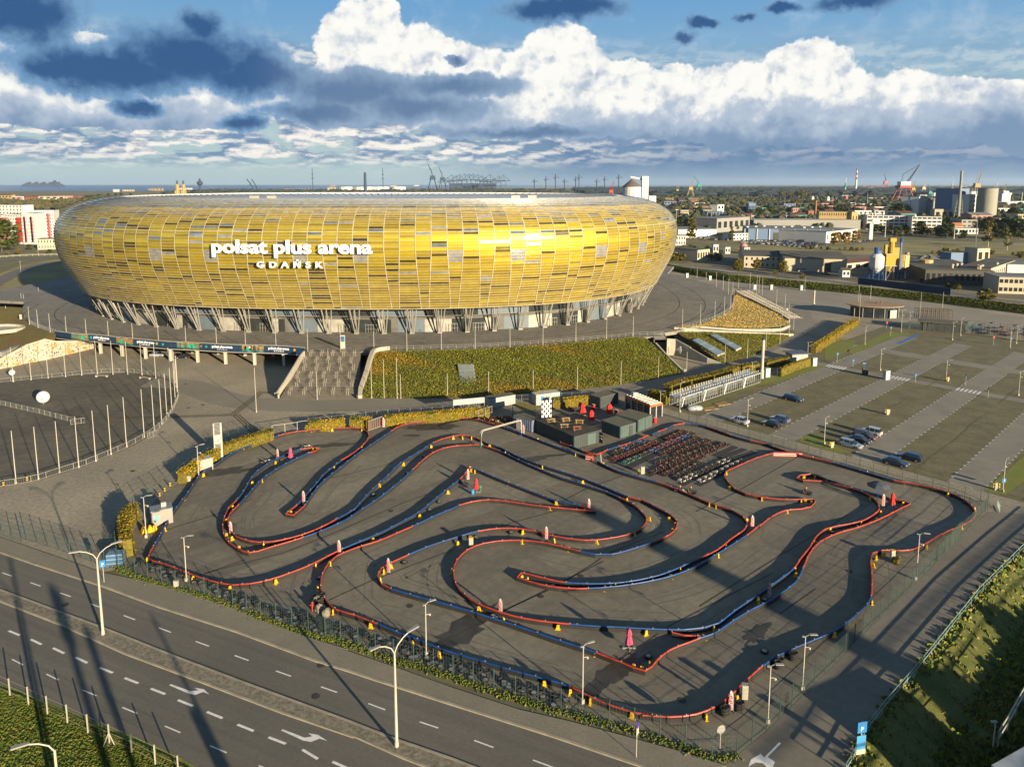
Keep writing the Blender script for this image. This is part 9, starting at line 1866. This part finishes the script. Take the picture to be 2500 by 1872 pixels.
for i, (x, y, z) in enumerate(Q_("1439.9 2476.9 22 1449.4 2476.9 22 1460.4 2476.9 22 1469.9 2476.9 20.4 1778.2 2809.9 23.1 1799.7 2809.9 24.9 1821.2 2809.9 23.1 1918.1 2809.9 17.8",3)): cylbuild('white_tank', 'pale storage tank on the far quay, '+ORD(i)+' from the left', 'tank', (x, y), 14, z, WB['white'], 2, 12, M_rg)
scatterb('F1', Q_("245 888.4 419.7 1446 491 1614.2 526.1 1614.2 461.7 1352 574.6 1498 617.8 1554 601 1446 569.6 1309.4 480.9 1072.6 567.6 1231.7 272.6 1231.7 237 1045.5 508.4 1072.6"), (6, 12), 'in the pale mid-distance rows', (20, 44))
scatterb('F2', Q_("697.3 1614.2 554.9 1231.7 626.6 1309.4 700.6 1397.4 633.8 1231.7 870.7 1614.2 866.3 1309.4 838.8 1231.7 908.2 1309.4 1093.6 1614.2"), (7, 14), 'along the near quay', (20, 44))

# ---------------------------------------------------------------- what stands or is added round the picture edge to throw shadows in
SD = (-sin(radians(38.5)), cos(radians(38.5))); TE = math.tan(SUN_EL)
def mast_to(tip, dist, lab, r=.3, head=None):
    """mast whose shadow tip falls on tip, standing dist metres towards the sun"""
    p = (tip[0]-SD[0]*dist, tip[1]-SD[1]*dist); h = dist*TE; t = thing('tall_mast', lab, 'mast', (*p, 0)); m = MB(); m.cyl(0, 0, 0, h, r, 8, r*.6); m.build('shaft', M_pole, t)
    if head: m = MB(); m.box(0, 0, h-head[1], head[0], .4, head[1], radians(-38.5)); m.build('head', M_galv, t)
    return t
mast_to(Q_("-60.7 89")[0], 95, 'stout mast with a wide lamp frame standing beyond the near verge', .5, (3.5, 3)); mast_to(Q_("-51.7 80.77")[0], 84, 'slimmer mast beyond the near verge', .38, (1.6, 3.5)); mast_to(Q_("-72.16 97.14")[0], 95, 'leftmost mast beyond the near verge', .3); mast_to(Q_("-44.82 83.02")[0], 84, 'sign mast beyond the near verge', .25); mast_to(Q_("-32.61 67.01")[0], 52, 'short broad sign board mast beyond the near verge', .8)
mast_to(Q_("10.8 114")[0], 178, 'broad unseen billboard mast added beyond the lower right picture edge', 2.9)  # added out of view to throw the wide shadow band across the track
# pipe bridge added out of view; its long beams shade the access road
(a, b), h = Q_("27.68 64.55 75.88 104.2"), 12.0; o_ = (-SD[0]*h/TE, -SD[1]*h/TE); ax_, ay_ = a[0]+o_[0], a[1]+o_[1]; dx, dy = b[0]-a[0], b[1]-a[1]
t = thing('shadow_bridge', 'added unseen pipe bridge on trestles shading the access road', 'pipe bridge', (ax_, ay_, 0)); 
for k, q in enumerate((0, 6.5)): m = MB(); m.tube([(-dx*.1+q, -dy*.1, h-k*.8), (dx*1.6+q, dy*1.6, h-k*.8)], .13, 8); m.build('pipe', M_galv, t)
for k in range(5): f = k*.3; m = MB(); m.box(dx*f, dy*f, 0, .3, .3, h).box(dx*f+6.5, dy*f, 0, .3, .3, h).box(dx*f+3.2, dy*f, h-1.2, 7, .2, .2); m.build('trestle', M_galv, t)
for k, (p, w) in enumerate(zip(Q_("35.41 66.57 43.13 77.28 58.01 86.74"), (4.5, 8, 3.5))): q = (p[0]+o_[0]*.75, p[1]+o_[1]*.75); plant('dark', q[0], q[1], 7.5+.3*k, 'added dark tree beyond the ditch, '+ORD(k)+' from the camera')  # trees added out of view for the blob shadows on the access road
# white post fence on the near verge
p9 = Q_("-52.36 68.6 -49.59 67.34 -46.8 66.01 -44.04 64.8 -41.25 63.49 -38.44 62.2 -35.72 61.05 -32.82 59.66 -30.12 58.41 -55.18 69.91 -58.02 71.25"); p9.sort()
t = thing('post_fence', 'line of thin white fence posts along the near grass verge', 'fence', (*p9[0], 0)); 
for x, y in p9: m = MB(); m.box(x-p9[0][0], y-p9[0][1], 0, .1, .1, 2.1); m.build('post', M_wall, t)
m = MB()
for z in (.5, 1.2, 1.9): m.tube([(x-p9[0][0], y-p9[0][1], z) for x, y in p9], .01, 3)
x, y = p9[7][0]-p9[0][0], p9[7][1]-p9[0][1]; m.tube([(x, y, 1.2), (x+.7, y-.3, 0)], .05, 4).tube([(x, y, 1.2), (x-.4, y-.5, 0)], .05, 4); m.build('wires', M_wall, t)
# rough grass: verge, ditch, strip along the street fence
def tufts(name, area_fn, n, mats_, s, seed, zf=lambda x, y: 0):
    r = random.Random(seed); m = MB()
    for k in range(n):
        x, y, z, q = area_fn(r); m.mt(int(r.random()*len(mats_))); a = r.uniform(0, 3.14); l_ = s*q*r.uniform(.5, 1.2); w = l_*.55
        m.add([(x-cos(a)*w, y-sin(a)*w, z), (x+cos(a)*w, y+sin(a)*w, z), (x+cos(a)*w*.7+.3*l_*sin(a), y+sin(a)*w*.7, z+l_), (x-cos(a)*w*.6, y-sin(a)*w*.6+.2*l_, z+l_*.9)], [(0, 1, 2, 3)])
    return tag(m.build(name, mats_), kind='stuff')
GR = leafmats('tuft', [(.085, .12, .012), (.05, .08, .010), (.16, .14, .03), (.07, .10, .012)]); GD = leafmats('weeds', [(.09, .13, .016), (.13, .17, .02), (.20, .19, .03), (.05, .075, .014), (.24, .18, .04)])
sf = resample(street_f, .11)
def strip(r): x, y, h = r.choice(sf); q = r.gauss(.3, .28); x += r.gauss(0, .3); return x+sin(h)*q, y-cos(h)*q, .02, 1
tufts('grass_strip', strip, 5000, GR, .19, 1)
ni = len(up_)
def ditchf(r):
    i = r.randrange(ni-1); f = r.random()**1.3; d_ = 16*f; o1 = up_[i]; o2 = dit_out[i]; z = -2.8*sin(pi*min(1, f*1.15)) if f < .87 else -.6
    return o1[0]+(o2[0]-o1[0])*f+r.uniform(-.8, .8), o1[1]+(o2[1]-o1[1])*f+r.uniform(-.8, .8), z, (1 if f < .3 else 1.7)
tufts('ditch_weeds', ditchf, 40000, GD, .36, 2)
def vergef(r): i = r.randrange(len(road_low)-1); f = r.random(); g_ = 1-r.random()**1.6; a, b = road_low[i], road_low[i+1]; x = a[0]+(b[0]-a[0])*f; y = a[1]+(b[1]-a[1])*f; return x-6*(1-g_)*1.2-.5*0, y-.7-18*(1-g_), .02, 1
tufts('verge_grass', vergef, 45000, GR, .17, 3)
for k in range(16):
    i = int((k+.5)/16*(ni-1)); p = offs(up_, -17.5-2*(k % 3))[i]; plant('dark' if k % 2 else 'yellow', p[0], p[1], 2.0+.5*((k*7) % 3)/2, 'dense bush on the far bank of the ditch, '+ORD(k)+' from the camera', 'bushes on the far ditch bank')
# white roofed building at the lower right corner
p = Q_("41.78 56")[0]; t = thing('corner_building', 'pale flat-roofed building cut by the lower right picture corner', 'building', (p[0]+5.0, p[1]-1.2, 0), .45); m = MB(); m.box(0, 0, 0, 9, 6, 3.4); m.build('wall', WB['white'], t); m = MB(); m.box(0, 0, 3.4, 9.4, 6.4, .2); m.build('roof', mat('pale_roof', (.30, .33, .36), .5), t)
x, y, z = Q_("45.8 61.95 1.75",3)[0]; t = thing('garden_lamp', 'small white lamp post beside the corner building', 'lamp', (x, y, 0)); m = MB(); m.cyl(0, 0, 0, max(z, 2.5), .06, 6); m.build('pole', M_pole, t); m = MB(); m.box(-.15, 0, max(z, 2.5), .6, .25, .12); m.build('lamp_head', M_galv, t)
railing('pale rail rising at the lower right picture edge beyond the ditch', Q_("46.24 61.95 48.91 64.31 53.12 68.17 59.05 74.01"), 1.6, M_galv, 3, .07, (1., .5))

# ---------------------------------------------------------------- thin air between the camera and the far shore
hz = MB(); hz.box(0, 14200, -4, 60400, 32000, 236); hz = hz.build('haze', D.materials.new('haze_air')); tag(hz, kind='stuff')
hm = D.materials['haze_air']; hm.use_nodes = True; ht = hm.node_tree; ht.nodes.clear(); vp = ht.nodes.new('ShaderNodeVolumePrincipled'); vp.inputs['Density'].default_value = 2.4e-5; vp.inputs['Color'].default_value = (.60, .76, 1, 1); vp.inputs['Anisotropy'].default_value = .2
ht.links.new(vp.outputs[0], ht.nodes.new('ShaderNodeOutputMaterial').inputs['Volume'])
